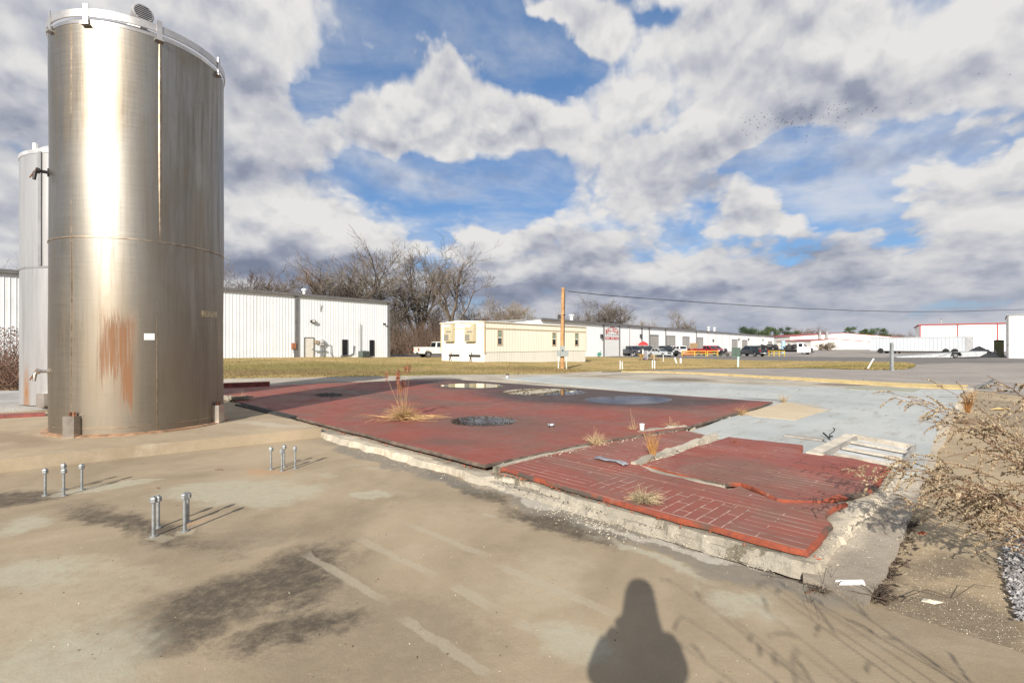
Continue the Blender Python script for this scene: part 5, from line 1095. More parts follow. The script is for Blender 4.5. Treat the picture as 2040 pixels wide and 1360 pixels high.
# glass panel memorial with planting
q = G(1288, 717.5); t = thing('glass_notice_board', 'notice board with grey glass pane between two white posts in a planted bed', 'notice board', q); s = q.y / F
MB().box((-8.5 * s, -.08, 0), (-6.5 * s, .08, 22 * s)).build('post', WPVC, t); MB().box((1.6 * s, -.06, 0), (2.2 * s, .06, 20 * s)).build('post', WPVC, t); MB().box((-6.4 * s, -.03, 5 * s), (1.5 * s, .03, 19.5 * s)).build('pane', mat('hazy_glass', (.20, .21, .25), .15, 0, .25, 3, spec=.6), t); MB().box((-6.4 * s, -.07, 0), (1.5 * s, .07, 4.8 * s)).build('base_panel', mat('purple_grey', (.17, .13, .19), .7, 0, .2, 3), t)
bed = G(1293, 717); MULCH = mat('dark_mulch', (.075, .045, .03), .95, 0, .5, 4, bmp=.8, bscale=12); o = heap('mulch_bed', 'round bed of dark mulch with a pale edge at the notice board', 'mulch bed', bed, 24 * s, 2.0, .22, MULCH, 5, [(0, 0, 1.6, 1.0)])
# ------------------------------------------------------------ service pole, meter boxes and wire
q = G(1120, 735); PWOOD = mat('pole_wood', (.40, .225, .095), .8, 0, .25, 3, bmp=.4, bscale=14, dirt=((.22, .12, .06), .6)); t = thing('utility_pole', 'orange brown wooden service pole with grey meter boxes beside the office trailer', 'utility pole', q); s = q.y / F; ph = (735 - 573) * s
MB().tube([(0, 0, -.3), (.02, 0, ph * .5), (.06, 0, ph)], [.15, .135, .115], 14).build('shaft', PWOOD, t, smooth=True)
GB = mat('meter_grey', (.24, .26, .255), .5, .2, .1, 6); MB().box((-4.2 * s, -.34, 25.5 * s), (4.5 * s, -.15, 46 * s)).build('meter_box', GB, t); MB().box((-10.2 * s, -.3, 26.5 * s), (-4.4 * s, -.12, 38 * s)).build('switch_box', GB, t); MB().box((4.7 * s, -.3, 26.5 * s), (11.5 * s, -.12, 37.5 * s)).build('switch_box', GB, t)
g = MB(); [g.box((x * s - .03, -.24, -.1), (x * s + .03, -.18, 26.4 * s)) for x in (-8.2, 7.6)]; g.build('leg', WPVC, t); MB().tube([(.14, -.12, 46 * s), (.16, -.1, 100 * s), (.2, 0, 156 * s), (.32, 0, 158 * s)], .025, 6).build('conduit', DARKM, t); MB().lathe((.09, 0, ph * .66), [(.16, 0), (.16, .05)], 12).build('band', DARKM, t); MB().cbox((-.22, -.05, 104 * s), (.2, .2, .3)).build('lamp', BLACK, t)
g = MB(); g.lathe((-.0, -.345, 37 * s), [(.06, 0), (.06, .02)], 10, axis=(0, -1, 0)); g.build('meter', BLACK, t)
wp = [(1131, 580, q.y), (1200, 587.5, q.y + 1), (1300, 595.5, q.y + 3), (1400, 602.5, q.y + 5), (1500, 609, q.y + 7), (1600, 614.5, q.y + 9), (1700, 618.5, q.y + 11), (1800, 620.8, q.y + 13), (1900, 620.5, q.y + 15), (2040, 616.5, q.y + 18), (2300, 604, q.y + 23)]
w0 = D(*wp[0]); o = own_origin(MB().tube([D(*k) for k in wp], .028, 6).build('overhead_wire', BLACK), w0); tag(o, 'black overhead service wire sagging right from the wooden pole', 'wire')
# chain fence fragment behind the shed
q = G(777, 704) + Vector((0, 24, 0)); t = thing('chain_fence', 'low grey chain fence in front of the wood, past the shed corner', 'fence', q, .3); g = MB()
for k in range(9): g.tube([(k * 2.2, 0, 0), (k * 2.2, 0, 1.3)], .03, 5)
g.build('post', GALV, t); g = MB(); [g.tube([(0, 0, z), (17.6, 0, z)], .02, 4) for z in (.15, .7, 1.28)]; g.build('wire', GALV, t)
# ------------------------------------------------------------ bare winter trees
def perp(d, r_):
    a = Vector((r_.gauss(0, 1), r_.gauss(0, 1), r_.gauss(0, 1))); a -= d * a.dot(d); return a.normalized()
def bare_tree(seed, fork=.28, limbs=5, spread=.62, up=.35, dens=1.0, twr=.0013, lean=0.0):
    """unit-height bare tree: returns trunk and crown builders"""
    r_ = random.Random(seed); tr, cr = MB(), MB()
    def branch(g, p, d, L, r0, r1, lev, n, sides):
        pts = [p.copy()]; q = p.copy(); dd = d.copy()
        for i in range(n):
            dd = (dd + Vector((r_.gauss(0, .11), r_.gauss(0, .11), r_.gauss(0, .07) + up * .16 * (lev > 0)))).normalized(); q = q + dd * (L / n); pts.append(q.copy())
        g.tube(pts, [r0 + (r1 - r0) * k / n for k in range(n + 1)], sides, caps=False)
        return pts, dd
    def grow_(p, d, L, r0, lev):
        n = (6, 5, 4, 3, 2)[lev]; pts, dd = branch(cr, p, d, L, r0, max(twr * .6, r0 * .38), lev, n, (6, 5, 4, 3, 3)[lev])
        if lev >= 4: return
        kids = int((0, 10, 8, 5, 0)[lev] * dens + r_.random()) if lev else 5
        for k in range(kids):
            f = r_.uniform(.25, 1.0) if lev < 3 else r_.uniform(.15, 1.0); i = min(n - 1, int(f * n)); pp = pts[i].lerp(pts[i + 1], f * n - i) if f < 1 else pts[-1]
            base = (pts[i + 1] - pts[i]).normalized(); a = r_.uniform(.5, 1.15)
            nd = (base * math.cos(a) + perp(base, r_) * math.sin(a)); nd = (nd + Vector((0, 0, up * .5))).normalized()
            grow_(pp, nd, L * r_.uniform(.36, .62), max(twr, r0 * (1 - .55 * f) * .5), lev + 1)
    tp, td = branch(tr, Vector((0, 0, -.01)), Vector((lean, 0, 1)).normalized(), fork + .05, .026, .019, 0, 5, 9)
    lead = r_.uniform(.5, .68)
    for k in range(limbs):
        az = 2 * math.pi * (k + r_.uniform(-.3, .3)) / limbs; a = spread * r_.uniform(.55, 1.15) * (0.35 if k == 0 else 1)
        d = Vector((math.sin(a) * math.cos(az), math.sin(a) * math.sin(az), math.cos(a))); i = r_.choice((3, 4, 5)); 
        grow_(tp[i if k else 5], d, lead * r_.uniform(.7, 1.0) * (1 if k else 1.1), .0145 * r_.uniform(.75, 1.1), 1)
    zm = max(v[2] for v in cr.v); s = 1.0 / zm
    for g in (tr, cr): g.v = [(x * s, y * s, z * s if z > 0 else z) for x, y, z in g.v]
    return tr, cr
BARK = mat('grey_bark', (.10, .078, .058), .9, 0, .35, 6, bmp=.5, bscale=20); TWIG = mat('brown_twigs', (.115, .095, .075), .9, 0, .3, 3); TWIGP = mat('pale_twigs', (.21, .17, .125), .9, 0, .3, 3); TWIGR = mat('reddish_twigs', (.135, .09, .064), .9, 0, .3, 3)
KIND = {}
def proto(key, **kw):
    tr, cr = bare_tree(**kw); KIND[key] = (tr, cr)
proto('a', seed=3, fork=.22, limbs=5, spread=.66, up=.38); proto('b', seed=12, fork=.26, limbs=5, spread=.6, up=.42); proto('c', seed=25, fork=.22, limbs=5, spread=.8, up=.2, dens=.85); proto('d', seed=41, fork=.38, limbs=6, spread=.6, up=.18, dens=.85); proto('e', seed=58, fork=.16, limbs=7, spread=.75, up=.26, dens=.9)
ME = {}
def tree(kind, px, top, Y, wide, label, twig=TWIG, group=None, rz=None, base=None, name='bare_tree'):
    gz_ = zg((px - 1020) / F * Y, Y) if base is None else base
    h = CH + (HZ - top) / F * Y - gz_; p = D(px, HZ, Y)
    t = thing(name, label, 'tree', (p.x, p.y, gz_), 0, group); tr, cr = KIND[kind]
    xs = sorted(v[0] for v in cr.v); w0 = (xs[int(len(xs) * .97)] - xs[int(len(xs) * .03)]) * 1.1; sx = (wide / F * Y) / (w0 * h); sx = max(.45, min(1.5, sx)); rz = rnd.uniform(0, 6.28) if rz is None else rz
    key = (kind, twig.name)
    if key not in ME:
        a = tr.build('trunk', BARK, t, smooth=True, fix=False); b = cr.build('crown', twig, t, fix=False); ME[key] = (a.data, b.data)
    else:
        for nm, me in zip(('trunk', 'crown'), ME[key]): o = bpy.data.objects.new(nm, me); COL.objects.link(o); o.parent = t
    for ch in t.children:
        ch.scale = (h * sx, h * sx, h); ch.rotation_euler = (0, 0, rz)
    return t
wood = 'bare trees of the wood behind the shed and the trailer'
tree('a', 705, 478, 88, 165, 'big spreading bare tree rising left of centre above the shed roof', group=wood); tree('b', 775, 462, 92, 170, 'tallest broad bare tree above the right corner of the white shed', group=wood); tree('e', 826, 474, 96, 120, 'broad bare tree right of the tallest one above the shed corner', group=wood)
tree('d', 893, 470, 84, 140, 'tall slender bare tree standing apart above the white pickup', BARK, wood); tree('c', 985, 572, 90, 110, 'pale bare tree with a leafy clump above the trailer roof', TWIGP, wood, base=.1); tree('a', 1022, 578, 96, 80, 'pale bare tree at the right end of the wood above the trailer', TWIGP, wood)
for i, (k, px, top, Y, w) in enumerate((('c', 452, 500, 70, 110), ('e', 492, 512, 74, 110), ('a', 548, 528, 80, 120), ('b', 600, 530, 84, 110), ('e', 645, 540, 84, 90), ('c', 575, 545, 76, 100), ('d', 515, 540, 78, 80), ('a', 672, 535, 90, 90), ('e', 620, 552, 78, 90))):
    tree(k, px, top, Y, w, 'brown bare tree of the row showing just above the white shed roof', TWIGR if i % 2 else TWIG, wood, base=.3)
for i, (k, px, top, Y, w) in enumerate((('d', 805, 590, 92, 60), ('e', 850, 615, 84, 60), ('b', 922, 590, 96, 70), ('e', 945, 610, 90, 70), ('d', 862, 590, 100, 55), ('c', 955, 615, 88, 70), ('e', 790, 620, 84, 60), ('e', 968, 620, 84, 60), ('b', 1003, 612, 100, 60))):
    tree(k, px, top, Y, w, 'smaller brown bare tree in the thick of the wood behind the pickup and trailer', TWIGR if i % 3 else TWIG, wood)
tree('c', 10, 500, 52, 120, 'bare tree behind the shed at the left edge of the photo', group='lone bare trees'); tree('e', -60, 520, 50, 120, 'bare tree behind the shed at the left edge of the photo', TWIGR, 'lone bare trees')
for k, px, top, Y, w, lb, tw in (('a', 1213, 578, 150, 95, 'big bare tree behind the painted company sign', TWIG), ('d', 1166, 600, 150, 45, 'narrow bare tree behind the workshop, right of the utility pole', TWIG), ('e', 1190, 608, 160, 50, 'small bare tree between the pole and the big bare tree behind the sign', TWIGR), ('c', 1250, 612, 165, 50, 'small bare tree just right of the big tree behind the sign', TWIGP), ('e', 1276, 628, 170, 40, 'low pale bare shrubby tree over the workshop roof', TWIGP),
                        ('b', 1358, 610, 180, 72, 'round bare tree standing alone above the middle of the workshop roof', TWIGP), ('e', 1310, 640, 190, 40, 'low bare treetop left of the lone round tree', TWIGP), ('c', 1108, 605, 140, 40, 'faint bare tree left of the utility pole top', TWIGP), ('a', 1612, 644, 300, 42, 'bare tree right of the dark pines on the right', TWIGR), ('e', 1140, 620, 150, 40, 'short bare tree just right of the utility pole', TWIG),
                        ('e', 1590, 655, 320, 40, 'low bare tree between the pines and the bare tree on the right', TWIGR), ('c', 1815, 655, 300, 40, 'bare tree left of the red trimmed hall', TWIGR), ('a', 1790, 658, 300, 40, 'low bare tree beside the pines left of the hall', TWIGR), ('b', 1635, 655, 320, 40, 'bare tree above the warehouse stacks', TWIGR), ('e', 1755, 658, 330, 40, 'low bare treetop between two pines above the warehouse', TWIGR)):
    tree(k, px, top, Y, w, lb, tw, 'lone bare trees')
# mistletoe clump in the pale tree
# leafy crowns: pines, made of many needle tufts
def pine(seed, h, w):
    r_ = random.Random(seed); tr, cr = MB(), MB(); tr.tube([(0, 0, 0), (.1, 0, h * .5), (0, .1, h * .9)], [.3, .22, .08], 8)
    cl = []
    for k in range(26):
        z = h * r_.uniform(.32, .98); e = math.sqrt(max(.05, 1 - ((z / h - .55) / .5) ** 2)); a = r_.uniform(0, 6.28); d = w / 2 * e * math.sqrt(r_.random()); cl.append((Vector((d * math.cos(a), d * math.sin(a), z)), r_.uniform(.10, .2) * w))
    for c, rad in cl:
        tr.tube([(0, 0, max(0, c.z - rad)), c], [.07, .02], 4, caps=False)
        for q in range(130):
            p = c + Vector((r_.gauss(0, .5), r_.gauss(0, .5), r_.gauss(0, .38))) * rad; d = Vector((r_.gauss(0, 1), r_.gauss(0, 1), r_.gauss(.4, 1))).normalized(); e = perp(d, r_); L = r_.uniform(.3, .6)
            cr.add([p - e * .14, p + e * .14, p + d * L + e * .05, p + d * L - e * .05], [(0, 1, 2, 3)])
    return tr, cr
NEED = mat('pine_needles', (.052, .085, .03), .8, 0, .45, .5); NEED2 = mat('dark_pine_needles', (.035, .06, .027), .8, 0, .4, .5)
for i, (px, top, Y, w, lb) in enumerate(((1487, 652, 250, 30, 'dark pine at the left end of the pine group past the workshop'), (1512, 655, 255, 36, 'pine second from the left in the group past the workshop'), (1535, 653, 260, 30, 'pine in the middle of the group past the workshop'), (1565, 653, 258, 24, 'rounded dark pine at the right end of the pine group'), (1580, 660, 262, 24, 'low pine beside the rounded dark pine'),
        (1693, 653, 300, 22, 'leftmost of three pines above the wide warehouse roof'), (1722, 656, 300, 18, 'small middle pine above the wide warehouse roof'), (1752, 654, 300, 30, 'broadest of three pines above the wide warehouse roof'))):
    x = (px - 1020) / F * Y; gz_ = -.4; h = CH + (HZ - top) / F * Y - gz_; t = thing('pine_tree', lb, 'tree', (x, Y, gz_), rnd.uniform(0, 6), 'far pines on the right'); tr, cr = pine(100 + i, h, w / F * Y * 1.15); tr.build('trunk', BARK, t); cr.build('crown', NEED2 if i in (0, 3) else NEED, t, fix=False)
# undergrowth in the wood: sticks and brush, too many to count
def brush(name, n, area, hmin, hmax, m, seed, lab=None, r0=.022):
    r_ = random.Random(seed); g = MB()
    for k in range(n):
        p = area(r_); h = r_.uniform(hmin, hmax) * r_.uniform(.5, 1); d = Vector((r_.gauss(0, .22), r_.gauss(0, .22), 1)).normalized(); pts = [p]
        for i in range(4): d = (d + Vector((r_.gauss(0, .16), r_.gauss(0, .16), .02))).normalized(); pts.append(pts[-1] + d * h / 4)
        g.tube(pts, [r0 * h / 3, r0 * h / 4, r0 * h / 5, r0 * h / 7, .006], 3, caps=False)
        for j in range(7):
            i = r_.choice((1, 1, 2, 2, 3)); q = pts[i]; e = (d + perp(d, r_) * r_.uniform(.5, 1.3)).normalized(); L = h * r_.uniform(.15, .4); g.tube([q, q + e * L * .5, q + e * L + Vector((0, 0, r_.uniform(-.2, .3) * L))], [.012, .009, .005], 3, caps=False)
    o = g.build(name, m, fix=False); return struct(o, 'stuff', lab)
def woodarea(r_):
    Y = r_.uniform(76, 112); px = r_.uniform(770, 1070); x = (px - 1020) / F * Y; return Vector((x, Y, .05))
brush('undergrowth', 3200, woodarea, 3.0, 7.5, TWIGR, 77); 
def woodarea2(r_):
    Y = r_.uniform(80, 100); px = r_.uniform(420, 790); x = (px - 1020) / F * Y; return Vector((x, Y, .3))
brush('undergrowth', 900, woodarea2, 6, 12, TWIG, 78)
def fararea(r_):
    Y = r_.uniform(310, 360); px = r_.uniform(1380, 2040); return Vector(((px - 1020) / F * Y, Y, -.3))
brush('far_wood', 1500, fararea, 7, 12.5, TWIGR, 79, r0=.04)
def leftbrush(r_):
    px = r_.uniform(-160, 42); Y = r_.uniform(16.5, 22); return Vector(((px - 1020) / F * Y, Y, 0))
o = brush('bramble', 420, leftbrush, 1.0, 2.6, mat('bramble_stems', (.13, .075, .05), .9, 0, .4, 3), 80, r0=.006)
r_ = random.Random(81); g = MB()
for k in range(9000):
    p = leftbrush(r_); z = 2.3 * r_.random() ** 1.6; a = Vector((r_.gauss(0, 1), r_.gauss(0, 1), r_.gauss(0, 1))).normalized(); b_ = perp(a, r_); s = r_.uniform(.02, .05); p = p + Vector((r_.gauss(0, .1), r_.gauss(0, .1), z)); g.add([p - a * s, p + b_ * s * .5, p + a * s, p - b_ * s * .5], [(0, 1, 2, 3)])
struct(g.build('bramble_leaves', mat('dead_leaves', (.115, .062, .04), .9, 0, .5, 5), fix=False), 'stuff')
# shrub in front of the far wing
q = D(1651, 700, 150); q.z = -.35; KIND['s'] = bare_tree(seed=90, fork=.03, limbs=9, spread=1.05, up=.2, twr=.004)
t = tree('s', 1651, 676, 150, 52, 'round leafless shrub in front of the far cream wing', TWIGP, base=-.4, name='bare_shrub')

# ------------------------------------------------------------ lawn blades, too many to count
r_ = random.Random(5); g = MB(); LX = [c[0] for c in LAWN]
def lawnrow(px):
    for a, b in zip(LAWN, LAWN[1:]):
        if a[0] <= px <= b[0]: f = (px - a[0]) / (b[0] - a[0]); return a[1] + (b[1] - a[1]) * f, a[2] + (b[2] - a[2]) * f
for k in range(48000):
    px = r_.uniform(384, 1822); n, f_ = lawnrow(px); a, b = G(px, n), G(px, f_); f = r_.random() ** 1.5; p = a.lerp(b, f)
    p.z = zg(p.x, p.y) + .02; h = r_.uniform(.035, .08) * (1.5 if r_.random() < .06 else 1); a2 = r_.uniform(0, 3.14); w = Vector((math.cos(a2), math.sin(a2), 0)) * r_.uniform(.010, .026); ln = Vector((r_.gauss(0, .05), r_.gauss(0, .05), h))
    g.add([p - w, p + w, p + ln + w * .3, p + ln - w * .3], [(0, 1, 2, 3)])
struct(g.build('grass', GRASS, fix=False), 'stuff')

# ------------------------------------------------------------ dry weeds
STRAW = mat('dry_straw', (.37, .24, .11), .9, 0, .35, 6); STRAW2 = mat('pale_straw', (.46, .35, .2), .9, 0, .3, 6); RSEED = mat('red_seed_heads', (.26, .085, .045), .9, 0, .4, 9); ORANGEW = mat('orange_straw', (.46, .24, .085), .9, 0, .25, 6)
def tuft(name, label, px, py, z, n, h, spread, m, seed, droop=.5, r0=.0035, heads=0, cat='weed', group='dry weeds growing from the floor joints', fallen=0, upright=0, uh=1.0, jit=.26):
    c = P(px, py, z); t = thing(name, label, cat, c, 0, group); r_ = random.Random(seed); g = MB()
    for k in range(n):
        a = r_.uniform(0, 6.28); s = spread * r_.random() ** .7; L = h * r_.uniform(.4, 1); d = Vector((math.cos(a) * s, math.sin(a) * s, 1)).normalized(); p = Vector((math.cos(a) * .04 * r_.random(), math.sin(a) * .04 * r_.random(), 0)); pts = [p]
        for i in range(4): d = (d + Vector((math.cos(a), math.sin(a), -1.2)) * droop * r_.uniform(.05, .35) + Vector((r_.gauss(0, jit), r_.gauss(0, jit), r_.gauss(0, jit * .6)))).normalized(); q = pts[-1] + d * L / 4; q.z = max(q.z, .006); pts.append(q)
        g.tube(pts, [r0, r0, r0 * .8, r0 * .6, r0 * .3], 3, caps=False)
    for k in range(fallen):
        a = r_.choice((r_.gauss(.0, .35), r_.gauss(3.14, .3), r_.uniform(0, 6.28))); L = r_.uniform(.3, 1.0); p = Vector((r_.gauss(0, .08), r_.gauss(0, .08), .03)); pts = [p]
        for i in range(4): a += r_.gauss(0, .12); q = pts[-1] + Vector((math.cos(a), math.sin(a), 0)) * L / 4; q.z = max(.006, .05 + r_.gauss(0, .03)); pts.append(q)
        g.tube(pts, [r0 * 1.1, r0, r0, r0 * .8, r0 * .5], 3, caps=False)
    tips = []
    for k in range(upright):
        d = Vector((r_.gauss(-.10, .14), r_.gauss(0, .1), 1)).normalized(); L = uh * r_.uniform(.6, 1); pts = [Vector((r_.gauss(0, .03), r_.gauss(0, .03), 0))]
        for i in range(4): d = (d + Vector((r_.gauss(0, .05), r_.gauss(0, .05), 0))).normalized(); pts.append(pts[-1] + d * L / 4)
        g.tube(pts, [r0 * 1.6, r0 * 1.4, r0 * 1.1, r0 * .8, r0 * .4], 4, caps=False); tips.append(pts)
    g.build('stems', m, t, fix=False)
    if heads:
        g = MB()
        for k in range(heads):
            pts = tips[k % len(tips)]; e = pts[-1].lerp(pts[-2], .15 * (k // len(tips)))
            for j in range(90):
                p = e + Vector((r_.gauss(0, .022), r_.gauss(0, .022), r_.gauss(0, .045))); a = Vector((r_.gauss(0, 1), r_.gauss(0, 1), r_.gauss(0, 1))).normalized(); b_ = perp(a, r_); s = r_.uniform(.008, .018); g.add([p - a * s, p + b_ * s * .6, p + a * s, p - b_ * s * .6], [(0, 1, 2, 3)])
        g.build('seed_heads', RSEED, t, fix=False)
    return t
tuft('straw_clump', 'big clump of dry golden straw with tall red seed heads on the brick floor', 803, 836, Zu, 300, .48, .8, STRAW, 1, .75, .003, heads=9, fallen=55, upright=9, uh=1.02)
tuft('straw_tuft', 'upright orange straw tuft growing from the joint between the two near brick floors', 1301, 908, Zl, 90, .36, .22, ORANGEW, 2, .15, .0026, jit=.06)
tuft('dry_weed', 'low rounded mat of dry weeds near the front edge of the brick floor', 1283, 997, Zl, 420, .20, 1.9, mat('mat_weed', (.34, .27, .165), .9, 0, .35, 8), 3, .8, .0022)
tuft('dry_weed', 'dry weed with pale flower remains at the ledge in front of the upper brick floor', 1186, 885, Zl, 130, .26, 1.0, STRAW2, 4, .6, .0026, upright=5, uh=.3)
tuft('dry_weed', 'thin dry weed beside the white cup', 1262, 859, Zl, 40, .2, .8, STRAW2, 5, .5, .002, upright=3, uh=.45)
tuft('dry_weed', 'dry weed on the ledge right of the white cup', 1338, 852, Zl, 70, .2, 1.2, STRAW2, 6, .7, .0024, upright=3, uh=.25)
tuft('dry_weed', 'dry brown weed at the corner of the tan floor patch', 1473, 826, Zb, 90, .3, 1.2, STRAW, 7, .7, .003)
tuft('dry_weed', 'grey green grass tuft on the far tip of the tan floor patch', 1561, 801, Zb, 50, .35, .7, STRAW2, 8, .3, .003)
tuft('straw_tuft', 'orange straw tuft at the right edge of the pale painted floor', 1928, 822, .03, 130, .62, .25, ORANGEW, 9, .12, .004, jit=.06)
tuft('dry_weed', 'flat brown weed on the concrete by the right orange straw tuft', 1918, 842, 0, 60, .35, 1.6, mat('brown_weed', (.2, .13, .08), .9), 10, .9, .003)
tuft('dry_weed', 'tiny red brown weed on the right brick floor', 1466, 882, Zr, 16, .1, 1.2, RSEED, 11, .5, .003)
tuft('dry_weed', 'pale wisp of grass on the dark left end of the brick floor', 482, 793, Zu, 25, .25, 1.2, STRAW2, 12, .7, .003)
tuft('dry_weed', 'dry grass tuft in the joint below the orange straw tuft', 1287, 925, .1, 60, .12, 1.2, STRAW, 13, .6, .0022)
tuft('root_tangle', 'tangle of dark roots at the near end of the grade beam', 1748, 1190, .0, 40, .17, 1.5, mat('dark_roots', (.06, .042, .03), .9), 14, .8, .003, fallen=3)
tuft('root_tangle', 'small dark root tangle in the shade left of the white pipe piece', 1632, 1176, .0, 40, .09, 1.6, mat('dark_roots', (.06, .042, .03)), 15, 1.0, .002, fallen=2)
tuft('dry_weed', 'dark dead weed at the foot of the grade beam', 1806, 1050, .0, 26, .13, 1.4, mat('dark_roots', (.06, .042, .03)), 16, .7, .0025)
for k, (dx, hh) in enumerate(((-6, 1.2), (9, 1.0))):
    q = G(1288 + dx * 1.6, 718); t = thing('ornamental_grass', 'tan ornamental grass clump %s the notice board' % ('left of' if dx < 0 else 'right of'), 'grass clump', q, 0, 'ornamental grasses at the notice board'); r_ = random.Random(60 + k); g = MB()
    for j in range(160): a = r_.uniform(0, 6.28); s = r_.uniform(.1, .55); L = hh * r_.uniform(.6, 1); g.tube([(0, 0, 0), (math.cos(a) * s * .4 * L, math.sin(a) * s * .4 * L, L * .6), (math.cos(a) * s * L, math.sin(a) * s * L, L * .8)], [.02, .016, .008], 3, caps=False)
    g.build('blades', mat('tan_grass', (.44, .29, .11), .9, 0, .3, 3), t, fix=False)

# ------------------------------------------------------------ tall dried flower stalks at the right
STALK = mat('brown_stalk', (.16, .085, .05), .85, 0, .3, 6); FLUFF = mat('pale_seed_fluff', (.37, .295, .19), .95, 0, .3, 25); HUSK = mat('brown_husks', (.17, .11, .06), .95, 0, .4, 25)
def weed(label, base, stems, seed, dirv, L0, L1, arch_=.55, flw=1.0, group='dried flower stalks leaning over the yard', dz=(.5, .9)):
    t = thing('dried_weed', label, 'weed', base, 0, group); r_ = random.Random(seed); g, fl, hu = MB(), MB(), MB(); dirv = Vector(dirv).normalized()
    def puff(p, big):
        for j in range(3):
            a = Vector((r_.gauss(0, 1), r_.gauss(0, 1), r_.gauss(0, 1))).normalized(); b_ = perp(a, r_); s = r_.uniform(.003, .0068) * big; c = a.cross(b_); q = p + a * .003
            fl.add([q - a * s, q + b_ * s * .8, q + a * s, q - b_ * s * .8, q + c * s * .7, q - c * s * .7], [(0, 1, 4), (1, 2, 4), (2, 3, 4), (3, 0, 4), (1, 0, 5), (2, 1, 5), (3, 2, 5), (0, 3, 5)])
    for k in range(stems):
        L = r_.uniform(L0, L1); d = (dirv * r_.uniform(.55, 1.25) + Vector((r_.gauss(0, .18), r_.gauss(0, .25), r_.uniform(*dz)))).normalized(); p = Vector((r_.gauss(0, .10), r_.gauss(0, .12), 0)); pts = [p]; n = 9
        for i in range(n): d = (d + dirv * .02 + Vector((r_.gauss(0, .03), r_.gauss(0, .03), -.22 * arch_ * (i / n) * 1.3))).normalized(); pts.append(pts[-1] + d * L / n)
        g.tube(pts, [.0048 * (1 - .8 * i / n) + .0008 for i in range(n + 1)], 5, caps=False)
        for j in range(int(16 * flw)):          # plume side sprays
            f = r_.uniform(.42, 1.0); i = min(n - 1, int(f * n)); q = pts[i].lerp(pts[i + 1], f * n - i); b0 = (pts[i + 1] - pts[i]).normalized(); e = (b0 * .75 + perp(b0, r_) * .8 + Vector((0, 0, .12))).normalized(); l = r_.uniform(.07, .22) * (1.25 - f * .8) * 1.5; sp = [q]; m = 5
            for s in range(m): e = (e + Vector((0, 0, -.20)) + dirv * .06).normalized(); sp.append(sp[-1] + e * l / m)
            g.tube(sp, [.0016, .0014, .0012, .001, .0008, .0006], 3, caps=False)
            for s in range(int(l * 230)):
                ff = r_.uniform(.15, 1) * m; ii = min(m - 1, int(ff)); c = sp[ii].lerp(sp[ii + 1], ff - ii) + Vector((r_.gauss(0, .0035), r_.gauss(0, .0035), r_.uniform(0, .005)))
                if r_.random() < .5: puff(c, r_.uniform(.6, 1.2))
                else:
                    a = Vector((r_.gauss(0, 1), r_.gauss(0, 1), r_.gauss(0, 1))).normalized(); b_ = perp(a, r_); z = r_.uniform(.005, .012); hu.add([c - a * z, c + b_ * z * .5, c + a * z, c - b_ * z * .5], [(0, 1, 2, 3)])
        for j in range(8):                      # withered leaves low on the stem
            i = r_.randint(1, 5); a = perp(Vector((0, 0, 1)), r_); q = pts[i]; z = r_.uniform(.03, .07); hu.add([q, q + a * z * .5 + Vector((0, 0, -.01)), q + a * z + Vector((0, 0, -z * .6)), q + a * z * .5 + Vector((.006, .006, -.02))], [(0, 1, 2, 3)])
    g.build('stalks', STALK, t, fix=False); fl.build('seed_fluff', FLUFF, t, fix=False); hu.build('husks', HUSK, t, fix=False); return t
weed('tallest arching dried flower stalks, plume reaching over the wooden frame', (4.35, 3.4, 0), 11, 201, (-1, .10, 0), 1.7, 2.2, .72, 1.5, dz=(.85, 1.15))
weed('dense low dried flower stalks reaching over the grade beam at the right', (4.42, 3.2, 0), 8, 202, (-1, .10, 0), 1.5, 2.0, .6, 1.3, dz=(.62, .85))
weed('dried flower stalk clump at the right edge with large pale heads', (3.95, 3.35, 0), 7, 203, (-.35, .3, 0), .8, 1.1, .5, 1.5, dz=(.9, 1.2))
# tall stalks standing right beside the photographer: only their shadows reach the photograph
weed('tall dried stalks beside the photographer that throw long shadows on the slab', (1.8, .2, 0), 11, 205, (-.42, -.12, 0), 1.9, 2.6, .10, .3, 'dried stalks beside the photographer', dz=(1.1, 1.5))
weed('dried stalks just right of the photographer that throw shadows at the slab edge', (2.3, .45, 0), 10, 206, (-.45, -.1, 0), 1.8, 2.4, .10, .3, 'dried stalks beside the photographer', dz=(1.1, 1.5))
weed('short dried stalk close to the photographer throwing a small leafy shadow', (1.0, -.2, 0), 2, 207, (-.3, -.1, 0), 1.3, 1.5, .3, .5, 'dried stalks beside the photographer', dz=(1.2, 1.5))
# gravel at the right
r_ = random.Random(91); g = MB()
for k in range(7500):
    u, v = r_.random(), r_.random(); px = 1978 + 14 * math.sin(v * 9) + u ** 1.2 * 330; py = 1058 + v * 180
    if px < 2010 and r_.random() < .35: continue
    if px < 1986 + 60 * abs(v - .35) + r_.expovariate(1) * 14: continue
    p = P(px, py, 0); s = r_.uniform(.007, .019); vs = []
    for sx, sy, sz in ((1, 0, 0), (0, 1, 0), (-1, 0, 0), (0, -1, 0), (0, 0, 1), (0, 0, -1)): vs.append(p + Vector((sx * s * r_.uniform(.6, 1.3), sy * s * r_.uniform(.6, 1.3), sz * s * r_.uniform(.5, 1.0) + s * .4 + r_.uniform(0, .012))))
    g.add(vs, [(0, 1, 4), (1, 2, 4), (2, 3, 4), (3, 0, 4), (1, 0, 5), (2, 1, 5), (3, 2, 5), (0, 3, 5)])
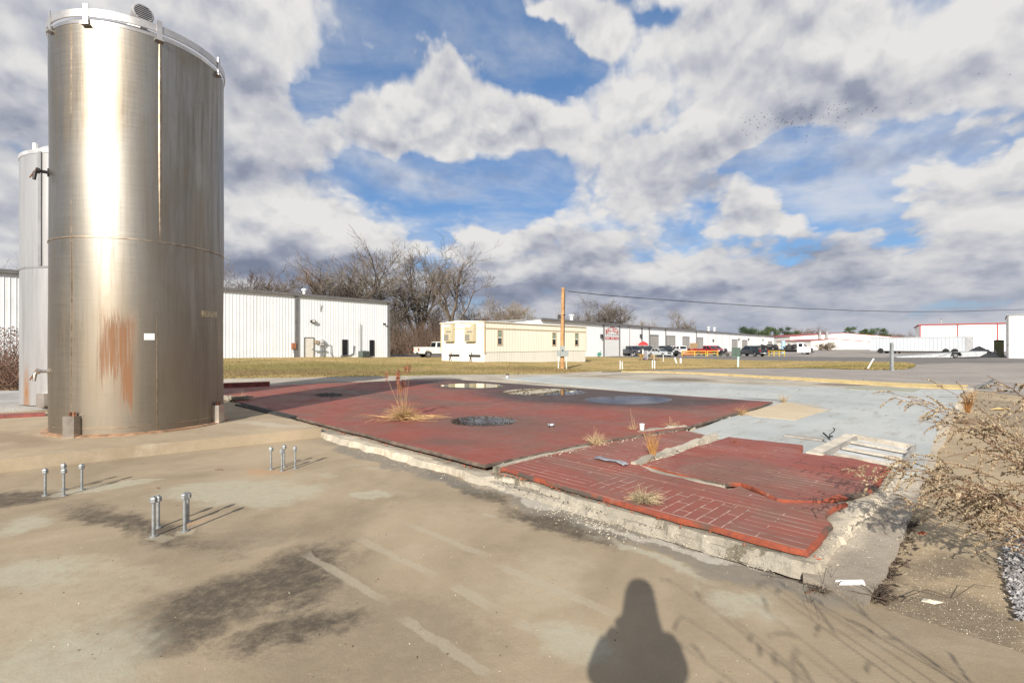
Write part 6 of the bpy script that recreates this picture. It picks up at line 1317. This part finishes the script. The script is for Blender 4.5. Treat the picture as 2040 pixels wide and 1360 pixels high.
def gravmat():
    m, t, b = newmat('limestone_gravel'); n = t.n('ShaderNodeNewGeometry'); c = t.n('ShaderNodeValToRGB'); t.put(c.inputs[0], n.outputs['Random Per Island']); e = c.color_ramp.elements; e[0].color = (.09, .087, .09, 1); e[1].color = (.36, .35, .345, 1); k = e.new(.5); k.color = (.19, .183, .185, 1)
    t.put(b.inputs['Base Color'], c.outputs[0]); b.inputs['Roughness'].default_value = .85; return m
struct(g.build('gravel', gravmat(), fix=False), 'stuff')
# ------------------------------------------------------------ puddles on the brick floor
def water(nm, col, r_=.015):
    m, t, b = newmat(nm); b.inputs['Base Color'].default_value = (*col, 1); b.inputs['Roughness'].default_value = r_; b.inputs['IOR'].default_value = 1.33; b.inputs['Specular IOR Level'].default_value = .5
    p = t.n('ShaderNodeNewGeometry').outputs['Position']; bump(t, b, t.noise(p, 2.2, 2, .5), .012, .02); return m
WATER = water('puddle_water', (.018, .016, .015)); 
def puddle(cpx, cpy, half_px, half_py, seed, jit=.10, m=WATER, z=Zu + .004, label=None):
    r_ = random.Random(seed); pts = []; ph = [r_.uniform(0, 6.28) for _ in range(4)]
    for k in range(90):
        a = 2 * math.pi * k / 90; s = 1 + jit * (math.sin(2 * a + ph[0]) * .6 + math.sin(3 * a + ph[1]) * .5 + math.sin(7 * a + ph[2]) * .25 + math.sin(13 * a + ph[3]) * .18)
        p = P(cpx + half_px * s * math.cos(a), cpy + half_py * s * math.sin(a), z); pts.append((p.x, p.y))
    return struct(MB().prism(pts, z - .02, z, bottom=False).build('puddle', m), 'structure', label)
puddle(941, 768, 60, 4.6, 1, label='still puddle mirroring the cream trailer'); puddle(1085, 780.5, 84, 6.6, 2, .06, label='shallow puddle dotted with wet debris'); puddle(1252, 796.5, 84, 8.6, 3, .05, label='dark still puddle farthest right on the brick floor'); puddle(962, 838.5, 62, 9.5, 4, .08, label='dark puddle choked with dead leaves beside the straw clump')
MUCK = mat('wet_muck', (.022, .018, .014), .35, 0, .5, 8); DEBM = mat('dead_leaf_bits', (.05, .032, .02), .7, 0, .5, 9)
def litter(nm, n, area, smin, smax, m, seed, flat=.35, lab=None):
    r_ = random.Random(seed); g = MB()
    for k in range(n):
        p = area(r_)
        if p is None: continue
        a = Vector((r_.gauss(0, 1), r_.gauss(0, 1), r_.gauss(0, flat))).normalized(); b_ = perp(a, r_); b_.z *= flat; s = r_.uniform(smin, smax); c = a.cross(b_) * s * .3
        g.add([p - a * s, p + b_ * s * .6, p + a * s, p - b_ * s * .6, p + c, p - c], [(0, 1, 4), (1, 2, 4), (2, 3, 4), (3, 0, 4), (1, 0, 5), (2, 1, 5), (3, 2, 5), (0, 3, 5)])
    return struct(g.build(nm, m, fix=False), 'stuff', lab)
def ell(cx, cy, hx, hy, z, ring=0.0, pw=.5, left=False):
    def f(r_):
        a = r_.uniform(0, 6.28); d = ring + (1 - ring) * r_.random() ** pw; p = P(cx + hx * d * math.cos(a), cy + hy * d * math.sin(a), z); p.z += r_.uniform(0, .006)
        return p
    return f
litter('wet_leaves', 650, ell(962, 838.5, 68, 10, Zu + .005, .35, .6), .005, .02, DEBM, 3); litter('wet_debris', 420, ell(1082, 780.5, 86, 6.6, Zu + .005, .2, .6), .008, .03, MUCK, 4); litter('dry_muck', 700, ell(655, 786.5, 28, 3.6, Zu + .004, 0, .7), .012, .035, MUCK, 5)
def edge_litter(p0, p1, w, z):
    def f(r_): p = P(*p0, z).lerp(P(*p1, z), r_.random()); return p + Vector((r_.gauss(0, w), r_.gauss(0, w), r_.uniform(0, .008)))
    return f
CHIP = mat('pale_chips', (.50, .45, .36), .85, 0, .3, 12); CHIPR = mat('brick_chips', (.36, .09, .04), .8, 0, .3, 12)
litter('concrete_chips', 650, edge_litter((700, 895), (1640, 1165), .09, .003), .003, .010, CHIP, 6); litter('concrete_chips', 350, edge_litter((1080, 1010), (1260, 1070), .10, .003), .005, .014, CHIP, 16)
litter('moss_crumbs', 420, edge_litter((985, 958), (1330, 1050), .07, .04), .003, .014, mat('dark_moss', (.05, .043, .022), .95, 0, .4, 9), 7); litter('brick_chips', 160, edge_litter((990, 940), (1610, 1110), .05, .10), .008, .022, CHIPR, 8)
litter('brick_chips', 220, edge_litter((600, 838), (965, 935), .05, .10), .008, .022, CHIPR, 18); litter('concrete_chips', 260, edge_litter((1640, 1120), (1790, 945), .07, .10), .004, .014, CHIP, 9); litter('concrete_chips', 220, edge_litter((1680, 1150), (1830, 950), .16, .035), .003, .010, CHIP, 10)
litter('leaf_litter', 350, edge_litter((1740, 1200), (1815, 1030), .05, .0), .008, .03, DEBM, 11); litter('concrete_chips', 220, lambda r_: P(r_.uniform(0, 1500), r_.uniform(900, 1350), .002), .002, .007, CHIP, 12); litter('leaf_litter', 120, lambda r_: P(r_.uniform(0, 1500), r_.uniform(900, 1350), .002), .003, .010, DEBM, 13)
litter('debris', 900, lambda r_: P(r_.uniform(1920, 2200), r_.uniform(770, 850) , .004), .01, .05, mat('brown_debris', (.12, .085, .06), .9, 0, .5, 9), 14); litter('brick_chips', 90, edge_litter((1290, 925), (1460, 968), .04, .13), .008, .02, CHIPR, 15); litter('concrete_chips', 260, edge_litter((1280, 928), (1420, 872), .05, .13), .006, .02, CHIP, 17); litter('concrete_chips', 240, edge_litter((1000, 925), (1360, 855), .04, .16), .006, .018, CHIP, 19)
litter('debris', 260, lambda r_: P(r_.uniform(1250, 1900), 745 + r_.random() ** 1.5 * 90, Zb + .004), .008, .035, mat('brown_debris', (.12, .085, .06)), 20); litter('leaf_litter', 1500, lambda r_: P(r_.uniform(-200, 60), r_.uniform(762, 782), .05), .03, .07, mat('pale_leaves', (.30, .2, .11), .9, 0, .4, 9), 21)
litter('coarse_grit', 2500, lambda r_: P(r_.uniform(1760, 2100), r_.uniform(1080, 1310), -.010), .002, .006, CHIP, 22)

# ------------------------------------------------------------ curbs and broken ledges between the brick floors
def ledge(name, label, pts, w, h, z, m, seed):
    r_ = random.Random(seed); g = MB()
    for a, b in zip(pts, pts[1:]):
        A, B = P(*a, z), P(*b, z); d = (B - A); L = d.length; n = max(2, int(L / .16)); u = d / L; nr = Vector((-u.y, u.x, 0)); o = len(g.v)
        for k in range(n + 1):
            c = A + u * L * k / n; ww = w * r_.uniform(.5, 1.15) / 2; hh = h * r_.uniform(.45, 1.15)
            g.v += [tuple(c + nr * ww + Vector((0, 0, -.06))), tuple(c + nr * ww * .75 + Vector((0, 0, hh))), tuple(c - nr * ww * .7 + Vector((0, 0, hh * r_.uniform(.7, 1.1)))), tuple(c - nr * ww + Vector((0, 0, -.06)))]
        for k in range(n):
            for q in range(3): g.f.append((o + k * 4 + q, o + k * 4 + q + 1, o + k * 4 + 5 + q, o + k * 4 + 4 + q)); g.mi.append(0)
        g.f += [(o, o + 3, o + 2, o + 1), (o + n * 4, o + n * 4 + 1, o + n * 4 + 2, o + n * 4 + 3)]; g.mi += [0, 0]
    o = g.build(name, m); c = P(*pts[0], z); own_origin(o, c); return tag(o, label, 'ledge')
ledge('concrete_ledge', 'crumbling concrete ledge between the two near brick floors, behind the orange straw tuft', [(1262, 928), (1300, 912), (1425, 869)], .15, .05, Zl - .02, PL, 1)
ledge('concrete_ledge', 'broken concrete ledge in the slot before the right brick floor', [(1272, 930), (1330, 947), (1445, 968)], .13, .02, Zl - .02, PL, 2)
ledge('concrete_ledge', 'crumbling ledge of the upper brick floor left of the dry weed', [(985, 932), (1090, 905), (1170, 888)], .10, .02, Zl, PL, 3)
ledge('concrete_ledge', 'rubble ledge behind the white cup', [(1272, 862), (1350, 852), (1366, 851)], .12, .05, Zl + .02, PL, 4)
ledge('concrete_ledge', 'thick broken concrete ledge between the brick floor and the pale painted floor', [(1368, 853), (1410, 838), (1470, 824)], .22, .05, Zb + .005, PL, 5)
# black bars put in for the shade of the gap beside the tank pad
a, b = P(487, 806, .17), P(590, 832, .17); g = MB(); g.bar(a - UV_U * .03, b - UV_U * .03, .11, .07); g.bar(a - UV_U * .18 + Vector((0, 0, .01)), b - UV_U * .12, .06, .05); tag(own_origin(g.build('gap_shade_bars', mat('gap_shade_black', (.03, .027, .025), .8, 0, .4, 6)), a), 'blackened rotten boards in the gap beside the tank pad', 'boards')
a = P(452, 797, .2); t = MB(); rr = random.Random(2)
for k in range(14): t.bar(a + Vector((rr.uniform(-.5, .3), rr.uniform(-.2, .3), rr.uniform(0, .08))), a + Vector((rr.uniform(-.5, .5), rr.uniform(-.2, .4), rr.uniform(0, .1))), .08, .04)
tag(own_origin(t.build('rubble_pile', PL), a), 'small pile of rubble and broken slats at the foot of the steel tank', 'rubble')
# ------------------------------------------------------------ sunken wooden frame
WW = mat('weathered_white_wood', (.50, .45, .37), .85, 0, .2, 5, bmp=.5, bscale=30, dirt=((.25, .22, .18), .6)); GW = mat('grey_board', (.27, .25, .225), .85, 0, .25, 5, bmp=.5, bscale=30)
q = P(1700, 890, Zb); t = thing('slatted_frame', 'weathered white wooden frame with slats let into the pale floor', 'frame', q)
def brd(nm, p0, p1, z, w, h, m): MB().bar(P(*p0, z), P(*p1, z), w, h).build(nm, m, t, world=True)
brd('end_board', (1700, 868), (1622, 907), Zb + .03, .20, .06, WW); brd('inner_board', (1707, 872), (1640, 907), Zb + .035, .03, .06, GW); brd('back_board', (1700, 868.5), (1819, 890.5), Zb + .04, .07, .07, WW)
for i, (p0, p1) in enumerate((((1697, 880), (1814, 902)), ((1681, 892), (1806, 915)), ((1664, 904), (1795, 929)))): brd('slat', p0, p1, Zb + .042, .07, .03, WW)
brd('angle_iron', (1822, 889), (1795, 932), Zb + .04, .035, .06, GW); MB().prism([tuple(P(*k, Zb)[:2]) for k in ((1702, 871), (1818, 893), (1794, 930), (1660, 906))], Zb + .001, Zb + .006).build('tray', mat('pale_tray', (.47, .48, .48), .7, 0, .2, 4, dirt=((.3, .28, .25), .5)), t, world=True)
p = P(1655, 886, Zb); t = thing('standpipe_tap', 'thin bent metal tap standing on the pale floor by the slatted frame', 'tap', p); MB().tube([(0, 0, 0), (0, 0, .14), (.01, 0, .15)], .008, 6).build('riser', GALV, t); MB().tube([(0, 0, .13), (-.02, 0, .16), (.02, 0, .19), (.05, 0, .21), (.06, 0, .25), (.035, 0, .26)], .008, 6).build('spout', DARKM, t); MB().tube([(-.02, 0, .13), (.025, .0, .135)], .016, 6).build('collar', DARKM, t)
a, b = P(1565, 866.5, Zb + .02), P(1640, 875.5, Zb + .02); tag(own_origin(MB().bar(a, b, .17, .03).build('floor_board', GW), a), 'flat grey board lying on the pale painted floor', 'board')
a, b = P(1640, 869, Zb), P(1654, 876, Zb + .0); tag(own_origin(MB().bar(a + Vector((0, 0, .06)), b + Vector((0, 0, .012)), .02, .02).build('thin_rod', DARKM), a), 'short dark rod lying at the foot of the tap', 'rod')
# small litter things
p = P(1279, 858, Zl + .02); t = thing('paper_cup', 'dented white cup standing on the ledge between the brick floors', 'cup', p); MB().lathe((0, 0, 0), [(.036, 0), (.046, .115), (.049, .118), (.046, .12), (.034, .008)], 18).build('wall', WHITEP, t, smooth=True); MB().lathe((0, 0, 0), [(.0365, .002), (.037, .01), (.03, .011)], 18).build('base', WHITEP, t)
p = P(1097, 848, Zu + .02); t = thing('crushed_can', 'crushed silver drink can lying on the upper brick floor', 'can', p, .4); g = MB(); g.tube([(-.06, 0, .018), (-.04, .0, .02), (-.01, .01, .012), (.03, -.006, .02), (.06, 0, .018)], [.026, .03, .018, .028, .025], 10); g.build('body', mat('can_metal', (.45, .47, .5), .35, .8, .4, 30), t); MB().tube([(.06, 0, .018), (.064, 0, .018)], [.024, .022], 10).build('end', CHROME, t)
def rag(label, pts, w, seed, m):
    r_ = random.Random(seed); g = MB(); n = len(pts); 
    for i, (px, py) in enumerate(pts):
        c = P(px, py, Zl); d = (P(*pts[min(i + 1, n - 1)], Zl) - P(*pts[max(i - 1, 0)], Zl)).normalized(); nr = Vector((-d.y, d.x, 0))
        for k in range(5): s = (k / 4 - .5); g.v.append(tuple(c + nr * w * s * r_.uniform(.8, 1.2) + Vector((0, 0, .012 + .03 * abs(math.sin(k * 1.7 + i * 1.3)) * r_.uniform(.5, 1)))))
    for i in range(n - 1):
        for k in range(4): o = i * 5 + k; g.f.append((o, o + 1, o + 6, o + 5)); g.mi.append(0)
    o = g.build('foil_scrap', m, fix=False, smooth=True); own_origin(o, P(*pts[0], Zl)); sm = o.modifiers.new('thickness', 'SOLIDIFY'); sm.thickness = .003; return tag(o, label, 'scrap')
rag('crumpled strip of silver foil lying on the lower brick floor', [(1187, 914), (1198, 916.5), (1210, 919), (1222, 921), (1232, 922.5), (1240, 925), (1246, 929)], .09, 3, mat('foil', (.55, .56, .58), .35, .75, .25, 12))
p = P(1702, 1161, .032); t = thing('pvc_offcut', 'white plastic half pipe offcut at the near end of the grade beam', 'pipe', p, .02); g = MB(); 
n_ = 10
for k in range(n_ + 1): a = math.pi * k / n_; y, z = math.cos(a) * .035, math.sin(a) * .03; g.v += [(-.08 - .04 * abs(math.cos(a)), y * .7, z * .7), (.062 + .015 * math.cos(a), y * .7, z * .7)]
g.f = [(2 * k, 2 * k + 1, 2 * k + 3, 2 * k + 2) for k in range(n_)]; g.mi = [0] * n_; o = g.build('pipe', WHITEP, t, smooth=True, angle=0); o.modifiers.new('wall', 'SOLIDIFY').thickness = .004
g = MB(); g.tube([(.045, 0, -.004), (.056, 0, -.004)], [.027, .027], 14); g.build('lip', WHITEP, t)
p = P(1855, 1200, -.012); o = MB().add([p + Vector(v) for v in ((-.06, .01, .005), (-.02, .035, .012), (.05, .02, .006), (.07, -.015, .01), (.0, -.025, .004), (0, .005, .022))], [(0, 1, 5), (1, 2, 5), (2, 3, 5), (3, 4, 5), (4, 0, 5), (4, 3, 2, 1, 0)]).build('plaster_chip', CHIP); tag(own_origin(o, p), 'pale broken plaster chip on the coarse concrete by the gravel', 'chip')
p = P(1835, 1062, -.01); o = MB().add([p + Vector(v) for v in ((-.04, 0, 0), (.03, .015, .0), (.045, -.015, 0), (-.03, -.02, 0), (0, 0, .022), (.02, -.005, .02))], [(0, 1, 5, 4), (1, 2, 5), (2, 3, 4, 5), (3, 0, 4), (3, 2, 1, 0)]).build('brick_chip', CHIPR); tag(own_origin(o, p), 'red brick chip on the tan concrete right of the grade beam', 'chip')
p = P(1990, 816, 0); o = MB().add([p + Vector(v) for v in ((-.25, 0, 0), (-.1, .08, .03), (.2, .05, .02), (.32, -.04, .0), (.05, -.08, .04), (0, 0, .06))], [(0, 1, 5), (1, 2, 5), (2, 3, 5), (3, 4, 5), (4, 0, 5), (4, 3, 2, 1, 0)]).build('foam_scrap', YEL); tag(own_origin(o, p), 'torn scrap of yellow foam on the concrete at the right', 'scrap')
p = P(1958, 774, .0); t = MB(); rr = random.Random(6)
for k in range(7): t.bar(p + Vector((rr.uniform(-.5, .1), rr.uniform(-.2, .2), .03)), p + Vector((rr.uniform(0, .5), rr.uniform(-.2, .2), rr.uniform(.05, .45))), .14, .02)
tag(own_origin(t.build('metal_scrap', mat('bent_sheet_metal', (.22, .22, .21), .5, .5, .3, 5)), p), 'bent scrap of grey sheet metal past the corner of the yellow foam strip', 'scrap')
def twig(label, px, py, z, L, seed, m=None):
    r_ = random.Random(seed); p = P(px, py, z); t = thing('fallen_twig', label, 'twig', p); a = r_.uniform(-.3, .5); pts = [Vector((0, 0, .008))]
    for k in range(5): a += r_.gauss(0, .3); pts.append(pts[-1] + Vector((math.cos(a), math.sin(a), 0)) * L / 5 + Vector((0, 0, r_.gauss(0, .004))))
    for q in pts: q.z = max(.004, q.z)
    MB().tube(pts, [.006, .005, .005, .004, .003, .002], 5).build('stem', STALK, t); g = MB()
    for i in (1, 2, 3): b_ = pts[i]; s = r_.choice((-1, 1)); g.tube([b_, b_ + Vector((.3 * L / 2, s * L * .2, .01))], [.003, .001], 4)
    g.build('side_shoots', STALK, t)
twig('thin bent twig on the slab below the step of the tank pad', 428, 936, 0, .12, 1); twig('small twig beside the far group of anchor bolts', 640, 914, 0, .10, 2); twig('short twig on the slab left of the front anchor bolts', 312, 972, 0, .06, 3); twig('dark branch scrap on the pale floor near its right edge', 1870, 791, Zb, .9, 4); twig('second dark branch scrap on the pale floor, nearer the slatted frame', 1815, 800, Zb, .6, 5); twig('dark curled twig on the near end of the plinth footing', 1605, 1182, 0, .12, 6)
# ------------------------------------------------------------ flock of birds
BIRDM = mat('dark_plumage', (.03, .03, .035), .8, 0, .2, 20)
def bird_parts(flap):
    b = MB(); b.tube([(-.20, 0, 0), (-.10, 0, .0), (0, 0, 0), (.12, 0, .01), (.18, 0, .015), (.22, 0, .01)], [.012, .035, .055, .04, .03, .006], 6); b.add([(-.10, -.03, 0), (-.10, .03, 0), (-.26, .06, 0), (-.26, -.06, 0), (-.1, 0, .012)], [(0, 1, 2, 3), (0, 4, 1), (0, 3, 4), (1, 4, 2), (2, 4, 3)])
    w = []
    for s in (-1, 1):
        g = MB(); g.add([(.09, s * .03, .01), (-.07, s * .03, .01), (-.05, s * .24, .01 + flap * .14), (.07, s * .22, .012 + flap * .14), (-.08, s * .42, .01 + flap * .2), (.08, s * .03, .025), (.06, s * .22, .022 + flap * .14)], [(0, 1, 2, 3), (3, 2, 4), (5, 6, 2, 1), (6, 4, 2), (0, 3, 6, 5), (3, 4, 6)]); w.append(g)
    return b, w
rr = random.Random(33); protos = []
def bird(t, key, cache={}):
    if key not in cache:
        b, w = bird_parts((-.8, .2, 1.1)[key]); cache[key] = [b.build('body', BIRDM, t, fix=False)] + [x.build('wing', BIRDM, t, fix=False) for x in w]
    else:
        for o in cache[key]: c = o.copy(); COL.objects.link(c); c.parent = t
pos = []
for k in range(96):
    f = rr.random(); px = 1474 + 215 * f ** .9; cy = 248 - 22 * f; py = cy + rr.gauss(0, 13); pos.append((px + rr.uniform(-3, 3), py))
pos += [(1662, 209), (1686, 218), (1690, 222), (1662, 221), (1668, 226), (1717, 228), (1727, 218), (1738, 222), (1745, 215), (1669, 236), (1683, 256), (1606, 283), (1643, 270), (1608, 271)]
stray = [((1814, 207), 'stray bird just right of the flock, beside the grey cloud'), ((1834, 229), 'stray bird below the two others that trail the flock'), ((1894, 200), 'stray bird midway between the flock and the top right corner'), ((1950, 147), 'left one of three birds high at the right'), ((2012, 149), 'right one of three birds high at the right'), ((2000, 165), 'lowest of three birds high at the right'), ((1809, 246), 'lowest stray bird right of the flock')]
for i, (px, py) in enumerate(pos + [s[0] for s in stray]):
    Y = rr.uniform(120, 150); p = D(px, py, Y); lb = 'small dark bird flying in the scattered flock under the grey cloud' if i < len(pos) else stray[i - len(pos)][1]
    t = thing('bird', lb, 'bird', p, rr.uniform(-.6, .6) + (3.1 if rr.random() < .8 else 0), 'flock of birds'); t.rotation_euler = (rr.uniform(-.5, .5), rr.uniform(-.3, .3), t.rotation_euler[2]); s = rr.uniform(.55, .95); t.scale = (s, s, s); bird(t, rr.randrange(3))

# ------------------------------------------------------------ the photographer, standing behind the camera; the shadow on the slab is theirs
COAT = mat('dark_coat', (.035, .035, .04), .9, 0, .2, 8); SKIN = mat('skin', (.42, .25, .18), .55, 0, .05, 4); TROU = mat('dark_trousers', (.03, .035, .05), .9, 0, .2, 8); SHOE = mat('dark_shoes', (.02, .018, .016), .6); HAIRM = mat('brown_hair', (.05, .03, .02), .7)
PO = Vector((-.05, -.25, 0)); pt = thing('person', 'photographer in dark hooded coat holding up a camera, only their shadow shows on the slab', 'person', PO)
def skinned(nm, m, verts, edges, root, sub=2):
    me = bpy.data.meshes.new(nm); me.from_pydata([v[0] for v in verts], edges, []); me.materials.append(m); o = bpy.data.objects.new(nm, me); COL.objects.link(o); o.parent = pt
    o.modifiers.new('skin', 'SKIN').use_smooth_shade = True; sv = me.skin_vertices[0].data if me.skin_vertices else None
    if sv is None: bpy.context.view_layer.update(); sv = me.skin_vertices[0].data
    for i, v in enumerate(verts): sv[i].radius = v[1] if hasattr(v[1], '__len__') else (v[1], v[1]); sv[i].use_root = (i == root)
    ss = o.modifiers.new('smooth', 'SUBSURF'); ss.levels = ss.render_levels = sub; return o
# body: pelvis, spine, neck, head, arms bent up to the camera, legs (facing +y)
bv = [((0, 0, 1.0), (.15, .11)), ((0, .0, 1.2), (.145, .11)), ((0, .0, 1.42), (.16, .12)), ((0, .01, 1.56), (.12, .10)), ((0, .03, 1.65), .065), ((0, .06, 1.75), (.082, .095)), ((0, .05, 1.86), (.085, .095)), ((0, .04, 1.90), (.06, .07)),
      ((-.165, .0, 1.585), .06), ((-.195, .06, 1.41), .05), ((-.13, .13, 1.53), .042), ((-.11, .15, 1.60), .034), ((.165, .0, 1.585), .06), ((.195, .06, 1.41), .05), ((.13, .13, 1.53), .042), ((.11, .15, 1.60), .034),
      ((-.11, 0, .92), .10), ((-.12, .02, .50), .07), ((-.13, -.02, .10), .045), ((.11, 0, .92), .10), ((.12, .02, .50), .07), ((.13, -.02, .10), .045)]
be = [(0, 1), (1, 2), (2, 3), (3, 4), (4, 5), (5, 6), (6, 7), (3, 8), (8, 9), (9, 10), (10, 11), (3, 12), (12, 13), (13, 14), (14, 15), (0, 16), (16, 17), (17, 18), (0, 19), (19, 20), (20, 21)]
body = skinned('body', SKIN, bv, be, 0)
coat = skinned('coat', COAT, [((0, .0, .72), (.17, .14)), ((0, 0, 1.0), (.165, .135)), ((0, .0, 1.2), (.16, .13)), ((0, .0, 1.42), (.165, .135)), ((0, .0, 1.585), (.115, .10)), ((-.15, .0, 1.545), .095), ((-.20, .055, 1.39), .085), ((-.14, .12, 1.57), .052), ((.15, .0, 1.545), .095), ((.20, .055, 1.39), .085), ((.14, .12, 1.57), .052)], [(0, 1), (1, 2), (2, 3), (3, 4), (4, 5), (5, 6), (6, 7), (4, 8), (8, 9), (9, 10)], 1)
hood = skinned('hood', COAT, [((0, -.02, 1.60), (.165, .11)), ((0, -.02, 1.70), (.125, .11)), ((0, .0, 1.82), (.112, .112)), ((0, -.01, 1.92), (.10, .105)), ((0, .0, 1.985), (.06, .07))], [(0, 1), (1, 2), (2, 3), (3, 4)], 0)
tr_ = skinned('trousers', TROU, [((0, 0, .98), (.16, .12)), ((-.11, 0, .86), .115), ((-.12, .02, .50), .085), ((-.13, -.02, .09), .065), ((.11, 0, .86), .115), ((.12, .02, .50), .085), ((.13, -.02, .09), .065)], [(0, 1), (1, 2), (2, 3), (0, 4), (4, 5), (5, 6)], 0)
for s in (-1, 1):
    MB().side([(-.10, 0), (.17, 0), (.185, .04), (.10, .075), (.03, .11), (-.09, .12), (-.11, .05)], -.045, .045).build('shoe', SHOE, pt).rotation_euler = (0, 0, R(90)); o = pt.children[-1]
for i, o in enumerate([c for c in pt.children if c.name.startswith('shoe')]): o.location = ((-.13, .13)[i], 0, 0)
for s in (-1, 1):                     # hands: palm and five fingers closing on the camera body
    c = Vector((s * .085, .155, 1.615)); vs = [((s * .11, .15, 1.60), .028), (tuple(c), (.034, .022))]; es = [(0, 1)]
    for k in range(4):
        b_ = c + Vector((s * -.004, .006, .022 - k * .017)); i0 = len(vs); l = (.052, .06, .056, .045)[k]; vs += [(tuple(b_), .0095), (tuple(b_ + Vector((-s * l * .35, .018, .0))), .009), (tuple(b_ + Vector((-s * l * .8, .016, .0))), .0085), (tuple(b_ + Vector((-s * l * 1.1, .004, .0))), .0075)]; es += [(1, i0), (i0, i0 + 1), (i0 + 1, i0 + 2), (i0 + 2, i0 + 3)]
    i0 = len(vs); vs += [(tuple(c + Vector((s * .004, -.02, .012))), .011), (tuple(c + Vector((-s * .025, -.03, .028))), .009)]; es += [(1, i0), (i0, i0 + 1)]
    skinned('hand', SKIN, vs, es, 1, 1)
fh = Vector((0, .12, 1.76)); g = MB()
for s in (-1, 1): g.lathe(fh + Vector((s * .033, .002, .03)), [(.012, -.004), (.012, .004), (.005, .008)], 10, axis=(0, 1, 0))
g.build('eyes', HEAD, pt); MB().tube([fh + Vector((0, .0, .03)), fh + Vector((0, .022, -.005)), fh + Vector((0, .008, -.015))], [.009, .014, .008], 8).build('nose', SKIN, pt, smooth=True); MB().tube([fh + Vector((-.025, .0, -.045)), fh + Vector((0, .006, -.047)), fh + Vector((.025, .0, -.045))], [.004, .006, .004], 6).build('mouth', mat('lips', (.35, .14, .12), .5), pt)
cp = PO + Vector((0, .155, 1.65)); ct = thing('handheld_camera', 'black camera held up in the photographer\'s hands', 'camera', (cp.x + .04, cp.y, cp.z)); MB().cbox((0, 0, -.02), (.13, .06, .09)).build('body', BLACK, ct); MB().lathe((0, .03, -.02), [(.036, 0), (.036, .02), (.033, .03)], 18, axis=(0, 1, 0)).build('lens', BLACK, ct, smooth=True); MB().cbox((0, -.0, .04), (.05, .05, .03)).build('viewfinder', BLACK, ct)
